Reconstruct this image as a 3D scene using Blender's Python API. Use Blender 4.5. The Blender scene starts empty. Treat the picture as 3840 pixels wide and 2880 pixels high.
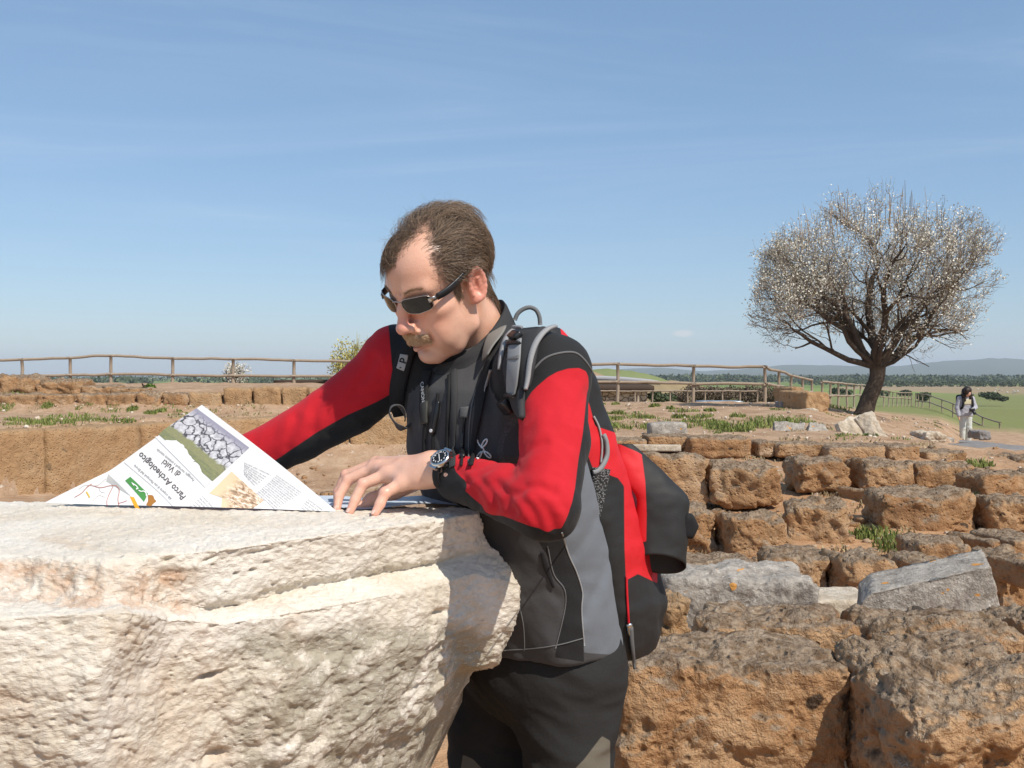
import bpy, math, random
import numpy as np
from mathutils import Vector, Matrix
from mathutils.bvhtree import BVHTree
R_ = math.radians
CAMZ, V0, FPX = 1.36, 376.0, 1024.0
scene = bpy.context.scene
COL = scene.collection

# ------------------------------------------------------------------ camera
cam = bpy.data.cameras.new('camera')
cam.sensor_width = 36.0
cam.lens = 36.0
cam.shift_y = -(384.0 - V0) / 1024.0
cam.clip_start = 0.05
cam.clip_end = 60000
camo = bpy.data.objects.new('camera', cam)
camo.location = (0, 0, CAMZ)
camo.rotation_euler = (R_(90), 0, 0)
COL.objects.link(camo)
scene.camera = camo
# ------------------------------------------------------------------ light
SUN_EL = 49.0
SUN_DIR = Vector((math.sin(R_(40)), -math.cos(R_(40)), 0)) * math.cos(R_(SUN_EL)) + Vector((0, 0, math.sin(R_(SUN_EL))))
sun = bpy.data.lights.new('sun', 'SUN')
sun.energy = 4.9
sun.angle = R_(0.53)
sun.color = (1.0, 0.935, 0.835)
suno = bpy.data.objects.new('sun', sun)
suno.rotation_euler = SUN_DIR.to_track_quat('Z', 'Y').to_euler()
suno.location = (8, -8, 12)
COL.objects.link(suno)
world = bpy.data.worlds.new('World')
scene.world = world
world.use_nodes = True
scene.view_settings.view_transform = 'Standard'
scene.view_settings.look = 'None'
scene.view_settings.exposure = 0.0
scene.view_settings.gamma = 1.0
scene.view_settings.use_curve_mapping = False
scene.cycles.use_denoising = True
scene.cycles.max_bounces = 6
scene.cycles.diffuse_bounces = 3
scene.cycles.glossy_bounces = 3
scene.cycles.transmission_bounces = 6
scene.cycles.transparent_max_bounces = 12
scene.cycles.volume_bounces = 0
scene.cycles.sample_clamp_indirect = 6


def nd(t, typ, ins=None, **props):
    n = t.nodes.new('ShaderNode' + typ)
    for k, v in props.items():
        setattr(n, k, v)
    for k, v in (ins or {}).items():
        s = n.inputs[k]
        if isinstance(v, bpy.types.NodeSocket):
            t.links.new(v, s)
        elif isinstance(v, bpy.types.Node):
            t.links.new(v.outputs[0], s)
        else:
            if s.type == 'RGBA' and len(v) == 3:
                v = (*v, 1)
            s.default_value = v
    return n


def ramp(t, fac, stops, interp='LINEAR'):
    n = nd(t, 'ValToRGB', {0: fac})
    cr = n.color_ramp
    cr.interpolation = interp
    while len(cr.elements) < len(stops):
        cr.elements.new(0.5)
    for e, (p, c) in zip(cr.elements, stops):
        e.position = p
        e.color = (*c, 1) if len(c) == 3 else c
    return n.outputs[0]


def g(x):
    return (x, x, x)


def mixc(t, fac, a, b, mode='MIX'):
    n = t.nodes.new('ShaderNodeMix')
    n.data_type = 'RGBA'
    n.blend_type = mode
    for s, v in ((n.inputs[0], fac), (n.inputs[6], a), (n.inputs[7], b)):
        if isinstance(v, bpy.types.NodeSocket):
            t.links.new(v, s)
        elif isinstance(v, (int, float)):
            s.default_value = v
        else:
            s.default_value = (*v, 1) if len(v) == 3 else v
    return n.outputs[2]


def math_(t, op, a, b=0.5, c=None, clamp=False):
    n = t.nodes.new('ShaderNodeMath')
    n.operation = op
    n.use_clamp = clamp
    for s, v in zip(n.inputs, (a, b, c)):
        if v is None:
            continue
        if isinstance(v, bpy.types.NodeSocket):
            t.links.new(v, s)
        else:
            s.default_value = v
    return n.outputs[0]


def noise(t, vec, scale, detail=5, rough=0.6, dist=0.0, out=0):
    n = nd(t, 'TexNoise', {'Scale': scale, 'Detail': detail, 'Roughness': rough, 'Distortion': dist})
    if vec is not None:
        t.links.new(vec, n.inputs['Vector'])
    return n.outputs[out]


def sstep(t, x, lo, hi):
    n = nd(t, 'MapRange', {'Value': x, 'From Min': lo, 'From Max': hi}, interpolation_type='SMOOTHSTEP')
    return n.outputs[0]


def material(name, fn=None, base=(0.5, 0.5, 0.5), rough=0.8, spec=0.3, **kw):
    m = bpy.data.materials.new(name)
    m.use_nodes = True
    t = m.node_tree
    b = t.nodes['Principled BSDF']
    b.inputs['Base Color'].default_value = (*base, 1)
    b.inputs['Roughness'].default_value = rough
    b.inputs['Specular IOR Level'].default_value = spec
    for k, v in kw.items():
        b.inputs[k.replace('_', ' ')].default_value = v
    if fn:
        fn(t, b)
    return m


def bump(t, b, h, dist, strength=1.0, normal=None):
    n = nd(t, 'Bump', {'Height': h, 'Distance': dist, 'Strength': strength})
    if normal is not None:
        t.links.new(normal, n.inputs['Normal'])
    t.links.new(n.outputs[0], b.inputs['Normal'])
    return n.outputs[0]


def objvec(t, rnd=True):
    tc = nd(t, 'TexCoord')
    v = tc.outputs['Object']
    if rnd:
        oi = nd(t, 'ObjectInfo')
        m = nd(t, 'VectorMath', {0: (61.0, 37.0, 83.0)}, operation='SCALE')
        t.links.new(oi.outputs['Random'], m.inputs['Scale'])
        a = nd(t, 'VectorMath', {0: v, 1: m.outputs[0]}, operation='ADD')
        v = a.outputs[0]
    return v


# ------------------------------------------------------------------ sky
wt = world.node_tree
for n in list(wt.nodes):
    wt.nodes.remove(n)
sky = nd(wt, 'TexSky', sky_type='NISHITA', sun_disc=False, sun_elevation=R_(SUN_EL))
sky.sun_rotation = math.atan2(SUN_DIR.x, SUN_DIR.y)
sky.altitude = 100
sky.air_density = 1.0
sky.dust_density = 0.4
sky.ozone_density = 2.0
tc = nd(wt, 'TexCoord')
# thin cirrus: direction projected on a high layer, streaked by stretched noise
sep = nd(wt, 'SeparateXYZ', {0: tc.outputs['Generated']})
zz = math_(wt, 'MAXIMUM', sep.outputs[2], 0.03)
cx = math_(wt, 'DIVIDE', sep.outputs[0], zz)
cy = math_(wt, 'DIVIDE', sep.outputs[1], zz)
cv = nd(wt, 'CombineXYZ', {0: cx, 1: cy, 2: 0.0})
mp = nd(wt, 'Mapping', {'Vector': cv.outputs[0], 'Rotation': (0, 0, 0.5), 'Scale': (0.5, 0.95, 1), 'Location': (2.4, 0.7, 0)})
cn = noise(wt, mp.outputs[0], 0.55, 7, 0.62, 0.9)
cl = sstep(wt, cn, 0.42, 0.85)
up = sstep(wt, sep.outputs[2], 0.05, 0.35)
cl = math_(wt, 'MULTIPLY', math_(wt, 'MULTIPLY', cl, up), 0.40)
skyb = mixc(wt, 0.42, sky.outputs[0], (1.85, 3.35, 5.45))
skyc = mixc(wt, cl, skyb, (7.0, 7.4, 7.9))
# one small low cloud
qx = math_(wt, 'DIVIDE', sep.outputs[0], sep.outputs[1])
qz = math_(wt, 'DIVIDE', sep.outputs[2], sep.outputs[1])
e1 = math_(wt, 'POWER', math_(wt, 'ABSOLUTE', math_(wt, 'DIVIDE', math_(wt, 'SUBTRACT', qx, 0.167), 0.013)), 2.0)
e2 = math_(wt, 'POWER', math_(wt, 'ABSOLUTE', math_(wt, 'DIVIDE', math_(wt, 'SUBTRACT', qz, 0.0415), 0.0042)), 2.0)
pf = sstep(wt, math_(wt, 'ADD', math_(wt, 'ADD', e1, e2), math_(wt, 'MULTIPLY', noise(wt, tc.outputs['Generated'], 130, 4, .6), 0.9)), 1.5, 0.5)
pf = math_(wt, 'MULTIPLY', pf, math_(wt, 'GREATER_THAN', sep.outputs[1], 0.0))
skyc = mixc(wt, math_(wt, 'MULTIPLY', pf, 0.55), skyc, (6.5, 6.3, 6.3))
bg = nd(wt, 'Background', {'Color': skyc, 'Strength': 0.13})
wo = nd(wt, 'OutputWorld', {'Surface': bg.outputs[0]})


# ------------------------------------------------------------------ helpers
def P(u, v, d):
    """photo pixel (1024 px wide frame) at depth d metres -> world point"""
    return np.array([(u - 512.0) * d / FPX, d, CAMZ - (v - V0) * d / FPX])


def PV(u, v, d):
    return Vector(P(u, v, d))


def mesh_obj(name, V, F, m=None, parent=None, smooth=True, colors=None, attrs=None, loc=None):
    me = bpy.data.meshes.new(name)
    V = np.asarray(V, dtype=np.float64)
    if loc is not None:
        V = V - np.asarray(loc)
    me.from_pydata(V.tolist(), [], F.tolist() if isinstance(F, np.ndarray) else F)
    me.update()
    if smooth:
        me.polygons.foreach_set('use_smooth', [True] * len(me.polygons))
    if colors is not None:
        a = me.color_attributes.new('col', 'FLOAT_COLOR', 'POINT')
        c = np.ones((len(V), 4), np.float32)
        c[:, :3] = colors
        a.data.foreach_set('color', c.ravel())
    for k, v in (attrs or {}).items():
        a = me.attributes.new(k, 'FLOAT', 'POINT')
        a.data.foreach_set('value', np.asarray(v, np.float32))
    ms = m if isinstance(m, (list, tuple)) else [m]
    for x in ms:
        if x is not None:
            me.materials.append(x)
    o = bpy.data.objects.new(name, me)
    if loc is not None:
        o.location = loc
    COL.objects.link(o)
    if parent is not None:
        o.parent = parent
        o.matrix_parent_inverse = Matrix.Translation(-Vector(parent.location)) if parent.type == 'EMPTY' or parent.location.length > 0 else Matrix()
    return o


def setp(o, label=None, cat=None, group=None, kind=None):
    if label:
        o['label'] = label
    if cat:
        o['category'] = cat
    if group:
        o['group'] = group
    if kind:
        o['kind'] = kind
    return o


def empty(name, loc, label=None, cat=None, group=None):
    o = bpy.data.objects.new(name, None)
    o.empty_display_size = 0.05
    o.location = loc
    COL.objects.link(o)
    setp(o, label, cat, group)
    return o


_rs = np.random.RandomState(7)
_perm = _rs.permutation(256)
_perm = np.concatenate([_perm, _perm, _perm])
_grad = _rs.normal(size=(256, 3))
_grad /= np.linalg.norm(_grad, axis=1)[:, None]


def pn(p):
    """vectorised gradient noise, p (n,3) -> about -0.7..0.7"""
    p = np.asarray(p, np.float64)
    i = np.floor(p).astype(np.int64)
    f = p - i
    i &= 255
    w = f * f * f * (f * (f * 6 - 15) + 10)
    r = 0
    for dx in (0, 1):
        for dy in (0, 1):
            for dz in (0, 1):
                h = _perm[_perm[_perm[(i[:, 0] + dx) & 255] + ((i[:, 1] + dy) & 255)] + ((i[:, 2] + dz) & 255)] & 255
                gg = _grad[h]
                dd = (f - np.array([dx, dy, dz])) * gg
                ww = (w[:, 0] if dx else 1 - w[:, 0]) * (w[:, 1] if dy else 1 - w[:, 1]) * (w[:, 2] if dz else 1 - w[:, 2])
                r = r + ww * dd.sum(1)
    return r


def fbm(p, oct=4, gain=0.5, lac=2.03):
    a, r = 1.0, 0
    p = np.asarray(p, np.float64)
    for k in range(oct):
        r = r + a * pn(p + 13.7 * k)
        p = p * lac
        a *= gain
    return r


def ridged(p, oct=3):
    a, r = 1.0, 0
    for k in range(oct):
        r = r + a * (1 - 2.2 * np.abs(pn(p + 7.1 * k)))
        p = p * 2.1
        a *= 0.5
    return r


def worley(p):
    """distance to the nearest of jittered cell points (chips, pits)"""
    p = np.asarray(p, np.float64)
    i = np.floor(p).astype(np.int64)
    best = np.full(len(p), 9.0)
    for dx in (-1, 0, 1):
        for dy in (-1, 0, 1):
            for dz in (-1, 0, 1):
                c = i + np.array([dx, dy, dz])
                h = _perm[_perm[_perm[c[:, 0] & 255] + (c[:, 1] & 255)] + (c[:, 2] & 255)] & 255
                q = c + .5 + _grad[h] * .5 - p
                best = np.minimum(best, (q * q).sum(1))
    return np.sqrt(best)


def vnormals(V, F):
    F = np.asarray(F)
    n = np.cross(V[F[:, 2]] - V[F[:, 0]], V[F[:, 3 if F.shape[1] == 4 else 1]] - V[F[:, 1 if F.shape[1] == 4 else 0]])
    if F.shape[1] == 3:
        n = np.cross(V[F[:, 1]] - V[F[:, 0]], V[F[:, 2]] - V[F[:, 0]])
    N = np.zeros_like(V)
    for k in range(F.shape[1]):
        np.add.at(N, F[:, k], n)
    return N / (np.linalg.norm(N, axis=1)[:, None] + 1e-12)


def grid_faces(nu, nv, wrap_u=False, wrap_v=False, off=0):
    a = np.arange(nu * nv).reshape(nu, nv) + off
    A = np.vstack([a, a[:1]]) if wrap_u else a
    A = np.hstack([A, A[:, :1]]) if wrap_v else A
    return np.stack([A[:-1, :-1], A[1:, :-1], A[1:, 1:], A[:-1, 1:]], -1).reshape(-1, 4)


def tube(pts, radii, n=8, caps=True, flat=None, up=None):
    """tube along pts with radius list; flat=(wide,thick) for a strap with rectangular-ish section"""
    pts = np.asarray(pts, float)
    m = len(pts)
    radii = np.full(m, radii) if np.isscalar(radii) else np.asarray(radii, float)
    T = np.gradient(pts, axis=0)
    T /= np.linalg.norm(T, axis=1)[:, None] + 1e-12
    ref = np.array([0, 0, 1.0]) if up is None else np.asarray(up, float)
    if abs(T[0] @ ref) > 0.95:
        ref = np.array([1.0, 0, 0])
    V = []
    A = np.cross(T[0], ref)
    A /= np.linalg.norm(A)
    for k in range(m):
        A = A - T[k] * (A @ T[k])
        A /= np.linalg.norm(A) + 1e-12
        B = np.cross(T[k], A)
        th = np.arange(n) / n * 2 * math.pi
        V.append(pts[k] + radii[k] * (np.cos(th)[:, None] * A + np.sin(th)[:, None] * B))
    V = np.concatenate(V)
    F = grid_faces(m, n, wrap_v=True)[:, ::-1].tolist()
    if caps:
        F.append(list(range(n)))
        F.append(list(range((m - 1) * n, m * n))[::-1])
    return V, F


class MB:
    """collects pieces of one mesh"""
    def __init__(s):
        s.V, s.F, s.n = [], [], 0

    def add(s, V, F):
        V = np.asarray(V, float)
        s.V.append(V)
        s.F.extend([[i + s.n for i in f] for f in (F.tolist() if isinstance(F, np.ndarray) else F)])
        s.n += len(V)

    def build(s, name, m, parent=None, smooth=True, loc=None):
        return mesh_obj(name, np.concatenate(s.V), s.F, m, parent, smooth, loc=loc)


def box_vf(c, h, Rm=None):
    s = np.array([[x, y, z] for x in (-1, 1) for y in (-1, 1) for z in (-1, 1)], float) * np.asarray(h)
    if Rm is not None:
        s = s @ np.asarray(Rm).T
    F = [[0, 1, 3, 2], [4, 6, 7, 5], [0, 4, 5, 1], [2, 3, 7, 6], [0, 2, 6, 4], [1, 5, 7, 3]]
    return s + np.asarray(c), F


def rbox_vf(h, n=(8, 8, 8), r=0.25):
    """subdivided box with rounded edges; h half sizes, n segments per axis, r absolute rounding"""
    h = np.asarray(h, float)
    V, F, off = [], [], 0
    for ax in range(3):
        b, c = (ax + 1) % 3, (ax + 2) % 3
        for s in (-1, 1):
            nb, nc = n[b] + 1, n[c] + 1
            B, C = np.meshgrid(np.linspace(-1, 1, nb), np.linspace(-1, 1, nc), indexing='ij')
            p = np.zeros((nb * nc, 3))
            p[:, ax], p[:, b], p[:, c] = s, B.ravel(), C.ravel()
            f = grid_faces(nb, nc, off=off)
            F.append(f if s > 0 else f[:, ::-1])
            V.append(p)
            off += nb * nc
    V = np.concatenate(V) * h
    F = np.concatenate(F)
    r = min(r, h.min() * 0.98)
    core = np.clip(V, -(h - r), h - r)
    dlt = V - core
    L = np.linalg.norm(dlt, axis=1)[:, None]
    V = np.where(L > 1e-9, core + dlt / np.maximum(L, 1e-9) * r, V)
    key = np.round(V, 6)
    _, first, inv = np.unique(key, axis=0, return_index=True, return_inverse=True)
    return V[first], inv.ravel()[F]


# ------------------------------------------------------------------ signed-distance modelling
class Field:
    def __init__(s, lo, hi, h):
        s.lo, s.h = np.asarray(lo, float), h
        s.n = np.ceil((np.asarray(hi, float) - s.lo) / h).astype(int) + 1
        s.F = np.full(s.n, 1.0, np.float32)
        s.ax = [(s.lo[k] + np.arange(s.n[k]) * h).astype(np.float32) for k in range(3)]

    def _sub(s, lo, hi):
        a = np.clip(np.floor((np.asarray(lo) - s.lo) / s.h).astype(int), 0, s.n)
        b = np.clip(np.ceil((np.asarray(hi) - s.lo) / s.h).astype(int) + 1, 0, s.n)
        sl = tuple(slice(a[k], b[k]) for k in range(3))
        X = s.ax[0][sl[0]][:, None, None]
        Y = s.ax[1][sl[1]][None, :, None]
        Z = s.ax[2][sl[2]][None, None, :]
        return sl, X, Y, Z

    def op(s, bb, fn, k, mode='add'):
        mg = 2.5 * k + 3 * s.h
        sl, X, Y, Z = s._sub(bb[0] - mg, bb[1] + mg)
        if 0 in s.F[sl].shape:
            return
        d = fn(X, Y, Z).astype(np.float32)
        f = s.F[sl]
        if mode == 'add':
            hh = np.clip(0.5 + 0.5 * (d - f) / k, 0, 1)
            s.F[sl] = d * (1 - hh) + f * hh - k * hh * (1 - hh)
        else:
            hh = np.clip(0.5 - 0.5 * (d + f) / k, 0, 1)
            s.F[sl] = f * (1 - hh) - d * hh + k * hh * (1 - hh)

    def cone(s, a, b, ra, rb, k=0.01, mode='add'):
        a, b = np.asarray(a, float), np.asarray(b, float)
        ab = b - a
        L2 = ab @ ab + 1e-12
        r = max(ra, rb)

        def fn(X, Y, Z):
            t = ((X - a[0]) * ab[0] + (Y - a[1]) * ab[1] + (Z - a[2]) * ab[2]) / L2
            t = np.clip(t, 0, 1)
            return np.sqrt((X - a[0] - t * ab[0]) ** 2 + (Y - a[1] - t * ab[1]) ** 2 + (Z - a[2] - t * ab[2]) ** 2) - (ra + (rb - ra) * t)
        s.op((np.minimum(a, b) - r, np.maximum(a, b) + r), fn, k, mode)

    def chain(s, pts, rad, k=0.01, mode='add'):
        for i in range(len(pts) - 1):
            s.cone(pts[i], pts[i + 1], rad[i], rad[i + 1], k, mode)

    def ell(s, c, r, k=0.01, Rm=None, mode='add'):
        c, r = np.asarray(c, float), np.asarray(r, float)
        Rm = np.eye(3) if Rm is None else np.asarray(Rm)

        def fn(X, Y, Z):
            d = [X - c[0], Y - c[1], Z - c[2]]
            l = [d[0] * Rm[0, j] + d[1] * Rm[1, j] + d[2] * Rm[2, j] for j in range(3)]
            k0 = np.sqrt(sum((l[j] / r[j]) ** 2 for j in range(3)))
            k1 = np.sqrt(sum((l[j] / r[j] ** 2) ** 2 for j in range(3))) + 1e-6
            return k0 * (k0 - 1) / k1
        s.op((c - r.max(), c + r.max()), fn, k, mode)

    def slices(s, rows, Lx, k=0.02, e=2.5):
        """stack of super-ellipses along z: rows (z, cx, cy, a, b); Lx = lateral unit vector"""
        rows = sorted(rows)
        R = np.array(rows, float)
        lat = np.array([Lx[0], Lx[1]])
        bk = np.array([-Lx[1], Lx[0]])

        def fn(X, Y, Z):
            zc = np.clip(Z, R[0, 0], R[-1, 0])
            cx, cy, a, b = (np.interp(zc, R[:, 0], R[:, j]).astype(np.float32) for j in (1, 2, 3, 4))
            dx, dy = X - cx, Y - cy
            l, q = dx * lat[0] + dy * lat[1], dx * bk[0] + dy * bk[1]
            w = (np.abs(l / a) ** e + np.abs(q / b) ** e) ** (1 / e)
            d = (w - 1) * np.minimum(a, b)
            dz = np.maximum(np.maximum(R[0, 0] - Z, Z - R[-1, 0]), 0)
            return np.where(dz > 0, np.sqrt(np.maximum(d, 0) ** 2 + dz ** 2), np.maximum(d, np.maximum(R[0, 0] - Z, Z - R[-1, 0])))
        m = R[:, 3:].max()
        lo = np.array([R[:, 1].min() - m, R[:, 2].min() - m, R[0, 0]])
        hi = np.array([R[:, 1].max() + m, R[:, 2].max() + m, R[-1, 0]])
        s.op((lo, hi), fn, k)

    def mesh(s):
        F = s.F
        S = F < 0
        n0, n1, n2 = np.array(F.shape) - 1
        cnt = np.zeros((n0, n1, n2), np.int8)
        cor = [(x, y, z) for x in (0, 1) for y in (0, 1) for z in (0, 1)]
        for x, y, z in cor:
            cnt += S[x:x + n0, y:y + n1, z:z + n2]
        M = (cnt > 0) & (cnt < 8)
        idx = np.full(M.shape, -1, np.int64)
        C = np.argwhere(M)
        idx[M] = np.arange(len(C))
        acc = np.zeros((len(C), 3))
        num = np.zeros(len(C))
        for a in cor:
            for axk in range(3):
                if a[axk]:
                    continue
                b = list(a)
                b[axk] = 1
                fa = F[C[:, 0] + a[0], C[:, 1] + a[1], C[:, 2] + a[2]]
                fb = F[C[:, 0] + b[0], C[:, 1] + b[1], C[:, 2] + b[2]]
                cr = (fa < 0) != (fb < 0)
                t = np.where(cr, fa / np.where(cr, fa - fb, 1), 0)
                p = np.tile(np.array(a, float), (len(C), 1))
                p[:, axk] = t
                acc[cr] += p[cr]
                num[cr] += 1
        V = s.lo + s.h * (C + acc / num[:, None])
        Q = []
        for axk in range(3):
            b, c = (axk + 1) % 3, (axk + 2) % 3
            sl0 = [slice(None)] * 3
            sl1 = [slice(None)] * 3
            sl0[axk], sl1[axk] = slice(0, -1), slice(1, None)
            A, B = S[tuple(sl0)], S[tuple(sl1)]
            E = np.argwhere(A != B)
            E = E[(E[:, b] > 0) & (E[:, c] > 0) & (E[:, b] < F.shape[b] - 1) & (E[:, c] < F.shape[c] - 1)]
            fl = A[E[:, 0], E[:, 1], E[:, 2]]
            q = []
            for db, dc in ((-1, -1), (0, -1), (0, 0), (-1, 0)):
                e = E.copy()
                e[:, b] += db
                e[:, c] += dc
                q.append(idx[e[:, 0], e[:, 1], e[:, 2]])
            q = np.stack(q, 1)
            q[~fl] = q[~fl][:, ::-1]
            Q.append(q)
        Q = np.concatenate(Q)
        return V, Q[(Q >= 0).all(1)]


def smooth_mesh(V, F, it=2, lam=0.5):
    E = np.concatenate([F[:, [i, (i + 1) % F.shape[1]]] for i in range(F.shape[1])])
    for _ in range(it):
        A = np.zeros_like(V)
        n = np.zeros(len(V))
        np.add.at(A, E[:, 0], V[E[:, 1]])
        np.add.at(n, E[:, 0], 1)
        np.add.at(A, E[:, 1], V[E[:, 0]])
        np.add.at(n, E[:, 1], 1)
        V = V * (1 - lam) + lam * A / np.maximum(n, 1)[:, None]
    return V


def uv_of(V):
    V = np.asarray(V)
    return np.stack([512 + FPX * V[:, 0] / V[:, 1], V0 - FPX * (V[:, 2] - CAMZ) / V[:, 1]], 1)


def poly_sd(uv, poly):
    """signed distance to polygon (negative inside)"""
    poly = np.asarray(poly, float)
    d = np.full(len(uv), 1e9)
    s = np.zeros(len(uv), bool)
    for i in range(len(poly)):
        a, b = poly[i - 1], poly[i]
        ab = b - a
        t = np.clip(((uv - a) @ ab) / (ab @ ab + 1e-12), 0, 1)
        d = np.minimum(d, np.linalg.norm(uv - a - t[:, None] * ab, axis=1))
        c = (a[1] > uv[:, 1]) != (b[1] > uv[:, 1])
        x = a[0] + (uv[:, 1] - a[1]) * ab[0] / (ab[1] if abs(ab[1]) > 1e-9 else 1e-9)
        s ^= c & (uv[:, 0] < x)
    return np.where(s, -d, d)


def spline(pts, n):
    """Catmull-Rom through pts -> n points"""
    p = np.asarray(pts, float)
    p = np.vstack([2 * p[0] - p[1], p, 2 * p[-1] - p[-2]])
    m = len(p) - 3
    t = np.linspace(0, m - 1e-9, n)
    i = t.astype(int)
    f = (t - i)[:, None]
    a, b, c, d = p[i], p[i + 1], p[i + 2], p[i + 3]
    return 0.5 * (2 * b + (c - a) * f + (2 * a - 5 * b + 4 * c - d) * f ** 2 + (3 * b - a - 3 * c + d) * f ** 3)


def k22(x, y):
    """photo at 2212 px -> 1024 px frame"""
    return x * 1024 / 2212, y * 1024 / 2212

# ------------------------------------------------------------------ materials of the place
def m_tufa(name, hue=0.0, grey=0.0):
    def fn(t, b):
        v = objvec(t)
        big = noise(t, v, 2.6, 6, 0.62, 0.3)
        mid = noise(t, v, 11, 6, 0.65)
        fine = noise(t, v, 55, 4, 0.7)
        c = ramp(t, big, [(0.28, (0.29, 0.15, 0.074)), (0.45, (0.42, 0.238, 0.118)), (0.58, (0.48, 0.305, 0.172)), (0.75, (0.56, 0.415, 0.285))])
        c = mixc(t, math_(t, 'MULTIPLY', sstep(t, mid, 0.50, 0.70), 0.7), c, (0.22, 0.115, 0.055))
        c = mixc(t, math_(t, 'MULTIPLY', sstep(t, fine, 0.55, 0.75), 0.55), c, (0.58, 0.43, 0.28))
        # tops carry a grey-brown crust of lichen
        gm = nd(t, 'NewGeometry')
        nz = nd(t, 'SeparateXYZ', {0: gm.outputs['Normal']}).outputs[2]
        crust = sstep(t, math_(t, 'ADD', nz, math_(t, 'MULTIPLY', math_(t, 'SUBTRACT', mid, 0.5), 1.6)), 0.25, 0.8)
        crc = mixc(t, sstep(t, noise(t, v, 26, 6, 0.75), 0.35, 0.68), (0.13, 0.085, 0.052), (0.42, 0.33, 0.24))
        c = mixc(t, math_(t, 'MULTIPLY', crust, 0.88 + grey), c, crc)
        wh = sstep(t, noise(t, v, 34, 3, 0.75, 1.0), 0.63, 0.70)
        wm = math_(t, 'MULTIPLY', wh, sstep(t, big, 0.42, 0.6))
        c = mixc(t, math_(t, 'MULTIPLY', wm, 0.75), c, (0.62, 0.55, 0.46))
        bl = sstep(t, noise(t, v, 6.5, 2, 0.45), 0.71, 0.735)
        c = mixc(t, math_(t, 'MULTIPLY', bl, 0.85), c, (0.05, 0.042, 0.035))
        if hue:
            c = mixc(t, hue, c, (0.47, 0.31, 0.168))
        t.links.new(c, b.inputs['Base Color'])
        vo = nd(t, 'TexVoronoi', {'Vector': v, 'Scale': 26.0, 'Randomness': 1.0})
        pit = sstep(t, vo.outputs['Distance'], 0.0, 0.34)
        h = math_(t, 'ADD', math_(t, 'MULTIPLY', mid, 1.0), math_(t, 'MULTIPLY', fine, 0.45))
        h = math_(t, 'ADD', h, math_(t, 'MULTIPLY', pit, 0.42))
        h = math_(t, 'ADD', h, math_(t, 'MULTIPLY', noise(t, v, 140, 3, 0.7), 0.16))
        bump(t, b, h, 0.042, 0.95)
    return material(name, fn, rough=0.95, spec=0.1)


TUFA = m_tufa('tufa')
TUFA_PALE = m_tufa('tufa_quarry_face', 0.45, -0.35)


def f_travertine(t, b):
    v = objvec(t, False)
    mp = nd(t, 'Mapping', {'Vector': v, 'Scale': (1.0, 1.0, 2.2)}).outputs[0]
    big = noise(t, v, 3.2, 6, 0.6, 0.4)
    mid = noise(t, mp, 16, 6, 0.65, 0.3)
    fine = noise(t, mp, 75, 5, 0.75, 0.4)
    c = ramp(t, big, [(0.3, (0.58, 0.485, 0.375)), (0.45, (0.665, 0.59, 0.485)), (0.62, (0.745, 0.69, 0.61))])
    tan = sstep(t, noise(t, v, 5.5, 5, 0.6, 0.6), 0.56, 0.70)
    c = mixc(t, math_(t, 'MULTIPLY', tan, 0.36), c, (0.54, 0.38, 0.25))
    at = nd(t, 'Attribute', attribute_name='lichen').outputs['Fac']
    gr = math_(t, 'MULTIPLY', sstep(t, math_(t, 'ADD', noise(t, v, 13, 6, 0.72, 0.5), math_(t, 'MULTIPLY', at, 0.16)), 0.52, 0.70), at)
    c = mixc(t, math_(t, 'MULTIPLY', gr, 0.75), c, (0.29, 0.255, 0.185))
    oc = nd(t, 'Attribute', attribute_name='ochre').outputs['Fac']
    oc = math_(t, 'MULTIPLY', oc, sstep(t, noise(t, v, 22, 5, 0.7), 0.35, 0.65))
    c = mixc(t, math_(t, 'MULTIPLY', oc, 0.7), c, (0.50, 0.285, 0.16))
    sp = sstep(t, fine, 0.60, 0.70)
    c = mixc(t, math_(t, 'MULTIPLY', sp, 0.55), c, (0.40, 0.29, 0.19))
    wsp = sstep(t, noise(t, mp, 95, 3, 0.7), 0.58, 0.68)
    c = mixc(t, math_(t, 'MULTIPLY', wsp, 0.45), c, (0.86, 0.82, 0.75))
    t.links.new(c, b.inputs['Base Color'])
    vo = nd(t, 'TexVoronoi', {'Vector': mp, 'Scale': 38.0, 'Randomness': 1.0})
    pit = sstep(t, vo.outputs['Distance'], 0.04, 0.30)
    pm = sstep(t, noise(t, v, 9, 3, 0.5), 0.5, 0.62)
    pit = math_(t, 'SUBTRACT', 1.0, math_(t, 'MULTIPLY', math_(t, 'SUBTRACT', 1.0, pit), pm))
    h = math_(t, 'ADD', math_(t, 'MULTIPLY', mid, 0.9), math_(t, 'MULTIPLY', fine, 0.55))
    h = math_(t, 'ADD', h, math_(t, 'MULTIPLY', pit, 0.35))
    h = math_(t, 'ADD', h, math_(t, 'MULTIPLY', noise(t, mp, 210, 3, 0.75), 0.22))
    bump(t, b, h, 0.008, 0.9)


TRAV = material('travertine', f_travertine, rough=0.95, spec=0.12)


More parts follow.
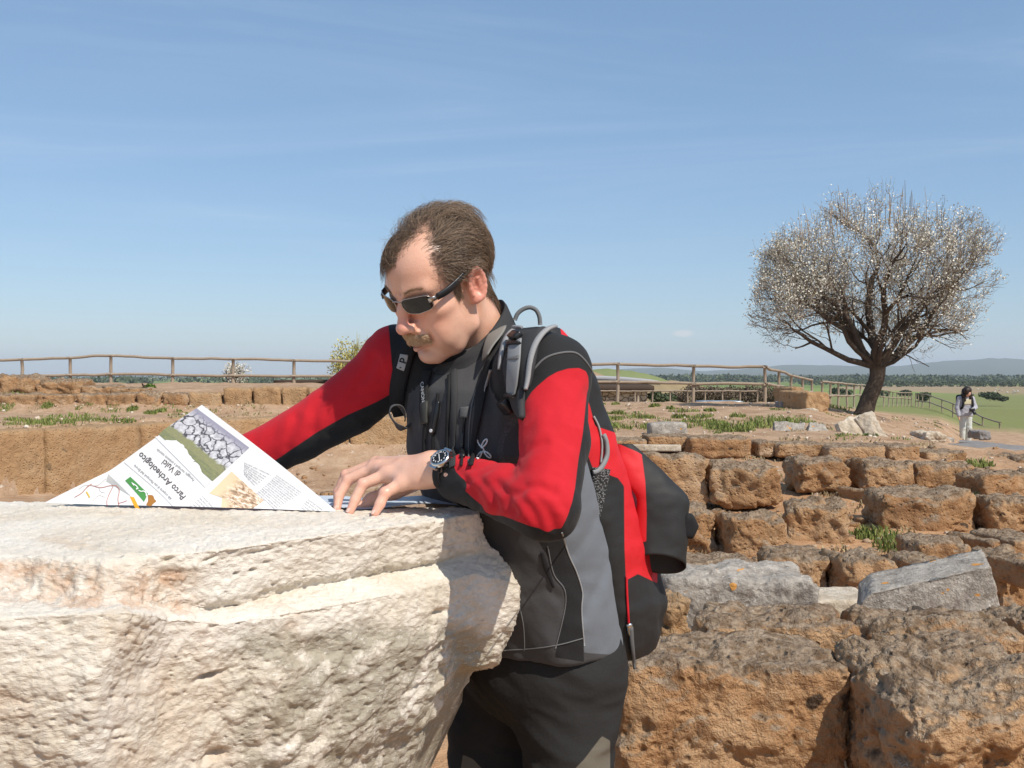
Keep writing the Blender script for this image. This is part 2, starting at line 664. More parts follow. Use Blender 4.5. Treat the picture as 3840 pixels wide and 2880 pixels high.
def f_greystone(t, b):
    v = objvec(t)
    mid = noise(t, v, 14, 6, 0.7)
    fine = noise(t, v, 70, 4, 0.75)
    c = ramp(t, mid, [(0.3, (0.19, 0.165, 0.14)), (0.5, (0.34, 0.30, 0.255)), (0.7, (0.50, 0.45, 0.39))])
    c = mixc(t, math_(t, 'MULTIPLY', sstep(t, fine, 0.52, 0.7), 0.7), c, (0.62, 0.58, 0.52))
    c = mixc(t, math_(t, 'MULTIPLY', sstep(t, noise(t, v, 45, 3, 0.7), 0.58, 0.7), 0.7), c, (0.13, 0.115, 0.10))
    lo = sstep(t, noise(t, v, 13, 2, 0.4), 0.69, 0.715)
    c = mixc(t, math_(t, 'MULTIPLY', lo, 0.9), c, (0.60, 0.27, 0.055))
    t.links.new(c, b.inputs['Base Color'])
    bump(t, b, math_(t, 'ADD', mid, math_(t, 'MULTIPLY', fine, 0.5)), 0.02, 0.9)


GREY = material('grey_marble', f_greystone, rough=0.95, spec=0.12)


def f_palestone(t, b):
    v = objvec(t)
    mid = noise(t, v, 7, 6, 0.7)
    c = ramp(t, mid, [(0.3, (0.36, 0.28, 0.20)), (0.5, (0.52, 0.44, 0.34)), (0.7, (0.70, 0.63, 0.53))])
    c = mixc(t, math_(t, 'MULTIPLY', sstep(t, noise(t, v, 30, 4, 0.7), 0.55, 0.7), 0.5), c, (0.24, 0.20, 0.15))
    t.links.new(c, b.inputs['Base Color'])
    bump(t, b, noise(t, v, 22, 6, 0.7), 0.03, 0.8)


PALE = material('pale_stone', f_palestone, rough=0.95, spec=0.1)


def f_basalt(t, b):
    v = objvec(t)
    c = mixc(t, noise(t, v, 9, 6, 0.7), (0.16, 0.15, 0.145), (0.30, 0.28, 0.265))
    t.links.new(c, b.inputs['Base Color'])
    bump(t, b, noise(t, v, 16, 5, 0.7), 0.02, 0.7)


BASALT = material('basalt_paving', f_basalt, rough=0.85, spec=0.2)


def f_wood(t, b):
    v = objvec(t)
    mp = nd(t, 'Mapping', {'Vector': v, 'Scale': (30, 30, 4)}).outputs[0]
    c = mixc(t, noise(t, mp, 1.0, 5, 0.7), (0.20, 0.15, 0.105), (0.44, 0.36, 0.28))
    t.links.new(c, b.inputs['Base Color'])
    bump(t, b, noise(t, mp, 1.5, 4, 0.7), 0.01, 0.6)


WOOD = material('weathered_wood', f_wood, rough=0.9, spec=0.15)
DARKWOOD = material('dark_wood', base=(0.07, 0.05, 0.038), rough=0.9, spec=0.1)


def f_ground(t, b):
    gm = nd(t, 'NewGeometry')
    p = gm.outputs['Position']
    xyz = nd(t, 'SeparateXYZ', {0: p})
    y = xyz.outputs[1]
    big = noise(t, p, 0.35, 5, 0.6)
    mid = noise(t, p, 2.4, 6, 0.65)
    fine = noise(t, p, 17, 5, 0.7)
    c = ramp(t, mid, [(0.3, (0.29, 0.18, 0.108)), (0.5, (0.41, 0.275, 0.178)), (0.7, (0.50, 0.365, 0.25))])
    c = mixc(t, math_(t, 'MULTIPLY', sstep(t, fine, 0.5, 0.72), 0.5), c, (0.26, 0.15, 0.085))
    near = sstep(t, y, 12.0, 8.0)
    c = mixc(t, math_(t, 'MULTIPLY', near, 0.6), c, mixc(t, fine, (0.50, 0.285, 0.145), (0.42, 0.215, 0.095)))
    wsp = sstep(t, noise(t, p, 9, 2, 0.6), 0.68, 0.71)
    c = mixc(t, math_(t, 'MULTIPLY', wsp, 0.7), c, (0.62, 0.55, 0.47))
    # fields beyond the excavation
    vo = nd(t, 'TexVoronoi', {'Vector': nd(t, 'Mapping', {'Vector': p, 'Scale': (0.004, 0.0016, 0)}).outputs[0], 'Scale': 1.0, 'Randomness': 0.9})
    cell = nd(t, 'SeparateColor', {0: vo.outputs['Color']}).outputs[0]
    fc = ramp(t, cell, [(0.0, (0.15, 0.20, 0.06)), (0.35, (0.20, 0.265, 0.08)), (0.62, (0.18, 0.235, 0.075)), (0.8, (0.32, 0.24, 0.15)), (0.92, (0.23, 0.27, 0.10))], 'CONSTANT')
    nearf = sstep(t, y, 620.0, 480.0)
    fc = mixc(t, nearf, fc, (0.20, 0.215, 0.085))
    fn_ = noise(t, nd(t, 'Mapping', {'Vector': p, 'Scale': (0.03, 0.008, 0.0)}).outputs[0], 1.0, 6, 0.7)
    fc = mixc(t, math_(t, 'MULTIPLY', sstep(t, fn_, 0.45, 0.7), 0.5), fc, (0.20, 0.19, 0.085))
    far = sstep(t, math_(t, 'ADD', y, math_(t, 'MULTIPLY', math_(t, 'SUBTRACT', big, 0.5), 26)), 40.0, 62.0)
    c = mixc(t, far, c, fc)
    t.links.new(c, b.inputs['Base Color'])
    h = math_(t, 'ADD', mid, math_(t, 'MULTIPLY', fine, 0.35))
    bump(t, b, h, 0.10, 0.8)


GROUND = material('ground', f_ground, rough=1.0, spec=0.05)

# ------------------------------------------------------------------ terrain
Y_R = [(-5, 0), (3.6, 0.0), (5.5, .13), (6.3, .20), (8, .35), (9.6, .45), (10.2, .50), (11.2, .66), (18, .66), (30, .57), (42, .05), (60, -.35), (90, -1.1), (150, -5), (250, -8.2), (400, -8.6), (20000, -8.6)]
Y_LF = [(-5, 0), (4, 0), (9, -.04), (12, -.08), (13.4, -.22), (14.8, -.16), (15.6, .05), (16, .2), (99999, .2)]
Y_LB = [(0, .70), (12, .71), (17, .73), (30, .73), (33, .75), (60, -.2), (90, -1.1), (150, -5), (250, -8.2), (400, -8.6), (20000, -8.6)]
Q_D = [(.29, 0), (.348, .25), (.418, .60), (.445, 1.12), (.5, 1.3), (.7, 1.6)]


def ip(x, tab):
    a = np.array(tab, float)
    return np.interp(x, a[:, 0], a[:, 1])


def ss(x, a, b):
    t = np.clip((x - a) / (b - a), 0, 1)
    return t * t * (3 - 2 * t)


def wall_y(x):
    return np.interp(x, [-8.0, -6.0, -4.12, -3.6, 5], [10.4, 12.0, 15.5, 16.05, 16.3])


def ground_h(x, y):
    x, y = np.asarray(x, float), np.asarray(y, float)
    yy = np.maximum(y, 0.5)
    q = x / yy
    zr = ip(y, Y_R) - ip(q, Q_D) * ss(y, 9.5, 19) * (1 - ss(y, 60, 140))
    s = y - wall_y(x)
    zl = ip(y, Y_LF) * (1 - ss(s, .24, .44)) + ip(y, Y_LB) * ss(s, .24, .44)
    zl = zl + .36 * ss(y, 17.25, 17.6) * (1 - ss(y, 34, 50))
    t = ss(q, -.13, 0.0)
    far = ss(y, 60, 120)
    return (zl * (1 - t) + zr * t) * (1 - far) + ip(y, Y_R) * far


NY, NX = 430, 460
ks = np.arange(NY)
r_ = 1.0225
yy = -5 + (r_ ** ks - 1) / (r_ ** (NY - 1) - 1) * 16005
qq = np.linspace(-1, 1, NX)
qq = np.sign(qq) * (0.55 * np.abs(qq) + 0.75 * np.abs(qq) ** 2.5)
Yg, Qg = np.meshgrid(yy, qq, indexing='ij')
Xg = Qg * (Yg + 9)
Zg = ground_h(Xg, Yg)
pp = np.stack([Xg.ravel(), Yg.ravel(), np.zeros(Xg.size)], 1)
am = (0.05 * (1 - ss(pp[:, 1], 45, 80)))
Zg = Zg + (fbm(pp * 0.9, 5, .55) * am * 1.4 + 0.5 * am * ridged(pp * 2.1, 2) * ss(pp[:, 1], 6, 12)).reshape(Zg.shape)
Zg = Zg + (fbm(pp * 0.004, 3) * 1.2 * ss(pp[:, 1], 250, 500)).reshape(Zg.shape)
gv = np.stack([Xg.ravel(), Yg.ravel(), Zg.ravel()], 1)
ground = mesh_obj('ground', gv, grid_faces(NY, NX)[:, ::-1], GROUND)
setp(ground, kind='structure', label='reddish dry soil of the excavation running into green fields')
_gb = BVHTree.FromObject(ground, bpy.context.evaluated_depsgraph_get())


def gz(x, y):
    h = _gb.ray_cast(Vector((x, y, 60)), Vector((0, 0, -1)))
    return h[0].z if h[0] else float(ground_h(x, y))


def on_ground(u, v):
    """world point where the ray through a photo pixel meets the ground"""
    d = PV(u, v, 1.0) - Vector((0, 0, CAMZ))
    h = _gb.ray_cast(Vector((0, 0, CAMZ)), d.normalized())
    return h[0]


# far hills
def hills(name, prof, d0, d1, seed, label):
    us = np.linspace(prof[0][0], prof[-1][0], 260)
    vt = np.interp(us, [a for a, _ in prof], [b for _, b in prof])
    rows = []
    for k, (f, dd) in enumerate([(0, d0), (.25, d0 + (d1 - d0) * .3), (.6, d0 + (d1 - d0) * .6), (.9, d0 + (d1 - d0) * .85), (1, d1), (.6, d1 + 900), (0, d1 + 2200)]):
        x = (us - 512) * dd / FPX
        ztop = CAMZ - (vt - V0) * d1 / FPX
        q = np.stack([us * .05, np.full_like(us, k * 1.7 + seed), np.zeros_like(us)], 1)
        z = -9 + (ztop + 9) * f * (1 + .10 * fbm(q, 4) * (0 if f in (0,) else 1))
        rows.append(np.stack([x, np.full_like(x, dd), z], 1))
    V = np.concatenate(rows)
    m = material(name, lambda t, b: t.links.new(mixc(t, noise(t, nd(t, 'NewGeometry').outputs['Position'], .003, 5, .6), (0.05, 0.075, 0.035), (0.13, 0.14, 0.07)), b.inputs['Base Color']), rough=1, spec=0)
    o = mesh_obj(name, V, grid_faces(len(rows), len(us))[:, ::-1], m)
    setp(o, label, kind='structure')
    return o


hills('hills', [(-500, 372), (0, 374.5), (300, 376), (560, 374), (610, 369.5), (660, 367.5), (700, 371), (735, 369.8), (790, 364.5), (850, 366), (900, 366), (940, 361.5), (985, 358.5), (1060, 360), (1150, 356), (1500, 364)], 6800, 9000, 3.0, 'long blue mountain ridge far beyond the plain')


# ------------------------------------------------------------------ foliage helpers
def leaf_cloud(c, r, n, size, seed, flat=0.0, shell=0.35, clump=None):
    rs = np.random.RandomState(seed)
    d = rs.normal(size=(n, 3))
    d /= np.linalg.norm(d, axis=1)[:, None]
    rad = rs.uniform(shell, 1, n) ** (1 / 2)
    p = d * rad[:, None]
    if clump:
        keep = fbm(p * clump + seed, 2) > -0.05
        p = p[keep]
        n = len(p)
    p = p * np.asarray(r) + np.asarray(c)
    a = rs.normal(size=(n, 3))
    a /= np.linalg.norm(a, axis=1)[:, None]
    b = np.cross(a, rs.normal(size=(n, 3)))
    b /= np.linalg.norm(b, axis=1)[:, None]
    s = size * rs.uniform(.6, 1.3, (n, 1))
    V = np.stack([p - a * s, p - b * s * .55, p + a * s, p + b * s * .55], 1).reshape(-1, 3)
    F = np.arange(4 * n).reshape(-1, 4)
    return V, F


def m_leaf(name, c0, c1, rough=0.7):
    def fn(t, b):
        gi = nd(t, 'NewGeometry').outputs['Random Per Island']
        t.links.new(mixc(t, gi, c0, c1), b.inputs['Base Color'])
    return material(name, fn, rough=rough, spec=0.2)


L_GREEN = m_leaf('leaf_green', (0.045, 0.085, 0.015), (0.14, 0.22, 0.04))
L_OLIVE = m_leaf('leaf_olive', (0.045, 0.06, 0.03), (0.12, 0.145, 0.075))
L_YELLOW = m_leaf('leaf_yellow_green', (0.30, 0.27, 0.06), (0.58, 0.52, 0.20))
L_BROWN = m_leaf('leaf_brown', (0.085, 0.06, 0.042), (0.21, 0.155, 0.11))
BLOSSOM = m_leaf('blossom', (0.46, 0.42, 0.33), (0.80, 0.76, 0.66), 0.8)
BUD = m_leaf('bud', (0.20, 0.17, 0.075), (0.36, 0.32, 0.16))
GRASS = m_leaf('grass', (0.085, 0.125, 0.028), (0.26, 0.28, 0.085))

# olive rows and woodland on the plain: masses
rs = np.random.RandomState(4)
mb = MB()
for row, (d, u0, u1, sp, h) in enumerate([(900, 850, 1100, 5.2, 2.6), (960, 840, 1100, 5.5, 2.4), (1120, 800, 1080, 5.0, 2.4), (1200, 800, 1080, 5.0, 2.4), (1300, 790, 1080, 5.0, 2.4)]):
    for u in np.arange(u0, u1, sp * (900 / d) * (1.35 if row > 1 else 1)):
        x = (u + rs.uniform(-1, 1) - 512) * d / FPX
        V, F = leaf_cloud((x, d + rs.uniform(-6, 6), -8.4 + h), (2.9, 2.6, h), 60, .9, rs.randint(99999), shell=.5)
        mb.add(V, F)
setp(mb.build('olive_grove', L_OLIVE), 'rows of grey-green olive trees on the plain', 'grove', kind='stuff')
mb = MB()
for k in range(620):
    u = rs.uniform(560, 1120)
    d = rs.uniform(1500, 3200)
    if u < 760:
        d = rs.uniform(1500, 2600)
    x = (u - 512) * d / FPX
    w = rs.uniform(7, 16)
    V, F = leaf_cloud((x, d, -8 + w * .3), (w * 1.6, w, w * .55), 45, 3.2, rs.randint(99999), shell=.5)
    mb.add(V, F)
for k in range(150):
    u = rs.uniform(-60, 480)
    d = rs.uniform(900, 2400)
    x = (u - 512) * d / FPX
    w = rs.uniform(6, 12)
    V, F = leaf_cloud((x, d, -8 + w * .3), (w * 1.6, w, w * .6), 45, 2.6, rs.randint(99999), shell=.5)
    mb.add(V, F)
setp(mb.build('woodland', L_OLIVE), 'dark band of woodland along the horizon', 'woodland', kind='stuff')

# brown and green rises in the middle distance (behind the low stone hut)
def rise(u0, u1, vt, d, c0, c1, seed):
    us = np.linspace(u0, u1, 60)
    top = CAMZ - (vt - V0) * d / FPX
    rows = []
    prof = np.sin(np.linspace(0, math.pi, 60)) ** .6
    for f, dy in ((0, -60), (.5, -30), (.9, -8), (1, 0), (.7, 40), (0, 120)):
        x = (us - 512) * d / FPX
        q = np.stack([us * .09, np.full(60, dy * .05 + seed), np.zeros(60)], 1)
        rows.append(np.stack([x, np.full(60, d + dy), -9 + (top + 9) * f * prof * (1 + .06 * fbm(q, 3))], 1))
    m = material('field_rise', lambda t, b: t.links.new(mixc(t, noise(t, nd(t, 'NewGeometry').outputs['Position'], .05, 6, .7), c0, c1), b.inputs['Base Color']), rough=1, spec=0)
    o = mesh_obj('field_rise', np.concatenate(rows), grid_faces(6, 60)[:, ::-1], m)
    setp(o, kind='structure')


rise(520, 690, 369.0, 520, (0.17, 0.20, 0.08), (0.23, 0.25, 0.11), 2)
rise(470, 640, 367.5, 460, (0.30, 0.19, 0.11), (0.38, 0.27, 0.17), 5)
rise(600, 740, 381, 260, (0.28, 0.21, 0.11), (0.36, 0.27, 0.16), 8)

# ------------------------------------------------------------------ stone blocks
def rock(name, c, half, rz=0.0, n=(16, 13, 12), r=0.06, amp=0.05, seed=0, m=None, tilt=(0, 0), parent=None, taper=0.0, sharp=1.0):
    """weathered block: c = bottom centre"""
    half = np.asarray(half, float)
    V, F = rbox_vf(half, n, r)
    sz = half.max()
    q = V / sz
    N = V / half
    N /= np.linalg.norm(N, axis=1)[:, None] + 1e-9
    o3 = np.array([seed * 3.1, seed * 7.7, seed * 1.3])
    dsp = fbm(q * 1.3 + o3, 2) * amp * 1.0 + fbm(V * 10 + o3, 4, .65) * amp * .62 + fbm(V * 34 + o3, 3, .6) * amp * .22
    dsp -= np.maximum(0, ridged(q * 1.6 + o3, 2) - .9) * amp * .9 + np.maximum(0, fbm(V * 20 + o3 + 9, 2) - .18) * amp * 1.1
    sh = np.stack([fbm(q * .9 + o3 + 20 * k, 2) for k in range(3)], 1) * amp * .8
    V = V + N * dsp[:, None] + sh
    if taper:
        V[:, :2] *= (1 - taper * (V[:, 2:3] / half[2] + 1) * .5)
    Rm = np.array((Matrix.Rotation(rz, 3, 'Z') @ Matrix.Rotation(tilt[0], 3, 'X') @ Matrix.Rotation(tilt[1], 3, 'Y')))
    V = V @ Rm.T
    V[:, 2] += half[2]
    me = bpy.data.meshes.new(name)
    me.from_pydata(V.tolist(), [], F.tolist())
    me.polygons.foreach_set('use_smooth', [True] * len(me.polygons))
    me.materials.append(m or TUFA)
    o = bpy.data.objects.new(name, me)
    o.location = c
    COL.objects.link(o)
    if parent is not None:
        o.parent = parent
        o.matrix_parent_inverse = Matrix.Translation(-Vector(parent.location))
    return o


_sd = [0]


def block(u0, u1, vt, vb, d, depth=.45, rz=0., label=None, group=None, name='tufa_block', cat='stone block', m=None, n=(26, 18, 18), r=.055, amp=.055, tilt=(0, 0), parent=None, sink=.05, taper=0.):
    _sd[0] += 1
    s = d / FPX
    w, h = (u1 - u0) * s, (vb - vt) * s
    w = max(.08, (w - abs(math.sin(rz)) * depth * .5))
    c = P((u0 + u1) / 2, vb, d)
    c[1] += depth / 2
    c[0] += (c[0] / d) * depth * .25
    c[2] -= sink
    o = rock(name, c, (w / 2, depth / 2, (h + sink) / 2), rz, n, min(r, h * .3, w * .3), amp * min(1, h / .3), _sd[0], m, tilt, parent, taper)
    if label:
        setp(o, label, cat, group)
    return o


def c8(x, y):
    return 586.7 + x * .1977, 346.7 + y * .1977


def B8(x0, x1, yt, yb, d, **k):
    (u0, a), (u1, b) = c8(x0, yt), c8(x1, yb)
    return block(u0, u1, a, b, d, **k)


ORD = ['first', 'second', 'third', 'fourth', 'fifth', 'sixth', 'seventh', 'eighth', 'ninth', 'tenth', 'eleventh', 'twelfth']


def nth(row, k):
    r = dict(row)
    r['label'] = r['label'] % ORD[k]
    return r


rowA = dict(label='low worn tufa block in the topmost course, %s from the backpack', group='tufa blocks of the topmost course', depth=.5)
for i_, a in enumerate(sorted([(300, 500, 452, 492, 10.4), (500, 830, 455, 540, 10.2), (850, 940, 480, 535, 10.2), (945, 1200, 490, 540, 10.1), (1200, 1500, 500, 560, 9.9), (1505, 1665, 500, 552, 10.2), (1690, 1900, 530, 590, 10.2), (1980, 2150, 540, 605, 10.5), (2150, 2330, 560, 640, 10.2), (60, 300, 470, 520, 10.4), (1650, 1800, 500, 540, 12.0)])):
    B8(*a, **nth(rowA, i_))
rowB = dict(label='thick rounded tufa block in the upper step, %s from the backpack', group='tufa blocks of the upper step', depth=.42)
for i_, (a, rz) in enumerate(sorted([((200, 605, 555, 770, 7.9), .05), ((620, 985, 600, 780, 7.8), -.06), ((1040, 1310, 570, 710, 8.3), .1), ((1350, 1650, 585, 712, 8.3), .12), ((1650, 1960, 590, 712, 8.5), -.1), ((1930, 2240, 640, 765, 8.0), .2), ((2240, 2500, 640, 765, 8.0), .0)])):
    B8(*a, rz=rz, **nth(rowB, i_))
rowC = dict(label='squared tufa block in the middle step, %s from the backpack', group='tufa blocks of the middle step', depth=.42)
for i_, (a, rz) in enumerate(sorted([((440, 660, 830, 1055, 6.5), 0.), ((680, 1020, 872, 1070, 6.35), .08), ((1000, 1350, 800, 1000, 6.8), -.25), ((1460, 1955, 735, 925, 7.1), .03), ((2010, 2280, 770, 920, 7.0), -.05), ((1350, 1450, 730, 790, 7.9), .5)])):
    B8(*a, rz=rz, **nth(rowC, i_))
rowD = dict(label='crumbling tufa block in the lowest step, %s from the backpack', group='tufa blocks of the lowest step', depth=.42)
for i_, (a, rz) in enumerate(sorted([((360, 880, 1095, 1250, 5.7), .03), ((890, 1235, 1060, 1260, 5.55), -.1), ((1250, 1550, 1075, 1320, 5.35), .1), ((1640, 1950, 1000, 1120, 6.0), -.05), ((1590, 1880, 1095, 1230, 5.5), .2), ((1950, 2035, 985, 1060, 6.1), .3), ((2000, 2260, 1075, 1330, 5.3), -.15), ((2040, 2300, 970, 1060, 6.2), .1), ((2180, 2300, 1120, 1200, 5.0), .3)])):
    B8(*a, rz=rz, **nth(rowD, i_))


def c7(x, y):
    return 586.7 + x * .1977, 533.3 + y * .1977


def B7(x0, x1, yt, yb, d, **k):
    (u0, a), (u1, b) = c7(x0, yt), c7(x1, yb)
    return block(u0, u1, a, b, d, **k)


# grey marble pieces lying in front of the steps
B7(370, 1165, 225, 560, 4.3, depth=.42, rz=-.08, name='marble_fragment', label='rough grey marble fragment spotted with orange lichen', cat='stone', m=GREY, n=(80, 50, 50), r=.04, amp=.028)
B7(1130, 1440, 335, 470, 4.7, depth=.3, name='marble_slab', label='flat white marble slab wedged between two grey marble pieces', cat='stone', m=PALE, n=(20, 14, 10), r=.02, amp=.02)
B7(300, 505, 350, 620, 3.9, depth=.22, rz=.2, name='tufa_lump', label='small upright orange tufa lump beside the backpack', cat='stone', m=TUFA_PALE, n=(20, 18, 20), r=.06, amp=.07)
# wedge-shaped marble piece with a dressed end
wl = P(*c7(1340, 430), 4.05)
prof = [(1385, 360), (1440, 305), (2045, 168), (2120, 490), (2000, 640), (1350, 640)]
fr = np.array([P(*c7(x, y), 4.0) for x, y in prof])
bk = fr + np.array([.10, .30, .02])
V, F = [], []
ns, nt = 26, 14
ring = spline(np.vstack([fr, fr[:1]]), 1)  # keep edges straight below
pts = []
for i in range(len(fr)):
    a, b = fr[i], fr[(i + 1) % len(fr)]
    a2, b2 = bk[i], bk[(i + 1) % len(fr)]
    for k in range(ns):
        pts.append((a + (b - a) * k / ns, a2 + (b2 - a2) * k / ns))
m_ = len(pts)
layers = [np.array([p + (q - p) * t for p, q in pts]) for t in np.linspace(0, 1, nt)]
cf, cb = layers[0].mean(0), layers[-1].mean(0)
ins = [np.array([cf + (p - cf) * s for p in layers[0]]) for s in np.linspace(.02, .98, 16)]
inb = [np.array([cb + (p - cb) * s for p in layers[-1]]) for s in np.linspace(.98, .02, 8)]
allr = ins + layers + inb
V = np.concatenate(allr)
F = grid_faces(len(allr), m_, wrap_v=True)
cc = V.mean(0)
N = vnormals(V, F)
if ((V - cc) * N).sum() < 0:
    F = F[:, ::-1]
    N = -N
V = V + N * (fbm(V * 9, 4, .6) * .010 - .008 * np.maximum(0, fbm(V * 25, 2)))[:, None]
wedge = mesh_obj('marble_wedge', V, F, GREY, loc=tuple(V.mean(0) * [1, 1, 0] + [0, 0, V[:, 2].min()]))
setp(wedge, 'wedge-shaped grey marble piece with a slanting top and pale dressed end', 'stone')

# big near blocks
B7(115, 1330, 655, 1500, 2.75, depth=.36, rz=0.02, label='large orange tufa block with a pale scarred face, just behind the man', name='tufa_block', n=(90, 50, 70), r=.045, amp=.030)
B7(560, 1395, 455, 900, 3.2, depth=.30, rz=-.04, label='mossy brown tufa block lying behind the large scarred block', name='tufa_block', n=(60, 40, 40), r=.06, amp=.040)
B7(1400, 2500, 770, 1500, 2.45, depth=.52, rz=.10, label='large dark tufa block with a lumpy sloping top, beside the deep black gap', name='tufa_block', n=(100, 70, 80), r=.07, amp=.042, tilt=(.10, 0))
B7(1385, 2160, 480, 900, 3.15, depth=.38, rz=.02, label='broad brown tufa block below the marble wedge', name='tufa_block', n=(60, 40, 40), r=.06, amp=.045)
B7(2150, 2420, 500, 900, 3.2, depth=.4, rz=.1, label='reddish tufa block below the right end of the marble wedge', name='tufa_block', n=(40, 30, 30), r=.07, amp=.06)

# ------------------------------------------------------------------ walls on the left
def cb(x, y):
    return x * .18083, 333.3 + y * .18083


uw = empty('upper_tufa_wall', P(170, 414, 17.2), 'low upper wall of squared tufa blocks standing on the terrace below the fence', 'wall')
for x0, x1, yt, yb in [(-180, 0, 330, 440), (0, 215, 335, 420), (215, 425, 335, 400), (430, 600, 332, 405), (600, 758, 328, 415), (760, 900, 330, 442), (902, 1050, 330, 450), (1052, 1236, 326, 456), (1240, 1400, 298, 452), (1405, 1560, 296, 447), (1563, 1705, 296, 444), (1707, 1900, 300, 440), (1904, 2060, 302, 440)]:
    (u0, a), (u1, b) = cb(x0, yt), cb(x1, yb)
    block(u0 + .4, u1 - .4, a, b, 17.2, depth=.5, name='block', parent=uw, m=TUFA_PALE if x0 > 1000 else TUFA, n=(12, 9, 10), r=.04, amp=.028 if x0 > 1000 else .06)
tw = empty('eroded_tufa_ledge', P(60, 392, 17.6), 'eroded rounded tufa ledge on top of the upper wall, rising to the fence', 'stone ledge')
for x0, x1, yt, yb in [(-200, 0, 225, 345), (0, 225, 232, 345), (220, 465, 255, 340), (460, 640, 290, 330), (630, 790, 302, 330)]:
    (u0, a), (u1, b) = cb(x0, yt), cb(x1, yb)
    block(u0, u1, a, b, 17.55, depth=.7, name='block', parent=tw, n=(16, 12, 10), r=.10, amp=.09)
lw = empty('lower_tufa_wall', (-5, 13.8, .0), 'long lower retaining wall of tall tufa blocks below the dirt terrace', 'wall')
xs = [-8.2, -7.2, -6.05, -5.72, -5.02, -4.25, -3.5, -2.55, -1.6, -.7, .2]
for i in range(len(xs) - 1):
    xa, xb = xs[i], xs[i + 1]
    ya, yb_ = float(wall_y(xa)), float(wall_y(xb))
    L = math.hypot(xb - xa, yb_ - ya)
    ang = math.atan2(yb_ - ya, xb - xa)
    mx, my = (xa + xb) / 2, (ya + yb_) / 2
    zt = .72
    zb = float(min(ip(ya, Y_LF), ip(yb_, Y_LF), ip(my, Y_LF))) - .12
    nrm = (-math.sin(ang), math.cos(ang))
    _sd[0] += 1
    rock('block', (mx + nrm[0] * .2, my + nrm[1] * .2, zb), (L / 2 - .004, .24, (zt - zb) / 2), ang, (18, 8, 14), .03, .03, _sd[0], TUFA_PALE, parent=lw)

# loose blocks on the mound near the fence corner and the tree
def c10(x, y):
    return 768 + x * .1157, 368 + y * .1157


def B10(x0, x1, yt, yb, d, **k):
    (u0, a), (u1, b) = c10(x0, yt), c10(x1, yb)
    return block(u0, u1, a, b, d, **k)


B10(118, 290, 165, 290, 23.4, depth=.9, rz=.2, label='ochre tufa block behind the sarcophagus-like block by the fence corner', m=TUFA_PALE, r=.04, amp=.05)
B10(190, 490, 205, 372, 21.6, depth=1.1, rz=.28, label='large sharp-edged ochre tufa block with a hollow underside by the fence corner', m=TUFA_PALE, n=(24, 16, 16), r=.03, amp=.06, sink=.1)
B10(345, 428, 352, 388, 21.0, depth=.4, name='white_stone', label='small white stone below the large ochre block', cat='stone', m=PALE, r=.05, amp=.08)
B10(95, 180, 290, 330, 22.4, depth=.5, name='stone', label='dark flat stone leaning on the ochre blocks', cat='stone', m=BASALT, r=.04, amp=.06)
B10(575, 940, 425, 640, 12.6, depth=.12, rz=.2, name='leaning_slab', label='weathered white slab leaning at the foot of the blossoming tree', cat='stone slab', m=PALE, n=(30, 14, 24), r=.02, amp=.028, tilt=(-.45, -.25), taper=.25)
B10(830, 1000, 385, 690, 12.2, depth=.12, rz=-.25, name='leaning_slab', label='long pale slab tilted to the right at the foot of the blossoming tree', cat='stone slab', m=PALE, n=(18, 12, 22), r=.015, amp=.022, tilt=(-.3, -.50))
B10(300, 565, 490, 640, 12.4, depth=.3, rz=.1, name='leaning_slab', label='grey pointed slab lying left of the white leaning slab', cat='stone slab', m=GREY, n=(26, 12, 20), r=.02, amp=.035, tilt=(-.5, .1), taper=.5)
B10(50, 320, 510, 610, 12.6, depth=.3, rz=-.1, name='leaning_slab', label='low grey slab with a pale right edge, set in the soil', cat='stone slab', m=GREY, n=(26, 12, 16), r=.02, amp=.035, tilt=(-.6, 0.1))
B10(1300, 1520, 555, 640, 19, depth=.6, rz=.2, name='white_stone', label='pale broken stone on the soil beside the standing person', cat='stone', m=PALE, r=.06, amp=.10)
B10(1800, 1910, 545, 600, 25, depth=.7, name='stone', label='dark rounded stone on the paving behind the standing person', cat='stone', m=BASALT, r=.1, amp=.08)
B10(1525, 1600, 600, 650, 24, depth=.4, name='stone', label='small squared grey stone by the feet of the standing person', cat='stone', m=GREY, r=.05, amp=.05)
block(649, 687, 423, 436, 11.6, depth=.35, name='marble_slab', label='broad flat grey marble slab lying among the grass tufts', cat='stone slab', m=GREY, r=.03, amp=.03, n=(18, 10, 8))
block(632, 681, 445.0, 446.3, 9.75, depth=.10, name='white_ledge', label='thin white marble strip along the topmost course', cat='stone', m=PALE, r=.008, amp=.05, n=(30, 8, 4))
for x0, x1, yt, yb, d, lb in [(1690, 1815, 700, 760, 20, 'small grey paving slab below the standing person'), (1750, 2010, 640, 680, 25.5, 'grey basalt paving slab beside the feet of the standing person'), (1980, 2330, 660, 720, 22, 'broad grey basalt paving slab at the frame edge'), (1850, 2300, 690, 730, 20.5, 'long low grey paving slab nearest the tufa blocks')]:
    (u0, a), (u1, b) = c10(x0, yt), c10(x1, yb)
    p = P((u0 + u1) / 2, b, d)
    o = rock('paving_slab', (p[0], d + .9, p[2] - .05), ((u1 - u0) * d / FPX / 2, 1.1, .06), .05, (14, 12, 3), .03, .03, x0, BASALT)
    setp(o, lb, 'paving slab')

# ------------------------------------------------------------------ fences
def wobble(a, b, n, amp, seed):
    t = np.linspace(0, 1, n)[:, None]
    p = np.asarray(a) + (np.asarray(b) - np.asarray(a)) * t
    rs = np.random.RandomState(seed)
    return p + np.stack([np.zeros(n), np.zeros(n), np.convolve(rs.normal(size=n + 4), np.ones(5) / 5, 'valid') * amp * np.sin(np.linspace(0, math.pi, n))], 1)


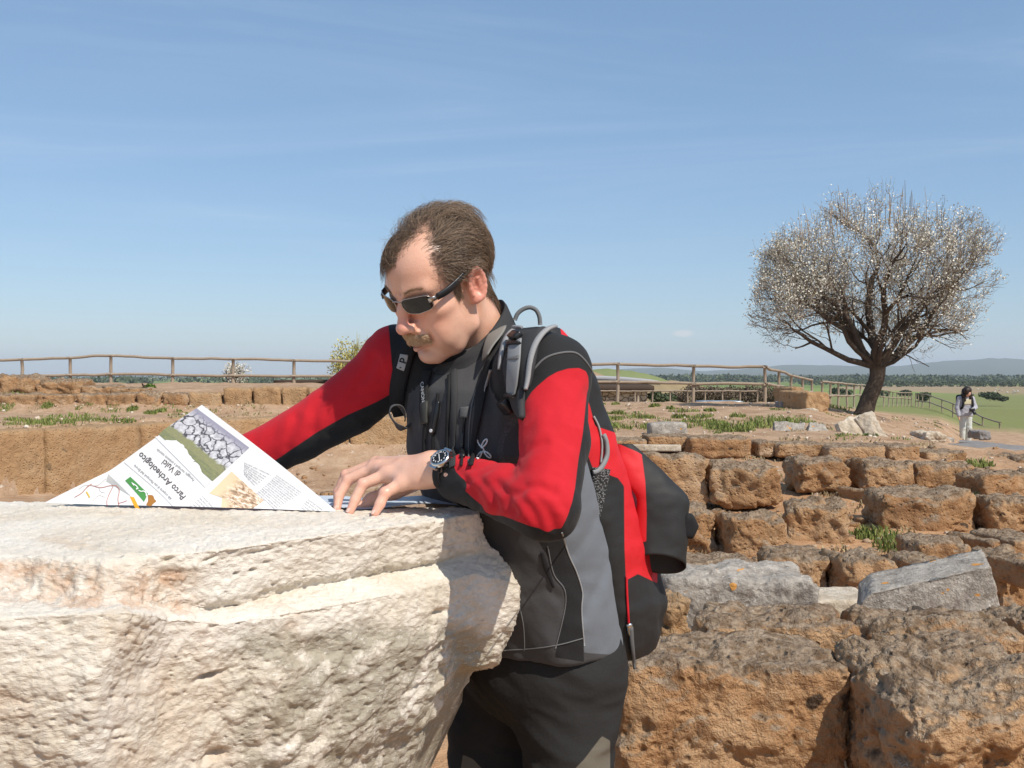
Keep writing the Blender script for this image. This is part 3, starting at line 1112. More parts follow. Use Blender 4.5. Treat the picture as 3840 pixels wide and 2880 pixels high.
def fence(name, posts, label, rails=(1.0, .5), r=.05, mat=None, seed=1, rr=.045):
    b0 = posts[len(posts) // 2]
    e = empty(name, P(b0[0], b0[2], b0[3]), label, 'fence')
    tops, bots = [], []
    for k, (u, vt, vb, d) in enumerate(posts):
        t, b = P(u, vt, d), P(u, vb, d)
        tops.append(t)
        bots.append(b)
        b2 = b - np.array([0, 0, .35])
        V, F = tube(np.linspace(b2, t + np.array([0, 0, .03]), 5) + np.random.RandomState(seed * 50 + k).normal(size=(5, 3)) * [.008, .008, 0], np.linspace(r * 1.08, r * .92, 5), 8)
        mesh_obj('post', V, F, mat or WOOD, e)
    for k in range(len(posts) - 1):
        for j, f in enumerate(rails):
            a = bots[k] + (tops[k] - bots[k]) * f
            b = bots[k + 1] + (tops[k + 1] - bots[k + 1]) * f
            off = np.array([0, -.06 if f < .95 else 0, .02 if f > .95 else 0])
            dv = (b - a) * .03
            V, F = tube(wobble(a - dv, b + dv, 9, .035, seed * 99 + k * 7 + j) + off, rr, 7)
            mesh_obj('rail', V, F, mat or WOOD, e)
    return e


fence('wooden_fence', [(-30, 362, 392, 33)] + [(u, v, 389, 33) for u, v in ((22, 360), (70, 358.6), (111, 356.4), (173, 359), (233, 359.8), (294, 361), (355, 362), (416, 363))], 'rustic two-rail wooden fence against the sky above the tufa walls', (1.0, .46), r=.055)
fence('wooden_fence', [(545, 364, 401, 30), (617.5, 364.6, 401.5, 30), (693.5, 366.6, 403, 30), (765, 367.4, 403, 30), (779, 371.6, 402, 33), (791, 376, 402, 36), (803, 378.5, 404, 38), (812, 380.5, 404, 40)], 'rustic two-rail wooden fence turning a corner beside the ochre blocks', (1.0, .53), seed=3)
fp = [(822, 382.5, 406.5, 40.5), (830.5, 382.9, 407.3, 42), (838.3, 383.6, 405.6, 45), (846.7, 384.2, 404.5, 49), (854.2, 384.8, 404, 54), (860.5, 385.6, 402.8, 60), (867, 386, 402, 65), (875, 388, 402, 72), (883.7, 390.6, 402.7, 80), (888.7, 391.2, 402.7, 82), (893, 392.2, 402.6, 84), (897, 392.6, 402.6, 85), (901.6, 392.9, 402.6, 86), (905, 393, 402.8, 86), (908.6, 393, 403, 86), (911.5, 393.2, 403.5, 86)]
fence('wooden_fence', fp, 'receding wooden fence of close pale posts behind the blossoming tree', (1.0, .45), seed=5)
fp = [(915.9, 393.3, 405, 86), (918.4, 393.7, 405, 84), (922.5, 394.5, 405.3, 82), (929.8, 396, 405.8, 80), (942, 400, 411, 72), (953, 404, 417, 66), (968, 411, 424, 62), (982.5, 417.5, 430.5, 58), (1000, 423, 437, 55)]
fence('wooden_railing', fp, 'wooden railing sloping down behind the standing person', (1.0, .35), seed=6)
fence('low_fence', [(600 + k * 17.5, 391.5, 402.5, 44) for k in range(10)], 'low thin-railed fence beyond the corner fence', (1.0,), r=.035, rr=.03, seed=8)

# ------------------------------------------------------------------ hut and roofs behind the fence
def f_rubble(t, b):
    v = objvec(t, False)
    vo = nd(t, 'TexVoronoi', {'Vector': nd(t, 'Mapping', {'Vector': v, 'Scale': (1, 1, 1.7)}).outputs[0], 'Scale': 3.6}, feature='DISTANCE_TO_EDGE')
    vc = nd(t, 'TexVoronoi', {'Vector': nd(t, 'Mapping', {'Vector': v, 'Scale': (1, 1, 1.7)}).outputs[0], 'Scale': 3.6})
    c = mixc(t, nd(t, 'SeparateColor', {0: vc.outputs['Color']}).outputs[0], (0.46, 0.36, 0.25), (0.68, 0.58, 0.46))
    c = mixc(t, sstep(t, vo.outputs['Distance'], .0, .06), (0.22, 0.16, 0.11), c)
    t.links.new(c, b.inputs['Base Color'])
    bump(t, b, sstep(t, vo.outputs['Distance'], 0, .08), .06, 1)


RUBBLE = material('rubble_masonry', f_rubble, rough=1, spec=.05)
hut = empty('stone_hut', P(615, 404, 47), 'pale rubble stone hut with a low dark roof behind the fence', 'hut')
s = 47 / FPX
for (u0, u1, v0_, v1_, dy) in [(560, 648, 388, 410, 0)]:
    c = P((u0 + u1) / 2, (v0_ + v1_) / 2, 47)
    V, F = rbox_vf(((u1 - u0) * s / 2, 2.2, (v1_ - v0_) * s / 2), (30, 12, 10), .08)
    V = V + fbm(V * 2.2, 3)[:, None] * .08 * np.sign(V) * .5
    mesh_obj('wall', V + c + np.array([0, 2.2, 0]), F, RUBBLE, hut)
V, F = rbox_vf(((655 - 550) * s / 2, 2.7, .13), (20, 8, 2), .04)
V[:, 2] += .03 * V[:, 1]
mesh_obj('roof', V + P(600, 386.5, 47) + np.array([0, 2.0, 0]), F, DARKWOOD, hut)
V, F = rbox_vf((3.4, 1.6, .12), (16, 8, 3), .1)
V[:, 2] += .25 * np.cos(V[:, 0] / 3.4 * 1.5)
mesh_obj('roof_cover', V + P(590, 383.5, 47.5) + np.array([0, 2.2, 0]), F, material('roof_felt', base=(.33, .33, .34), rough=.9), hut)
for u in (598, 638):
    V, F = tube([P(u, 388, 46.5), P(u, 405, 46.5)], .06, 8)
    mesh_obj('post', V, F, WOOD, hut)
rf = empty('shelter_roof', P(330, 384, 42), 'low dark shelter roof seen behind the red sleeve', 'roof')
V, F = rbox_vf((2.0, 1.4, .08), (8, 6, 2), .03)
mesh_obj('roof_sheet', V + P(330, 381.6, 42), F, DARKWOOD, rf)
for u in (300, 360):
    V, F = tube([P(u, 382, 42), P(u, 398, 42)], .05, 8)
    mesh_obj('post', V, F, WOOD, rf)
V, F = rbox_vf((.75, .5, .05), (10, 4, 2), .03)
pipe = mesh_obj('metal_sheet', V + P(719, 402.0, 36), F, material('galvanised', base=(.36, .42, .47), rough=.4, Metallic=.6), loc=tuple(P(719, 403, 36)))
setp(pipe, 'pale blue metal roof sheet low behind the fence', 'metal sheet')

# ------------------------------------------------------------------ shrubs
def shrub(name, u, vt, vb, d, wpx, mats, label, n, size, seed, stem=True, cat='shrub', grp=None, clump=None, twigs=0, tm=None):
    top, bot = P(u, vt, d), P(u, vb, d)
    h = top[2] - bot[2]
    w = wpx * d / FPX / 2
    e = empty(name, bot, label, cat, grp)
    rs = np.random.RandomState(seed)
    mb = MB()
    for k in range(7 if stem else 4):
        a = rs.uniform(0, 6.28)
        p1 = bot + np.array([math.cos(a) * w * .6, math.sin(a) * w * .6, h * rs.uniform(.5, .9)])
        mb.add(*tube(spline([bot - [0, 0, .2], (bot + p1) / 2 + rs.normal(size=3) * .1 * w, p1], 6), np.linspace(.035, .01, 6) * max(1, h / 2), 5))
    if twigs:
        for k in range(twigs):
            a, el = rs.uniform(0, 6.28), rs.uniform(.1, 1.5)
            dr = np.array([math.cos(a) * math.cos(el) * w, math.sin(a) * math.cos(el) * w, math.sin(el) * h])
            p0 = bot + dr * rs.uniform(.1, .45)
            p1 = bot + dr * rs.uniform(.8, 1.05) + rs.normal(size=3) * .05 * w
            mb.add(*tube(spline([p0, (p0 + p1) / 2 + rs.normal(size=3) * .05 * w, p1], 4), np.linspace(.012, .005, 4) * max(1, h / 2), 3, caps=False))
    mb.build('stem', tm or DARKWOOD, e)
    mb = MB()
    nb = 9
    for k in range(nb):
        a = rs.uniform(0, 6.28)
        rr = math.sqrt(rs.uniform(0, 1)) * .6
        c = bot + np.array([math.cos(a) * w * rr, math.sin(a) * w * rr, h * rs.uniform(.3, .72)])
        mb.add(*leaf_cloud(c, (w * .5, w * .5, h * .30), n // nb, size, seed * 31 + k, shell=.1, clump=clump))
    mb.build('crown', mats, e, smooth=False)
    return e


shrub('yellow_green_tree', 357, 334, 394, 40, 56, L_YELLOW, 'yellow-green budding tree behind the shoulder of the red sleeve', 5200, .05, 11, cat='tree', clump=3.5, twigs=90, tm=L_YELLOW)
shrub('blossoming_shrub', 235, 361, 392, 45, 33, BLOSSOM, 'small white blossoming bush behind the left fence', 2200, .045, 12, clump=3, twigs=120)
shrub('green_shrub', 147, 382, 394, 19.5, 18, L_GREEN, 'bright green leafy plant on top of the tufa wall', 900, .03, 13, cat='plant')
shrub('dark_shrub', 663, 390, 406, 50, 34, L_OLIVE, 'dark green bush beside the stone hut', 2600, .09, 14)
th = []
for k, (u, w, vt) in enumerate([(700, 44, 383.5), (722, 50, 384.5), (745, 50, 382.5), (768, 46, 384), (682, 30, 389), (790, 40, 388)]):
    shrub('bare_thicket', u, vt, 408, 62 + k, w, L_BROWN, 'leafless brown thicket beyond the corner fence, %s from the stone hut' % ['second', 'third', 'fourth', 'fifth', 'first', 'sixth'][k], 2300, .07, 30 + k, grp='brown thickets beyond the fence', twigs=80, tm=L_BROWN)
for k, (u, w, vt, vb, d) in enumerate([(990, 22, 392, 400, 330), (1002, 12, 396, 401, 330), (968, 14, 393, 400, 360), (880, 20, 389, 397, 380), (905, 16, 390, 396, 380), (925, 14, 393, 401, 200), (840, 24, 388, 396, 240)]):
    shrub('dark_bush', u, vt, vb, d, w, L_OLIVE, 'isolated dark bush out in the green field', 700, .55, 50 + k, grp='bushes in the green field', stem=False)

# sheep in the field
WOOL = material('wool', base=(.72, .69, .62), rough=1)
SHF = material('sheep_face', base=(.12, .10, .085), rough=1)
rs = np.random.RandomState(21)
sv, sf = rbox_vf((.55, .27, .28), (8, 6, 6), .26)
sv = sv + fbm(sv * 6, 2)[:, None] * .05 * sv
sv[:, 2] += .68
lm, fm = MB(), MB()
for x in (-.34, .34):
    for y in (-.14, .14):
        lm.add(*tube([(x, y, 0), (x, y, .45)], .05, 5))
fm.add(*tube([(.5, 0, .8), (.68, 0, .86), (.86, 0, .72)], [.12, .12, .06], 7))
for k in range(16):
    u, v = rs.uniform(985, 1022), rs.uniform(388.5, 394)
    if k < 4:
        u = rs.uniform(960, 985)
    p = on_ground(u, v)
    if p is None or p.y < 150:
        continue
    e = empty('sheep', p, 'white sheep grazing in the green field', 'sheep', 'sheep grazing in the field')
    e.rotation_euler = (0, 0, rs.uniform(0, 6.28))
    if k == 0:
        parts = []
        for nm, (V, F), m in (('fleece', (sv, sf), WOOL), ('legs', (np.concatenate(lm.V), lm.F), SHF), ('head', (np.concatenate(fm.V), fm.F), SHF)):
            o = mesh_obj(nm, V, F, m)
            o.parent = e
            parts.append(o)
    else:
        for q in parts:
            o = q.copy()
            COL.objects.link(o)
            o.parent = e

# ------------------------------------------------------------------ grass tufts and gravel
rs = np.random.RandomState(5)
gvv, gff = [], []
n0 = 0


def tuft(p, rad, n, h):
    global n0
    a = rs.uniform(0, 6.28, n)
    r = np.sqrt(rs.uniform(0, 1, n)) * rad
    bx = np.stack([p[0] + np.cos(a) * r, p[1] + np.sin(a) * r], 1)
    hh = h * rs.uniform(.4, 1.1, n) * (1 - .5 * (r / rad) ** 2)
    bz = np.array([gz(x, y) for x, y in bx])
    lean = rs.normal(size=(n, 2)) * .35 * hh[:, None]
    w = rs.uniform(.002, .006, n) * (1 + p[1] / 14)
    wa = rs.uniform(0, 3.14, n)
    wx = np.stack([np.cos(wa), np.sin(wa)], 1) * w[:, None]
    b0 = np.c_[bx - wx, bz - .01]
    b1 = np.c_[bx + wx, bz - .01]
    m0 = np.c_[bx + lean * .4 - wx * .8, bz + hh * .6]
    m1 = np.c_[bx + lean * .4 + wx * .8, bz + hh * .6]
    t0 = np.c_[bx + lean, bz + hh]
    V = np.stack([b0, b1, m1, m0, t0], 1).reshape(-1, 3)
    i = np.arange(n)[:, None] * 5 + n0
    gvv.append(V)
    gff.extend((i + [0, 1, 2, 3]).tolist())
    gff.extend((i + [3, 2, 4]).tolist())
    n0 += 5 * n


spots = []
for x, y, r in [(140, 600, .45), (300, 600, .3), (110, 700, .6), (170, 820, .6), (310, 840, .5), (250, 760, .45), (330, 700, .4), (560, 740, .6), (640, 850, .5), (700, 620, .4), (870, 650, .35), (1010, 680, .7), (960, 740, .5), (1130, 790, .7), (1230, 820, .7), (1330, 800, .6), (1180, 740, .5), (1280, 670, .3), (1340, 850, .4), (1470, 850, .5), (1560, 730, .35), (1600, 880, .4), (1700, 840, .5), (1960, 810, .3), (1500, 880, .3), (1850, 570, .4)]:
    spots.append((586.7 + x * .09645, 346.7 + y * .09645, r * .40, 130, .10))
for u, v, r in [(20, 421, .35), (45, 422, .3), (70, 418, .5), (80, 421, .4), (30, 425, .4), (110, 425, .35), (128, 424, .2), (48, 406, .2), (5, 407, .25), (60, 425, .4), (10, 395, .3), (160, 412, .2), (150, 414, .15), (132, 410, .15)]:
    spots.append((u, v, r * .7, 150, .08))
for u, v, r, d in [(945, 510, .12, 0), (903, 545, .16, 0), (897, 550, .14, 0), (863, 537, .08, 0), (878, 538, .12, 0), (842, 537, .08, 0), (980, 500, .10, 0), (947, 482, .12, 0), (916, 470, .1, 0), (975, 550, .10, 0), (700, 585, .06, 0), (980, 466, .15, 0), (955, 527, .1, 0)]:
    spots.append((u, v, r, 130, .09))
for u, v in [(c10(x, y)) for x, y in [(80, 480), (50, 495), (130, 470), (620, 320), (700, 310), (520, 335), (1000, 300), (1090, 300), (1180, 300), (1250, 305)]]:
    spots.append((u, v, .5, 160, .14))
for u, v, r, n, h in spots:
    p = on_ground(u, v)
    if p is not None and p.y < 60:
        tuft(p, r * rs.uniform(.7, 1.2), n, h)
for k in range(110):
    u = rs.uniform(0, 420) if k < 40 else rs.uniform(590, 960)
    v = rs.uniform(404, 428) if k < 40 else rs.uniform(405, 440)
    p = on_ground(u, v)
    if p is not None and p.y < 40:
        tuft(p, rs.uniform(.06, .2), 26, .05)
dgv, dgf, _gv, _gf, _n0 = [], [], gvv, gff, n0
gvv, gff, n0 = dgv, dgf, 0
for k in range(330):
    u = rs.uniform(0, 430) if k < 110 else rs.uniform(590, 985)
    v = rs.uniform(402, 446) if k < 110 else rs.uniform(403, 560)
    p = on_ground(u, v)
    if p is not None and p.y < 40:
        tuft(p, rs.uniform(.05, .16), 22, .05)
L_DRY = m_leaf('dry_grass', (0.22, 0.16, 0.085), (0.46, 0.37, 0.22))
setp(mesh_obj('dry_grass', np.concatenate(gvv), gff, L_DRY, smooth=False), 'dry straw-coloured grass stubble on the bare soil', 'grass', kind='stuff')
gvv, gff, n0 = _gv, _gf, _n0
gr = mesh_obj('grass', np.concatenate(gvv), gff, GRASS, smooth=False)
setp(gr, 'green grass tufts growing on the bare soil and between the blocks', 'grass', kind='stuff')
mb = MB()
base_v, base_f = rbox_vf((1, 1, .7), (3, 3, 2), .6)
for k in range(900):
    if k < 260:
        u, v = rs.uniform(0, 430), rs.uniform(404, 446)
    elif k < 700:
        u, v = rs.uniform(590, 960), rs.uniform(403, 442)
    else:
        u, v = rs.uniform(640, 1023), rs.uniform(450, 600)
    p = on_ground(u, v)
    if p is None or p.y > 40:
        continue
    s = .004 + .012 * rs.rand() ** 3
    s *= 1 + p.y / 18
    V = base_v * s * rs.uniform(.6, 1.3, 3) + rs.normal(size=(len(base_v), 3)) * s * .2
    a = rs.uniform(0, 6.28)
    Rz = np.array([[math.cos(a), -math.sin(a), 0], [math.sin(a), math.cos(a), 0], [0, 0, 1]])
    mb.add(V @ Rz.T + np.array(p) + [0, 0, s * .3], base_f)
m_gravel = material('gravel', lambda t, b: t.links.new(mixc(t, nd(t, 'NewGeometry').outputs['Random Per Island'], (0.36, 0.25, 0.16), (0.70, 0.62, 0.52)), b.inputs['Base Color']), rough=1, spec=.05)
setp(mb.build('gravel', m_gravel), 'small pale stones strewn over the soil', 'gravel', kind='stuff')

mb = MB()
rb_v, rb_f = rbox_vf((1, .9, .75), (4, 4, 3), .45)
for k in range(300):
    u, v = (rs.uniform(660, 1023), rs.uniform(448, 600)) if k < 230 else (rs.uniform(270, 430), rs.uniform(440, 500))
    p = on_ground(u, v)
    if p is None or p.y > 20:
        continue
    s = .012 + .045 * rs.rand() ** 2.5
    V = rb_v * s * rs.uniform(.6, 1.25, 3)
    V = V + fbm(V / s * 1.3 + k, 2)[:, None] * s * .35 * np.sign(V)
    a = rs.uniform(0, 6.28)
    Rz = np.array([[math.cos(a), -math.sin(a), 0], [math.sin(a), math.cos(a), 0], [0, 0, 1]])
    mb.add(V @ Rz.T + np.array(p) + [0, 0, s * .3], rb_f)
setp(mb.build('rubble', TUFA), 'broken tufa rubble lying between the blocks', 'rubble', kind='stuff')

# ------------------------------------------------------------------ blossoming tree
def f_bark(t, b):
    v = objvec(t, False)
    mp = nd(t, 'Mapping', {'Vector': v, 'Scale': (6, 6, 2)}).outputs[0]
    c = mixc(t, noise(t, mp, 2.0, 6, .7), (0.035, 0.026, 0.019), (0.19, 0.145, 0.11))
    t.links.new(c, b.inputs['Base Color'])
    bump(t, b, noise(t, mp, 3.5, 6, .75, .5), .06, 1)


BARK = material('bark', f_bark, rough=1, spec=.1)
TWIG = material('twig', lambda t, b: t.links.new(mixc(t, nd(t, 'NewGeometry').outputs['Random Per Island'], (0.14, 0.11, 0.085), (0.40, 0.32, 0.25)), b.inputs['Base Color']), rough=1, spec=.1)


def almond_tree():
    d = 24.0
    base = P(862, 421, d)
    e = empty('blossoming_tree', base, 'leaning almond tree in white blossom with many bare twigs', 'tree')
    rs = np.random.RandomState(17)
    s = d / FPX
    tr, br, tw = MB(), MB(), MB()
    buds = []
    fork = P(877, 366, d)
    trunk = spline([base + [-.25, 0, -.3], base + [0.02, 0, .1], P(869, 398, d), P(876, 380, d), fork], 14)
    rad = np.interp(np.linspace(0, 1, 14), [0, .15, .5, .8, 1], [.30, .215, .175, .165, .17])
    V, F = tube(trunk, rad, 18)
    c = trunk.mean(0)
    V = V + (fbm(V * 4, 3)[:, None] * .05 + .05 * ridged(V * [3, 3, .7], 2)[:, None]) * ((V - c) * [1, 1, 0]) * 1.2
    tr.add(V, F)

    # crown envelope (image space, scaled to metres): ellipse-ish, centre
    cc = P(874, 285, d)

    def env(p):
        q = (p - cc) / np.array([5.75 * .415, 2.2, 3.95 * .5])
        n_ = np.linalg.norm(q) + 1e-6
        return n_ * (1 + .30 * pn((q / n_ * 1.7 + 4.2)[None])[0])

    def grow(p0, dr, L, r, lev):
        n = 6 if lev < 3 else 4
        pts = [p0]
        v = dr / np.linalg.norm(dr)
        for k in range(n):
            v = v + rs.normal(size=3) * (.20 if lev < 3 else .28) + np.array([0, 0, .05 if lev < 3 else .16])
            v /= np.linalg.norm(v)
            pts.append(pts[-1] + v * L / n)
            if env(pts[-1]) > 1.06 and lev < 5:
                break
        pts = np.array(pts)
        if len(pts) < 3:
            return
        r1 = r * (.50 if lev < 4 else .35)
        (br if lev < 3 else tw).add(*tube(pts, np.linspace(r, r1, len(pts)), 8 if lev < 2 else (5 if lev < 3 else 3), caps=False))
        if lev >= 3:
            for p in pts[1:]:
                if rs.rand() < .85:
                    buds.append((p, lev))
        if lev >= 5:
            return
        nch = [4, 5, 4, 3, 3][lev]
        for k in range(nch):
            t = rs.uniform(.3, 1) if k else 1.0
            i = min(len(pts) - 1, max(1, int(t * (len(pts) - 1))))
            ax = rs.normal(size=3)
            w = pts[i] - pts[i - 1]
            w /= np.linalg.norm(w)
            ax -= w * (ax @ w)
            ax /= np.linalg.norm(ax)
            ang = rs.uniform(.35, .95) if k else rs.uniform(0, .3)
            out = (pts[i] - cc) * [1, 1, .5]
            nd_ = w * math.cos(ang) + ax * math.sin(ang) + out / (np.linalg.norm(out) + .1) * .22
            grow(pts[i], nd_, L * rs.uniform(.58, .78), max(.0045, r1 * rs.uniform(.6, .9)), lev + 1)

    mains = [(-1.15, .1, .75, 2.0, .10), (-.65, .4, 1.0, 2.1, .10), (-.2, -.35, 1.3, 2.1, .11), (.25, .3, 1.3, 2.2, .13), (.62, -.25, 1.0, 2.0, .11), (1.1, .2, .55, 2.0, .09), (.75, .1, .30, 1.7, .05), (-1.15, -.3, .42, 2.0, .08), (.1, .9, .8, 1.6, .07), (.0, -.9, .7, 1.5, .07), (1.2, -.1, .95, 2.0, .08), (1.0, -.3, .30, 1.9, .05), (-.9, -.5, .9, 1.9, .07)]
    for x, y, z, L, r in mains:
        grow(fork + np.array([x * .06, y * .06, -.02]), np.array([x, y, z]), L, r, 0)
    # upright water shoots along the top
    for k in range(100):
        a = rs.uniform(-1, 1)
        x = cc[0] + a * 2.2
        z = cc[2] + 3.95 * .5 * math.sqrt(max(0, 1 - (a * .93) ** 2)) * rs.uniform(.7, .98)
        p = np.array([x, cc[1] + rs.uniform(-.9, .9), z])
        v = np.array([rs.normal() * .06 + a * .12, rs.normal() * .06, 1])
        L = rs.uniform(.15, .6)
        tw.add(*tube([p - v * .3, p, p + v * L * .5, p + v * L + rs.normal(size=3) * .02], [.011, .009, .007, .004], 3, caps=False))
    tr.build('trunk', BARK, e)
    br.build('branch', BARK, e)
    tw.build('twig', TWIG, e)
    B = np.array([p for p, l in buds])
    pick = rs.rand(len(B)) < np.clip(.62 - .0 + .25 * (cc[0] - B[:, 0]) / 2.5 + .28 * (B[:, 2] - cc[2]) / 2.1, .12, .95)
    pick &= rs.rand(len(B)) < np.clip(.55 + 1.6 * fbm(B * 1.5 + 2, 2), .05, 1)
    B1 = B[pick]

    def specks(Pn, per, spread, size):
        n = len(Pn) * per
        p = np.repeat(Pn, per, 0) + rs.normal(size=(n, 3)) * spread
        a = rs.normal(size=(n, 3))
        a /= np.linalg.norm(a, axis=1)[:, None]
        b = np.cross(a, rs.normal(size=(n, 3)))
        b /= np.linalg.norm(b, axis=1)[:, None]
        sz = size * rs.uniform(.5, 1.25, (n, 1))
        return np.stack([p - a * sz, p - b * sz, p + a * sz, p + b * sz], 1).reshape(-1, 3), np.arange(4 * n).reshape(-1, 4)
    if len(B1) > 11500:
        B1 = B1[rs.permutation(len(B1))[:11500]]
    V, F = specks(B1, 3, .06, .021)
    mesh_obj('blossom', V, F, BLOSSOM, e, smooth=False)
    V, F = specks(B[rs.permutation(len(B))[:9000]], 1, .03, .013)
    mesh_obj('crown', V, F, BUD, e, smooth=False)
    print('tree', len(B), sum(len(v) for v in tw.V))


almond_tree()

# ------------------------------------------------------------------ haze
def haze():
    c = np.array([0, 5500, 85.])
    V, F = box_vf(c, (9000, 6600, 105))
    m = bpy.data.materials.new('haze')
    m.use_nodes = True
    t = m.node_tree
    t.nodes.clear()
    pv = nd(t, 'VolumePrincipled', {'Color': (0.80, 0.88, 1.0), 'Density': 0.00010, 'Anisotropy': 0.0})
    nd(t, 'OutputMaterial', {'Volume': pv.outputs[0]})
    o = mesh_obj('haze', V, F, m, smooth=False)
    setp(o, 'thin pale haze in the air over the plain', 'haze', kind='stuff')


haze()

# ------------------------------------------------------------------ the travertine block used as a table
TOPZ = -.242          # its top, relative to the camera height


def big_stone():
    cols = [-350, 0, 430, 700, 900, 1200, 1500, 1800, 1930]
    U = lambda x: x * .2411
    W = lambda y: 480 + y * .2411

    def dtop(y):
        return -TOPZ * FPX / (W(y) - V0)
    rows = []

    def row(pts):
        rows.append([P(U(x), W(y), d) for x, y, d in pts])
    bx = [-350, 0, 430, 700, 900, 1200, 1500, 1800, 1930]
    by = [68, 74, 80, 84, 88, 95, 102, 110, 114]
    row([(x, y, dtop(y)) for x, y in zip(bx, by)] + [(1965, 116, 1.93), (1960, 116, 1.98)])
    mxy = [(-350, 180), (0, 180), (430, 185), (700, 180), (900, 175), (1200, 160), (1500, 150), (1800, 138), (1945, 128)]
    row([(x, y, dtop(y)) for x, y in mxy] + [(1972, 124, 1.88), (1964, 124, 1.97)])
    r1 = [(-350, 330), (0, 312), (430, 325), (700, 300), (900, 285), (1200, 245), (1500, 208), (1800, 168), (1968, 142)]
    d1 = [dtop(y) for x, y in r1]
    row([(x, y, d) for (x, y), d in zip(r1, d1)] + [(1985, 146, 1.84), (1975, 150, 1.96)])
    r2 = [(-350, 430), (0, 440), (430, 475), (700, 480), (880, 500), (1200, 430), (1500, 372), (1800, 318), (1965, 285)]
    lo2 = [-.03, -.035, -.03, -.012, .008, .012, .012, .012, .012]
    row([(x, y, d + o) for (x, y), d, o in zip(r2, d1, lo2)] + [(2012, 245, 1.84), (1990, 250, 1.96)])
    r3 = [(-350, 470), (0, 480), (430, 505), (700, 515), (880, 532), (1200, 462), (1500, 400), (1800, 345), (1962, 310)]
    lo3 = [-.05, -.06, -.05, -.015, .022, .03, .03, .03, .03]
    row([(x, y, d + o) for (x, y), d, o in zip(r3, d1, lo3)] + [(2070, 295, 1.84), (2040, 300, 1.96)])
    r4 = [(-350, 580), (0, 570), (540, 545), (720, 580), (930, 595), (1200, 550), (1500, 500), (1800, 440), (1955, 390)]
    d4 = [1.18, 1.22, 1.26, 1.365, 1.41, 1.472, 1.562, 1.675, 1.76]
    row([(x, y, d) for (x, y), d in zip(r4, d4)] + [(2172, 430, 1.83), (2120, 430, 1.96)])
    r5 = [(-350, 840), (0, 840), (405, 810), (700, 840), (920, 850), (1210, 800), (1500, 750), (1800, 680), (1930, 620)]
    d5 = [1.17, 1.21, 1.235, 1.375, 1.42, 1.462, 1.55, 1.67, 1.76]
    row([(x, y, d) for (x, y), d in zip(r5, d5)] + [(2158, 590, 1.83), (2110, 590, 1.96)])
    r6 = [(-350, 1200), (0, 1200), (385, 1180), (690, 1180), (870, 1180), (1200, 1150), (1500, 1080), (1770, 930), (1915, 785)]
    d6 = [1.20, 1.23, 1.245, 1.37, 1.43, 1.47, 1.57, 1.70, 1.79]
    row([(x, y, d) for (x, y), d in zip(r6, d6)] + [(2085, 772, 1.84), (2040, 772, 1.97)])
    r7 = [(-350, 1700), (0, 1700), (400, 1700), (700, 1680), (880, 1650), (1180, 1560), (1440, 1420), (1735, 1130), (1890, 850)]
    d7 = [1.26, 1.28, 1.30, 1.40, 1.46, 1.53, 1.66, 1.79, 1.86]
    row([(x, y, d) for (x, y), d in zip(r7, d7)] + [(1970, 802, 1.92), (1940, 800, 2.05)])
    last = rows[-1]
    b = []
    for i, p in enumerate(last):
        x = min(p[0], -.66 + .015 * i)
        b.append(np.array([x, min(p[1] + .06, 2.0), -.05]))
    rows.append(b)
    A = np.array(rows)                      # rows x cols x 3
    # close the back: one more row from the top back edge downwards
    back = np.array([[p[0], p[1] + .03, p[2] - .5] for p in A[0]])
    back2 = np.array([[q[0], max(p[1] + .05, q[1] + .2), -.05] for p, q in zip(A[0], A[-1])])
    A = np.concatenate([back2[None], back[None], A], 0)
    nr = [2, 6, 34, 44, 46, 16, 46, 62, 70, 50, 24]
    nc = [30, 56, 44, 40, 60, 60, 60, 34, 34, 14]

    def up(A, ns):
        out = []
        for i, n in enumerate(ns):
            t = np.arange(n)[:, None, None] / n
            out.append(A[i][None] * (1 - t) + A[i + 1][None] * t)
        out.append(A[-1][None])
        return np.concatenate(out)
    G = up(A, nr)
    G = np.transpose(up(np.transpose(G, (1, 0, 2)), nc), (1, 0, 2))
    for it in range(9):
        H = G.copy()
        H[1:-1] = (G[:-2] + G[2:] + 2 * G[1:-1]) / 4
        G = H.copy()
        G[:, 1:-1] = (H[:, :-2] + H[:, 2:] + 2 * H[:, 1:-1]) / 4
    n0, n1 = G.shape[:2]
    V = G.reshape(-1, 3)
    F = grid_faces(n0, n1)
    N = vnormals(V, F)
    if N[(n0 // 2) * n1 + n1 // 3][1] > 0:
        F = F[:, ::-1]
        N = -N
    uv = uv_of(V)
    x6, y6 = uv[:, 0] / .2411, (uv[:, 1] - 480) / .2411
    topm = ss(N[:, 2], .6, .9)
    along = np.array([.775, .63, 0])
    s_ = V @ along
    q = np.stack([s_ * 1.0, V[:, 2] * 1.0, V[:, 1]], 1)
    # strata run slightly downhill along the block
    st = np.stack([s_ * 13, (V[:, 2] - s_ * .12) * 27, V[:, 1] * 13], 1)
    rough = ss(x6, 820, 1050) * ss(y6, 560, 680) * (1 - .5 * ss(x6, 1900, 2050))
    leftr = (1 - ss(x6, 350, 480)) * ss(y6, 600, 700)
    dsp = fbm(V * 5, 3) * .012 * (1 - .8 * topm)
    dsp += fbm(V * 24, 4, .6) * .0055 * (1 - .55 * topm)
    dsp += fbm(st * .5, 4, .62) * .0075 * rough
    dsp -= np.maximum(0, ridged(st * .33 + 5, 3) - .95) * .012 * rough
    dsp -= np.maximum(0, ridged(st * .8 + 9, 2) - .9) * .006 * rough
    br = (1 - ss(np.abs(y6 - 420 - .05 * x6), 60, 110)) * (1 - ss(x6, 750, 880))
    dsp += (fbm(V * 18, 5, .65) * .014 - .002) * br
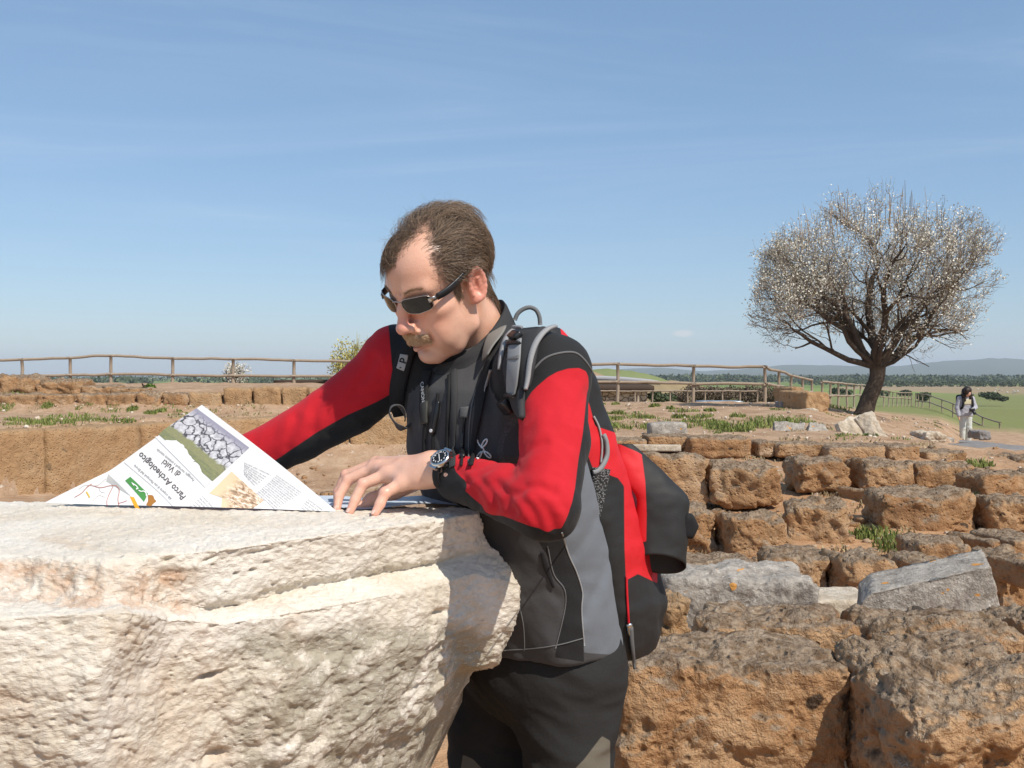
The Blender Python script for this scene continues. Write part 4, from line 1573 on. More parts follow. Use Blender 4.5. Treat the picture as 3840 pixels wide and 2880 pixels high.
    dsp += fbm(V * 60, 3, .6) * .0030 + fbm(V * 130, 2, .6) * .0014
    chip = worley(V * [26, 26, 40] + .15 * np.stack([fbm(V * 40, 2)] * 3, 1) * 3)
    chip2 = worley(V * [70, 70, 100])
    dsp += (.45 - chip) * .0044 * (.5 + .5 * np.clip(rough + .4 * br + .25 * leftr, 0, 1)) * (1 - .6 * topm)
    dsp += (.45 - chip2) * .0028 * (1 - .35 * topm)
    # solution holes
    rs = np.random.RandomState(3)
    for hx, hy, hw, hh, dp in [(870, 815, 45, 14, .02), (1055, 380, 16, 9, .012), (900, 1150, 55, 30, .02), (880, 330, 40, 8, .008), (985, 392, 14, 7, .01), (1820, 550, 30, 14, .012), (700, 330, 30, 12, .01), (265, 600, 30, 12, .008), (500, 1070, 30, 8, .007), (1100, 300, 60, 8, .006)]:
        dsp -= dp * np.exp(-(((x6 - hx) / hw) ** 2 + ((y6 - hy + .25 * (x6 - hx)) / hh) ** 2) * 1.2)
    for k in range(160):
        hx, hy = rs.uniform(0, 2050), rs.uniform(260, 1190)
        sz = rs.uniform(3, 9)
        dsp -= .004 * np.exp(-(((x6 - hx) / (sz * 1.6)) ** 2 + ((y6 - hy) / sz) ** 2))
    V = V + N * dsp[:, None]
    lich = np.clip(rough * .9 + .35 * ss(x6, 1150, 1500) * ss(y6, 150, 300) + .25 * br, 0, 1) * (1 - topm)
    och = np.clip(.30 * ss(x6, 400, 520) * (1 - ss(x6, 850, 1000)) * ss(y6, 540, 640) + br * 1.0 + .35 * leftr * ss(fbm(V * 7, 3), .0, .3), 0, 1)
    base = (float(V[:, 0].mean()), float(V[:, 1].mean()), 0.0)
    o = mesh_obj('travertine_block', V, F, TRAV, attrs={'lichen': lich, 'ochre': och}, loc=base)
    setp(o, 'huge white travertine cornice block used as a reading table for the map', 'stone block')
    return o


stone = big_stone()
_sb = BVHTree.FromObject(stone, bpy.context.evaluated_depsgraph_get())

# ------------------------------------------------------------------ the man
K = 1.09
YAW = R_(42)
LAT = np.array([math.cos(YAW), -math.sin(YAW), 0])       # towards his left
BK = np.array([math.sin(YAW), math.cos(YAW), 0])         # away from his chest
UPZ = np.array([0, 0, 1.0])


def m_skin(name):
    def fn(t, b):
        c = nd(t, 'Attribute', attribute_name='col').outputs['Color']
        v = nd(t, 'TexCoord').outputs['Object']
        n1 = noise(t, v, 90, 4, .6)
        c = mixc(t, math_(t, 'MULTIPLY', sstep(t, n1, .4, .75), .16), c, (0.62, 0.24, 0.16))
        c = mixc(t, math_(t, 'MULTIPLY', sstep(t, noise(t, v, 26, 4, .65), .45, .7), .22), c, (0.70, 0.30, 0.21))
        c = mixc(t, math_(t, 'MULTIPLY', sstep(t, noise(t, v, 260, 2, .6), .58, .7), .16), c, (0.38, 0.19, 0.12))
        t.links.new(c, b.inputs['Base Color'])
        h = math_(t, 'ADD', noise(t, v, 420, 3, .6), math_(t, 'MULTIPLY', noise(t, v, 60, 3, .6), .9))
        bump(t, b, h, .0018, .28)
    return material(name, fn, rough=.34, spec=.55, Subsurface_Weight=.08, Subsurface_Scale=.004, Subsurface_Radius=(1.0, .35, .2))


SKIN = m_skin('skin')
# head pose solved from the facial landmarks
_a, _b, _c = 0.56590388, 0.12216459, -0.79734509
_Rx = np.array([[1, 0, 0], [0, math.cos(_a), -math.sin(_a)], [0, math.sin(_a), math.cos(_a)]])
_Ry = np.array([[math.cos(_b), 0, math.sin(_b)], [0, 1, 0], [-math.sin(_b), 0, math.cos(_b)]])
_Rz = np.array([[math.cos(_c), -math.sin(_c), 0], [math.sin(_c), math.cos(_c), 0], [0, 0, 1]])
HR = _Rz @ _Rx @ _Ry
HS = .985
HT = np.array([-.13103875, 1.92551433, .16496357]) * HS + np.array([0, 0, CAMZ])


def H(p):
    return (np.asarray(p, float) * HS) @ HR.T + HT


def Hinv(p):
    return ((np.asarray(p, float) - HT) @ HR) / HS


NECKB = P(484, 347, 1.995)


def head_mesh():
    f = Field((-.105, -.15, -.20), (.105, .145, .15), .0019)
    nb = Hinv(NECKB)
    f.ell((0, .016, .053), (.075, .096, .080), .01)
    f.ell((0, -.028, .055), (.067, .066, .060), .03)
    f.ell((0, -.036, -.015), (.060, .058, .066), .03)
    f.ell((0, -.062, -.048), (.036, .038, .036), .022)
    for s in (-1, 1):
        f.cone((s * .0565, .002, -.012), (s * .0520, -.010, -.066), .017, .015, .02)
        f.chain([(s * .0520, -.010, -.066), (s * .038, -.047, -.089), (s * .016, -.078, -.098)], [.016, .0155, .0145], .014)
        f.ell((s * .049, -.058, -.004), (.019, .024, .016), .022)
        f.ell((s * .036, -.064, -.034), (.021, .024, .026), .02)
        f.cone((s * .012, -.089, .043), (s * .045, -.074, .044), .011, .010, .018)
    f.ell((0, -.080, -.094), (.021, .017, .017), .016)
    f.ell((0, -.038, -.079), (.038, .042, .018), .02)
    # neck
    f.cone((0, .040, -.035), nb, .050, .056, .014)
    for s in (-1, 1):
        f.cone((s * .052, .030, -.030), nb + [s * .020, -.042, -.01], .010, .012, .016)
    
    # eyes
    for s in (-1, 1):
        f.ell((s * .033, -.104, .020), (.018, .017, .0125), .016, mode='sub')
        f.ell((s * .0325, -.0795, .021), (.0135, .0135, .0125), .004)
        f.cone((s * .020, -.090, .0125), (s * .046, -.080, .0135), .0035, .0035, .006)
        f.cone((s * .020, -.0925, .027), (s * .046, -.082, .0275), .0045, .004, .006)
    # nose
    f.cone((0, -.090, .036), (0, -.104, .012), .0085, .0090, .014)
    f.cone((0, -.104, .012), (0, -.1195, -.016), .0090, .0110, .010)
    f.ell((0, -.1195, -.0180), (.0135, .0120, .0112), .006)
    for s in (-1, 1):
        f.ell((s * .0150, -.1060, -.0225), (.0085, .0125, .0095), .007)
        f.ell((s * .0065, -.1125, -.0325), (.0036, .006, .004), .004, mode='sub')
        f.cone((s * .0215, -.1035, -.017), (s * .020, -.1045, -.027), .0016, .0016, .005, mode='sub')
        # cheek fold
        f.chain([(s * .0215, -.1035, -.021), (s * .031, -.0985, -.040), (s * .0375, -.0905, -.060), (s * .0375, -.086, -.070)], [.0028, .0046, .0046, .002], .008, mode='sub')
        f.ell((s * .0445, -.074, -.052), (.013, .014, .020), .016)
        f.ell((s * .0430, -.040, -.046), (.018, .028, .028), .025)
        f.ell((s * .0350, -.060, -.072), (.018, .022, .020), .022)
        f.cone((s * .0065, -.1015, .044), (s * .005, -.1010, .064), .0020, .0010, .005, mode='sub')
    # muzzle, lips
    f.ell((0, -.0965, -.043), (.026, .012, .014), .014)
    f.chain([(-.023, -.0915, -.0605), (-.008, -.1035, -.0555), (0, -.1045, -.0565), (.008, -.1035, -.0555), (.023, -.0915, -.0605)], [.003, .0052, .005, .0052, .003], .006)
    f.chain([(-.021, -.0905, -.064), (0, -.1050, -.0690), (.021, -.0905, -.064)], [.003, .0074, .003], .005)
    f.chain([(-.024, -.0950, -.0620), (0, -.1095, -.0622), (.024, -.0950, -.0620)], [.0012, .0013, .0012], .003, mode='sub')
    f.ell((0, -.1035, -.0795), (.016, .007, .005), .010, mode='sub')
    f.ell((0, -.0905, -.0935), (.016, .012, .0130), .010)
    # ears
    for s in (-1, 1):
        er = np.array(Matrix.Rotation(-.28 * 1, 3, 'X') @ Matrix.Rotation(-s * .22, 3, 'Z'))
        c = np.array([s * .0805, .0125, .006])
        f.ell(c, (.0085, .0185, .0315), .006, er)
        f.ell(c + er @ [s * .0065, -.001, .001], (.0075, .0120, .0205), .005, er, mode='sub')
        rim = [c + er @ np.array([s * .004, math.sin(a) * .0165, math.cos(a) * .0290]) for a in np.linspace(-2.2, 3.0, 14)[::1]]
        f.chain(rim, [.0040] * 14, .004)
        f.ell(c + er @ [s * .0, -.006, -.0275], (.0065, .009, .0095), .006, er)
        f.cone(c + er @ [s * .002, .004, .010], c + er @ [s * .001, .008, -.010], .0035, .003, .006)
        f.ell(c + er @ [s * .001, -.0135, -.004], (.004, .004, .007), .005, er)
    V, F = f.mesh()
    V = smooth_mesh(V, F, 1, .35)
    return V, F


def gauss(V, c, s):
    return np.exp(-(((V - np.asarray(c)) / np.asarray(s)) ** 2).sum(1))


def skin_cols_head(V):
    c = np.tile(np.array([.74, .425, .295]), (len(V), 1))

    def mixin(w, col):
        nonlocal c
        w = np.clip(w, 0, 1)[:, None]
        c = c * (1 - w) + np.array(col) * w
    ax = np.abs(V[:, 0])
    W = V.copy()
    W[:, 0] = ax
    mixin(gauss(V, (0, -.116, -.012), (.018, .026, .024)) * .95, (.70, .27, .20))
    mixin(gauss(W, (.042, -.075, -.018), (.026, .03, .022)) * .6, (.70, .31, .22))
    mixin(ss(ax, .074, .080) * ss(V[:, 2], -.05, -.03) * .85, (.70, .275, .20))
    mixin(gauss(V, (0, -.104, -.0625), (.021, .014, .0085)) * .9, (.52, .19, .15))
    mixin(gauss(V, (0, -.09, .075), (.05, .05, .04)) * .3, (.66, .33, .225))
    mixin(gauss(W, (.030, -.093, .0445), (.019, .02, .0050)) * .35, (.42, .26, .16))
    mixin(gauss(V, (0, -.108, -.0465), (.027, .02, .0085)) * .7, (.44, .29, .175))
    mixin(ss(-V[:, 2], .045, .075) * ss(-V[:, 1], .0, .05) * .38, (.50, .32, .235))
    mixin(gauss(W, (.0325, -.094, .021), (.0075, .02, .006)), (.05, .04, .035))
    return c


HV, HF = head_mesh()
HC = skin_cols_head(HV)


def crop1(x, y):
    return 346.7 + x * .11574, 181.3 + y * .11574


HWORLD = H(HV)
huv = uv_of(HWORLD)
skinpoly = [crop1(*p) for p in [(150, 900), (270, 820), (300, 740), (350, 680), (440, 590), (550, 500), (640, 425), (690, 372), (712, 440), (700, 520), (725, 600), (752, 690), (790, 780), (830, 850), (890, 900), (930, 950), (975, 965), (1010, 910), (1040, 850), (1070, 790), (1110, 745), (1185, 770), (1205, 900), (1190, 980), (1300, 1030), (1300, 1800), (150, 1800)]]
# scalp hair mask: near side traced, far side mirrored across the middle of the head
MV = HV.copy()
MV[:, 0] = np.abs(MV[:, 0])
muv = uv_of(H(MV))
hd = poly_sd(muv, skinpoly)
far = HV[:, 0] < .004
# middle forelock and far temple
front_line = .088 + .9 * np.maximum(0, np.abs(HV[:, 0] + .004) - .030)
hair_mid = (HV[:, 2] > front_line) & (HV[:, 0] < .010)
HAIR = (hd > 0) & (HV[:, 2] > -.055)
HAIR = np.where(far & (HV[:, 1] < .01), hair_mid | ((hd > 3) & (HV[:, 1] > -.035)), HAIR)
HAIR &= ~((HV[:, 2] < .038) & (HV[:, 1] < .022))
HAIR &= ~((np.abs(HV[:, 0]) > .076) & (HV[:, 2] < .04) & (HV[:, 1] < .045))
HAIR &= (HV[:, 2] > -.055 + .0 * HV[:, 1]) & ~((HV[:, 1] < .03) & (HV[:, 2] < -.012))
Hsc = np.where(HAIR, 1.0, 0.0)
# thinner on the crown parting
HC2 = HC.copy()
_hw = (np.where(HAIR, .25 + .55 * ss(hd, -2.0, 9.0), .30 * ss(hd, -7.0, 1.0) * (HV[:, 2] > .05)))[:, None]
HC2 = HC2 * (1 - _hw) + np.array([.085, .055, .036]) * _hw


# hands -------------------------------------------------------------------
def W_(u, v, d):
    return P(u, v, d * K)


def hand_mesh(wr, fingers, thumb, fore, wr_r=.0275, h=.0016):
    pts = np.array([wr, fore] + [p for fg in fingers for p in fg] + thumb)
    f = Field(pts.min(0) - .04, pts.max(0) + .04, h)
    f.cone(fore, wr, .030, wr_r, .01)
    for j, fg in enumerate(fingers):
        mcp = fg[0]
        a = wr + (mcp - wr) * .12
        f.cone(a, mcp, wr_r * .72, .0128, .022)
        f.chain(fg, [.0118, .0098, .0088, .0070], .0035)
        f.ell(fg[0], (.0115, .0115, .0115), .008)
        f.ell(fg[1], (.0100, .0100, .0100), .003)
        f.cone(wr + (mcp - wr) * .45 + UPZ * .010, mcp + UPZ * .007, .0035, .0035, .010)
    m = [fg[0] for fg in fingers]
    for j in range(3):
        f.cone(m[j] + (wr - m[j]) * .10, m[j + 1] + (wr - m[j + 1]) * .10, .0105, .0105, .010)
        f.cone(m[j] + (wr - m[j]) * .5 - UPZ * .004, m[j + 1] + (wr - m[j + 1]) * .5 - UPZ * .004, .014, .014, .016)
    f.chain(thumb, [.017, .0135, .0115, .0085], .012)
    f.cone(wr - UPZ * .004, thumb[1], .018, .015, .02)
    V, F = f.mesh()
    return smooth_mesh(V, F, 1, .35), F


wrL = W_(437, 468.5, 1.64)
foreL = W_(470, 481, 1.585)
fgL = [[W_(376, 464, 1.742), W_(346, 475, 1.755), W_(338, 492, 1.755), W_(337, 506, 1.745)],
       [W_(374, 468, 1.705), W_(348, 480, 1.708), W_(339, 496, 1.700), W_(337, 509, 1.690)],
       [W_(386, 475, 1.668), W_(363, 484, 1.662), W_(355, 500, 1.655), W_(350, 511.5, 1.648)],
       [W_(402, 483, 1.638), W_(385, 493, 1.628), W_(380, 504, 1.622), W_(375, 513.5, 1.615)]]
thL = [W_(418, 478, 1.70), W_(394, 489, 1.725), W_(372, 500, 1.725), W_(360, 507, 1.715)]
hlV, hlF = hand_mesh(wrL, fgL, thL, foreL)
wrR = P(196, 476, 2.02)
foreR = P(240, 463, 2.04)
fgR = [[P(160, 472, 1.975), P(150, 478, 1.955), P(146, 486, 1.955), P(145, 493, 1.965)],
       [P(163, 480, 1.995), P(150, 486, 1.99), P(146, 492, 1.985), P(146, 497, 1.98)],
       [P(166, 486, 2.01), P(155, 491, 2.01), P(151, 495, 2.005), P(151, 498, 1.995)],
       [P(170, 490, 2.025), P(162, 494, 2.03), P(158, 496, 2.025), P(157, 498, 2.015)]]
thR = [P(186, 474, 1.985), P(172, 470, 1.965), P(160, 474, 1.955), P(152, 480, 1.95)]
hrV, hrF = hand_mesh(wrR, fgR, thR, foreR, h=.0025)


def hand_cols(V, fgs):
    c = np.tile(np.array([.76, .45, .325]), (len(V), 1))
    for fg in fgs:
        for p, a, s in ((fg[1], .55, .012), (fg[2], .35, .010), (fg[3], .6, .012), (fg[0], .3, .012)):
            w = (np.exp(-(((V - p) / s) ** 2).sum(1)) * a)[:, None]
            c = c * (1 - w) + np.array([.68, .27, .20]) * w
    return c


def nails(fgs, parent):
    for fg in fgs:
        t = (fg[3] - fg[2]) / np.linalg.norm(fg[3] - fg[2])
        b = fg[2] - fg[1]
        dor = -(b - t * (b @ t))
        dor = np.array([-.5, -.55, .6]) - t * (np.array([-.5, -.55, .6]) @ t)
        dor /= np.linalg.norm(dor)
        sd = np.cross(t, dor)
        V = []
        for a in np.linspace(-1, 1, 7):
            for c in np.linspace(-1, 1, 7):
                w = .0046 * (1 - .25 * max(0, c) ** 2)
                V.append(fg[3] - t * .0012 + t * c * .0052 + sd * a * w + dor * (.0067 * math.sqrt(max(0, 1 - (a * .62) ** 2)) + .0005))
        F = grid_faces(7, 7)
        V = np.array(V)
        if (vnormals(V, F) @ dor).mean() < 0:
            F = F[:, ::-1]
        mesh_obj('fingernail', V, F, NAIL, parent)


NAIL = material('nail', base=(.80, .52, .42), rough=.3, spec=.5)
man = empty('person', (P(540, 660, 2.06)[0], 2.12, 0), 'man in red and black jacket and sunglasses leaning over a map on the white stone', 'person')
_core = Field((-.62, 1.46, .0), (.34, 2.4, 1.5), .012)
_core.slices([(P(u, v, d)[2], P(u, v, d)[0], d, a * .74, b * .74) for v, u, d, a, b in [(636, 536, 2.06, .176, .136), (560, 526, 2.02, .170, .130), (450, 494, 1.95, .182, .134), (390, 482, 1.94, .140, .098), (366, 484, 1.96, .06, .05)]], LAT, .02, 2.3)
for _c, _r in (([P(500, 385, 1.95), P(551, 380, 1.76), P(545, 503, 1.61), foreL, wrL], [.045, .042, .030, .024, .020]), ([P(470, 385, 1.98), P(397, 366, 2.03), P(256, 457, 2.04), foreR, wrR], [.045, .045, .036, .03, .022]), ([P(566, 668, 2.03), P(571, 772, 1.99), P(576, 1010, 2.06)], [.08, .055, .035]), ([P(500, 676, 2.19), P(494, 772, 2.16), P(494, 985, 2.22)], [.08, .055, .035])):
    _core.chain(_c, _r, .03)
_core.cone(P(486, 385, 1.96), NECKB + UPZ * .02 + BK * .01, .04, .04, .02)
cV, cF = _core.mesh()
allV = np.concatenate([HWORLD, hlV, hrV, cV])
allF = np.concatenate([HF, hlF + len(HWORLD), hrF + len(HWORLD) + len(hlV), cF + len(HWORLD) + len(hlV) + len(hrV)])
allC = np.concatenate([HC2, hand_cols(hlV, fgL), hand_cols(hrV, fgR), np.tile([.64, .37, .25], (len(cV), 1))])
body = mesh_obj('body', allV, allF, SKIN, man, colors=allC)
nails(fgL, body)

# ------------------------------------------------------------------ jacket
shL, elL, wL = P(551, 376, 1.755), P(546, 508, 1.60), P(456, 477, 1.765)
shR, elR, wR_ = P(397, 364, 2.03), P(256, 457, 2.04), P(205, 473, 2.03)
armL = [P(532, 374, 1.80), shL, P(555, 440, 1.675), elL, P(506, 492, 1.67), wL]
radL = [.066, .064, .053, .049, .041, .0380]
armR = [P(425, 366, 2.0), shR, P(352, 403, 2.03), P(300, 434, 2.035), elR, wR_]
radR = [.066, .068, .058, .052, .048, .040]
tor = [(641, 536, 2.06, .176, .136), (605, 533, 2.04, .172, .132), (560, 526, 2.02, .170, .130), (500, 509, 1.985, .178, .135), (450, 494, 1.95, .182, .134), (412, 486, 1.945, .172, .118), (390, 484, 1.955, .142, .112), (372, 484, 1.97, .104, .094), (354, 485, 1.985, .074, .074)]
TR = [(P(u, v, d)[2], P(u, v, d)[0], d, a, b) for v, u, d, a, b in tor]
lo, hi = np.array([-.62, 1.46, .70]), np.array([.34, 2.26, 1.50])
hJ = .0046
ft, fl, fr_ = Field(lo, hi, hJ), Field(lo, hi, hJ), Field(lo, hi, hJ)
ft.slices(TR, LAT, .01, 2.3)
ft.cone(P(502, 372, 1.98), shL + UPZ * .006, .066, .064, .05)
ft.cone(P(470, 378, 2.02), shR + UPZ * .006, .060, .060, .05)
fl.chain(armL, radL, .012)
fr_.chain(armR, radR, .012)


def smin(a, b, k):
    h = np.clip(.5 + .5 * (b - a) / k, 0, 1)
    return b * (1 - h) + a * h - k * h * (1 - h)


ids = np.stack([ft.F, fl.F, fr_.F])
fj = Field(lo, hi, hJ)
fj.F = smin(smin(ft.F, fl.F, .022), fr_.F, .03)
JV, JF = fj.mesh()
JV = smooth_mesh(JV, JF, 2, .5)
ix = np.clip(np.round((JV - lo) / hJ).astype(int), 0, np.array(fj.F.shape) - 1)
JID = np.argmin(ids[:, ix[:, 0], ix[:, 1], ix[:, 2]] + np.array([0, -.004, -.004])[:, None], 0)
del ids, ft, fl, fr_, fj


def along_path(V, pts):
    pts = np.asarray(pts)
    best = np.full(len(V), 1e9)
    T = np.zeros(len(V))
    RD = np.zeros((len(V), 3))
    s0 = 0
    for a, b in zip(pts[:-1], pts[1:]):
        ab = b - a
        L = np.linalg.norm(ab)
        t = np.clip(((V - a) @ ab) / L ** 2, 0, 1)
        q = V - a - t[:, None] * ab
        d = np.linalg.norm(q, axis=1)
        m = d < best
        best[m] = d[m]
        T[m] = s0 + t[m] * L
        RD[m] = q[m] / (d[m][:, None] + 1e-9)
        s0 += L
    return T, RD


JN = vnormals(JV, JF)
dsp = np.zeros(len(JV))
for idn, arm, sel, elbow_amp in ((1, armL, elL, 1.0), (2, armR, elR, .5)):
    m = JID == idn
    T, RD = along_path(JV[m], arm)
    near = np.exp(-((np.linalg.norm(JV[m] - sel, axis=1) / .13) ** 2))
    p = np.stack([T * 21 + RD[:, 2] * 1.3, RD[:, 0] * .9, RD[:, 1] * .9 + idn * 5], 1)
    r = ridged(p, 2)
    low = fbm(np.stack([T * 9, RD[:, 0] * 1.2, RD[:, 2] * 1.2], 1) + 3, 2)
    dsp[m] = r * (.0012 + .0016 * near * elbow_amp) + low * .0045
    # bunched cuff rings
    ltot = sum(np.linalg.norm(np.asarray(b) - a) for a, b in zip(arm[:-1], arm[1:]))
    cuff = np.exp(-((T - ltot + .05) / .06) ** 2)
    dsp[m] += cuff * .0012 * np.sin(T * 260 + RD[:, 2] * 2.2) * (pn(np.stack([T * 15, RD[:, 0] * 2, RD[:, 1] * 2], 1)) + .4)
m = JID == 0
lat, bk_, zz_ = JV[m] @ LAT, JV[m] @ BK, JV[m][:, 2]
p = np.stack([lat * 9 + zz_ * 3.0, zz_ * 5 - lat * 2.5, bk_ * 6], 1)
low_hem = np.exp(-((zz_ - .84) / .12) ** 2)
dsp[m] = fbm(p, 3) * .009 + ridged(np.stack([lat * 13 + zz_ * 8, zz_ * 4, bk_ * 6], 1), 2) * (.0022 + .002 * low_hem)
JV = JV + JN * dsp[:, None]
juv = uv_of(JV)


def line_d(uv, pts):
    d = np.full(len(uv), 1e9)
    pts = np.asarray(pts, float)
    for a, b in zip(pts[:-1], pts[1:]):
        ab = b - a
        t = np.clip(((uv - a) @ ab) / (ab @ ab), 0, 1)
        d = np.minimum(d, np.linalg.norm(uv - a - t[:, None] * ab, axis=1))
    return d


# creases of the sleeves and the front, traced from the photograph
for idn, am_, wd, path in [(1, .011, 3.2, [(1118, 1066), (1140, 1054), (1165, 1052), (1192, 1060)]), (1, .006, 3.0, [(1128, 985), (1148, 966), (1178, 958)]), (1, .006, 2.6, [(1010, 1040), (1030, 1062), (1040, 1090)]), (1, .007, 2.6, [(1040, 1040), (1062, 1062), (1075, 1095)]), (1, .008, 2.8, [(1075, 1045), (1098, 1068), (1112, 1108)]), (1, .008, 3, [(1196, 1142), (1184, 1100), (1158, 1074)]), (1, .007, 3, [(1166, 1136), (1150, 1100), (1132, 1080)]), (1, .005, 3, [(1225, 1100), (1205, 1075), (1175, 1065)]), (1, .005, 3, [(1262, 850), (1240, 900), (1235, 960)]), (1, .004, 2, [(985, 1010), (1000, 1024), (1008, 1042)]), (2, .008, 3, [(806, 775), (790, 810), (772, 842)]), (2, .006, 3, [(838, 850), (800, 845), (760, 858)]), (2, .006, 3, [(700, 850), (680, 890), (676, 930)]), (2, .006, 3, [(640, 905), (628, 940), (622, 965)]), (2, .006, 3, [(800, 905), (760, 925), (715, 938)]), (0, .006, 3, [(1062, 850), (1058, 920), (1062, 1000)]), (0, .005, 2.5, [(915, 900), (910, 950), (912, 1000)]), (0, .006, 3.5, [(1240, 1200), (1275, 1150), (1290, 1120)]), (0, .006, 3.5, [(1262, 1330), (1300, 1250), (1310, 1210)]), (0, .005, 3, [(1140, 1290), (1180, 1270), (1205, 1290)])]:
    mm = (JID == idn) & (JN[:, 1] < .5)
    q_ = line_d(juv[mm], [k22(x, y) for x, y in path])
    wd = wd * 1.35
    prof_ = -np.exp(-(q_ / wd) ** 2) + .55 * np.exp(-((q_ - 2.2 * wd) / (1.3 * wd)) ** 2)
    JV[mm] += JN[mm] * (am_ * .34 * prof_)[:, None]


def pk(*pts):
    return [k22(x, y) for x, y in pts]


redL = pk((968, 975), (985, 1019), (1004, 1038), (1009, 1052), (1007, 1060), (1024, 1077), (1051, 1105), (1063, 1111), (1088, 1113), (1138, 1133), (1185, 1148), (1212, 1140), (1230, 1105), (1242, 1055), (1251, 979), (1258, 936), (1264, 879), (1270, 842), (1271, 815), (1266, 802), (1251, 795), (1228, 796), (1204, 803), (1183, 815), (1162, 833), (1149, 846), (1120, 890), (1060, 900), (940, 940))
redR = pk((838, 690), (842, 735), (851, 838), (848, 850), (804, 872), (749, 897), (690, 930), (601, 990), (540, 1030), (380, 1100), (300, 1100), (300, 600), (830, 600))
yoke = pk((1040, 600), (1050, 700), (1061, 808), (1093, 835), (1120, 862), (1150, 900), (1400, 900), (1400, 600))
yokeR = pk((700, 640), (905, 640), (890, 800), (872, 930), (700, 930))
mid = pk((1214, 1145), (1229, 1200), (1245, 1235), (1258, 1280), (1256, 1320), (1262, 1410), (1400, 1420), (1400, 900), (1262, 860), (1250, 980), (1238, 1080))
blk = pk((1150, 1150), (1185, 1205), (1196, 1240), (1218, 1270), (1222, 1300), (1214, 1340), (1198, 1420), (1262, 1430), (1256, 1320), (1258, 1280), (1245, 1235), (1229, 1200), (1214, 1145))
meshp = pk((1112, 899), (1093, 915), (1078, 950), (1075, 978), (1084, 1012), (1094, 1006), (1086, 972), (1091, 946), (1106, 925), (1128, 905))
BIG = 50.0
zred = np.where(JID == 1, poly_sd(juv, redL), np.where(JID == 2, poly_sd(juv, redR), BIG))
# hidden backs of the sleeves: keep the black underside, red above
zdark = np.where(JID == 0, np.minimum(np.minimum(poly_sd(juv, yoke), poly_sd(juv, yokeR)), poly_sd(juv, blk)), -BIG)
zmid = np.where(JID == 0, poly_sd(juv, mid), BIG)
zmesh = np.where(JID == 0, poly_sd(juv, meshp), BIG)


def f_jacket(t, b):
    v = nd(t, 'TexCoord').outputs['Object']

    def zone(a, w=.45):
        return sstep(t, nd(t, 'Attribute', attribute_name=a).outputs['Fac'], w, -w)
    fz = noise(t, v, 900, 3, .7)
    c = mixc(t, fz, (0.042, 0.041, 0.042), (0.078, 0.076, 0.077))
    c = mixc(t, zone('zdark'), c, mixc(t, fz, (0.010, 0.010, 0.0105), (0.024, 0.024, 0.025)))
    c = mixc(t, zone('zmid'), c, mixc(t, fz, (0.105, 0.118, 0.135), (0.175, 0.19, 0.21)))
    wv = nd(t, 'TexVoronoi', {'Vector': v, 'Scale': 420.0}).outputs['Distance']
    c = mixc(t, zone('zmesh'), c, mixc(t, sstep(t, wv, .2, .6), (0.11, 0.11, 0.115), (0.06, 0.06, 0.06)))
    red = mixc(t, fz, (0.44, 0.008, 0.015), (0.58, 0.016, 0.027))
    c = mixc(t, zone('zred'), c, red)
    t.links.new(c, b.inputs['Base Color'])
    h = math_(t, 'ADD', math_(t, 'MULTIPLY', noise(t, v, 1300, 2, .6), .3), math_(t, 'MULTIPLY', noise(t, v, 45, 4, .6), 1.0))
    bump(t, b, h, .0022, .5)


JACK = material('softshell', f_jacket, rough=.82, spec=.22, Sheen_Weight=.06, Sheen_Roughness=.5)
jacket = mesh_obj('jacket', JV, JF, JACK, man, attrs={'zred': zred, 'zdark': zdark, 'zmid': zmid, 'zmesh': zmesh})
setp(jacket, 'dark grey and black softshell jacket with bright red sleeves')
_jb = BVHTree.FromPolygons([Vector(v) for v in JV], JF.tolist())
CAMP = Vector((0, 0, CAMZ))


def S(x, y, off=0.0, bvh=None, k=True):
    """point on the clothing seen at photo position (2212 px frame), lifted by off along the surface normal"""
    u, v = k22(x, y) if k else (x, y)
    d = (PV(u, v, 1.0) - CAMP).normalized()
    h = (bvh or _jb).ray_cast(CAMP, d)
    if h[0] is None:
        return None
    n = h[1]
    if n.dot(d) > 0:
        n = -n
    return np.array(h[0] + n * off), np.array(n)


def ribbon(path, width, thick, off=.0015, n=40, bvh=None, rounded=False, sm=3):
    """closed strap lying on a surface; path [(x,y)..] photo points, width in metres (scalar or list)"""
    q = spline(path, n)
    pts, nrm = [], []
    for x, y in q:
        r = S(x, y, off, bvh)
        if r is None:
            if not pts:
                continue
            u, v = k22(x, y)
            r = (P(u, v, pts[-1][1]), nrm[-1])
        pts.append(r[0])
        nrm.append(r[1])
    pts, nrm = np.array(pts), np.array(nrm)
    for _ in range(sm):
        pts[1:-1] = (pts[:-2] + pts[2:] + 2 * pts[1:-1]) / 4
        nrm[1:-1] = (nrm[:-2] + nrm[2:] + 2 * nrm[1:-1]) / 4
    return strip(pts, nrm, width, thick)


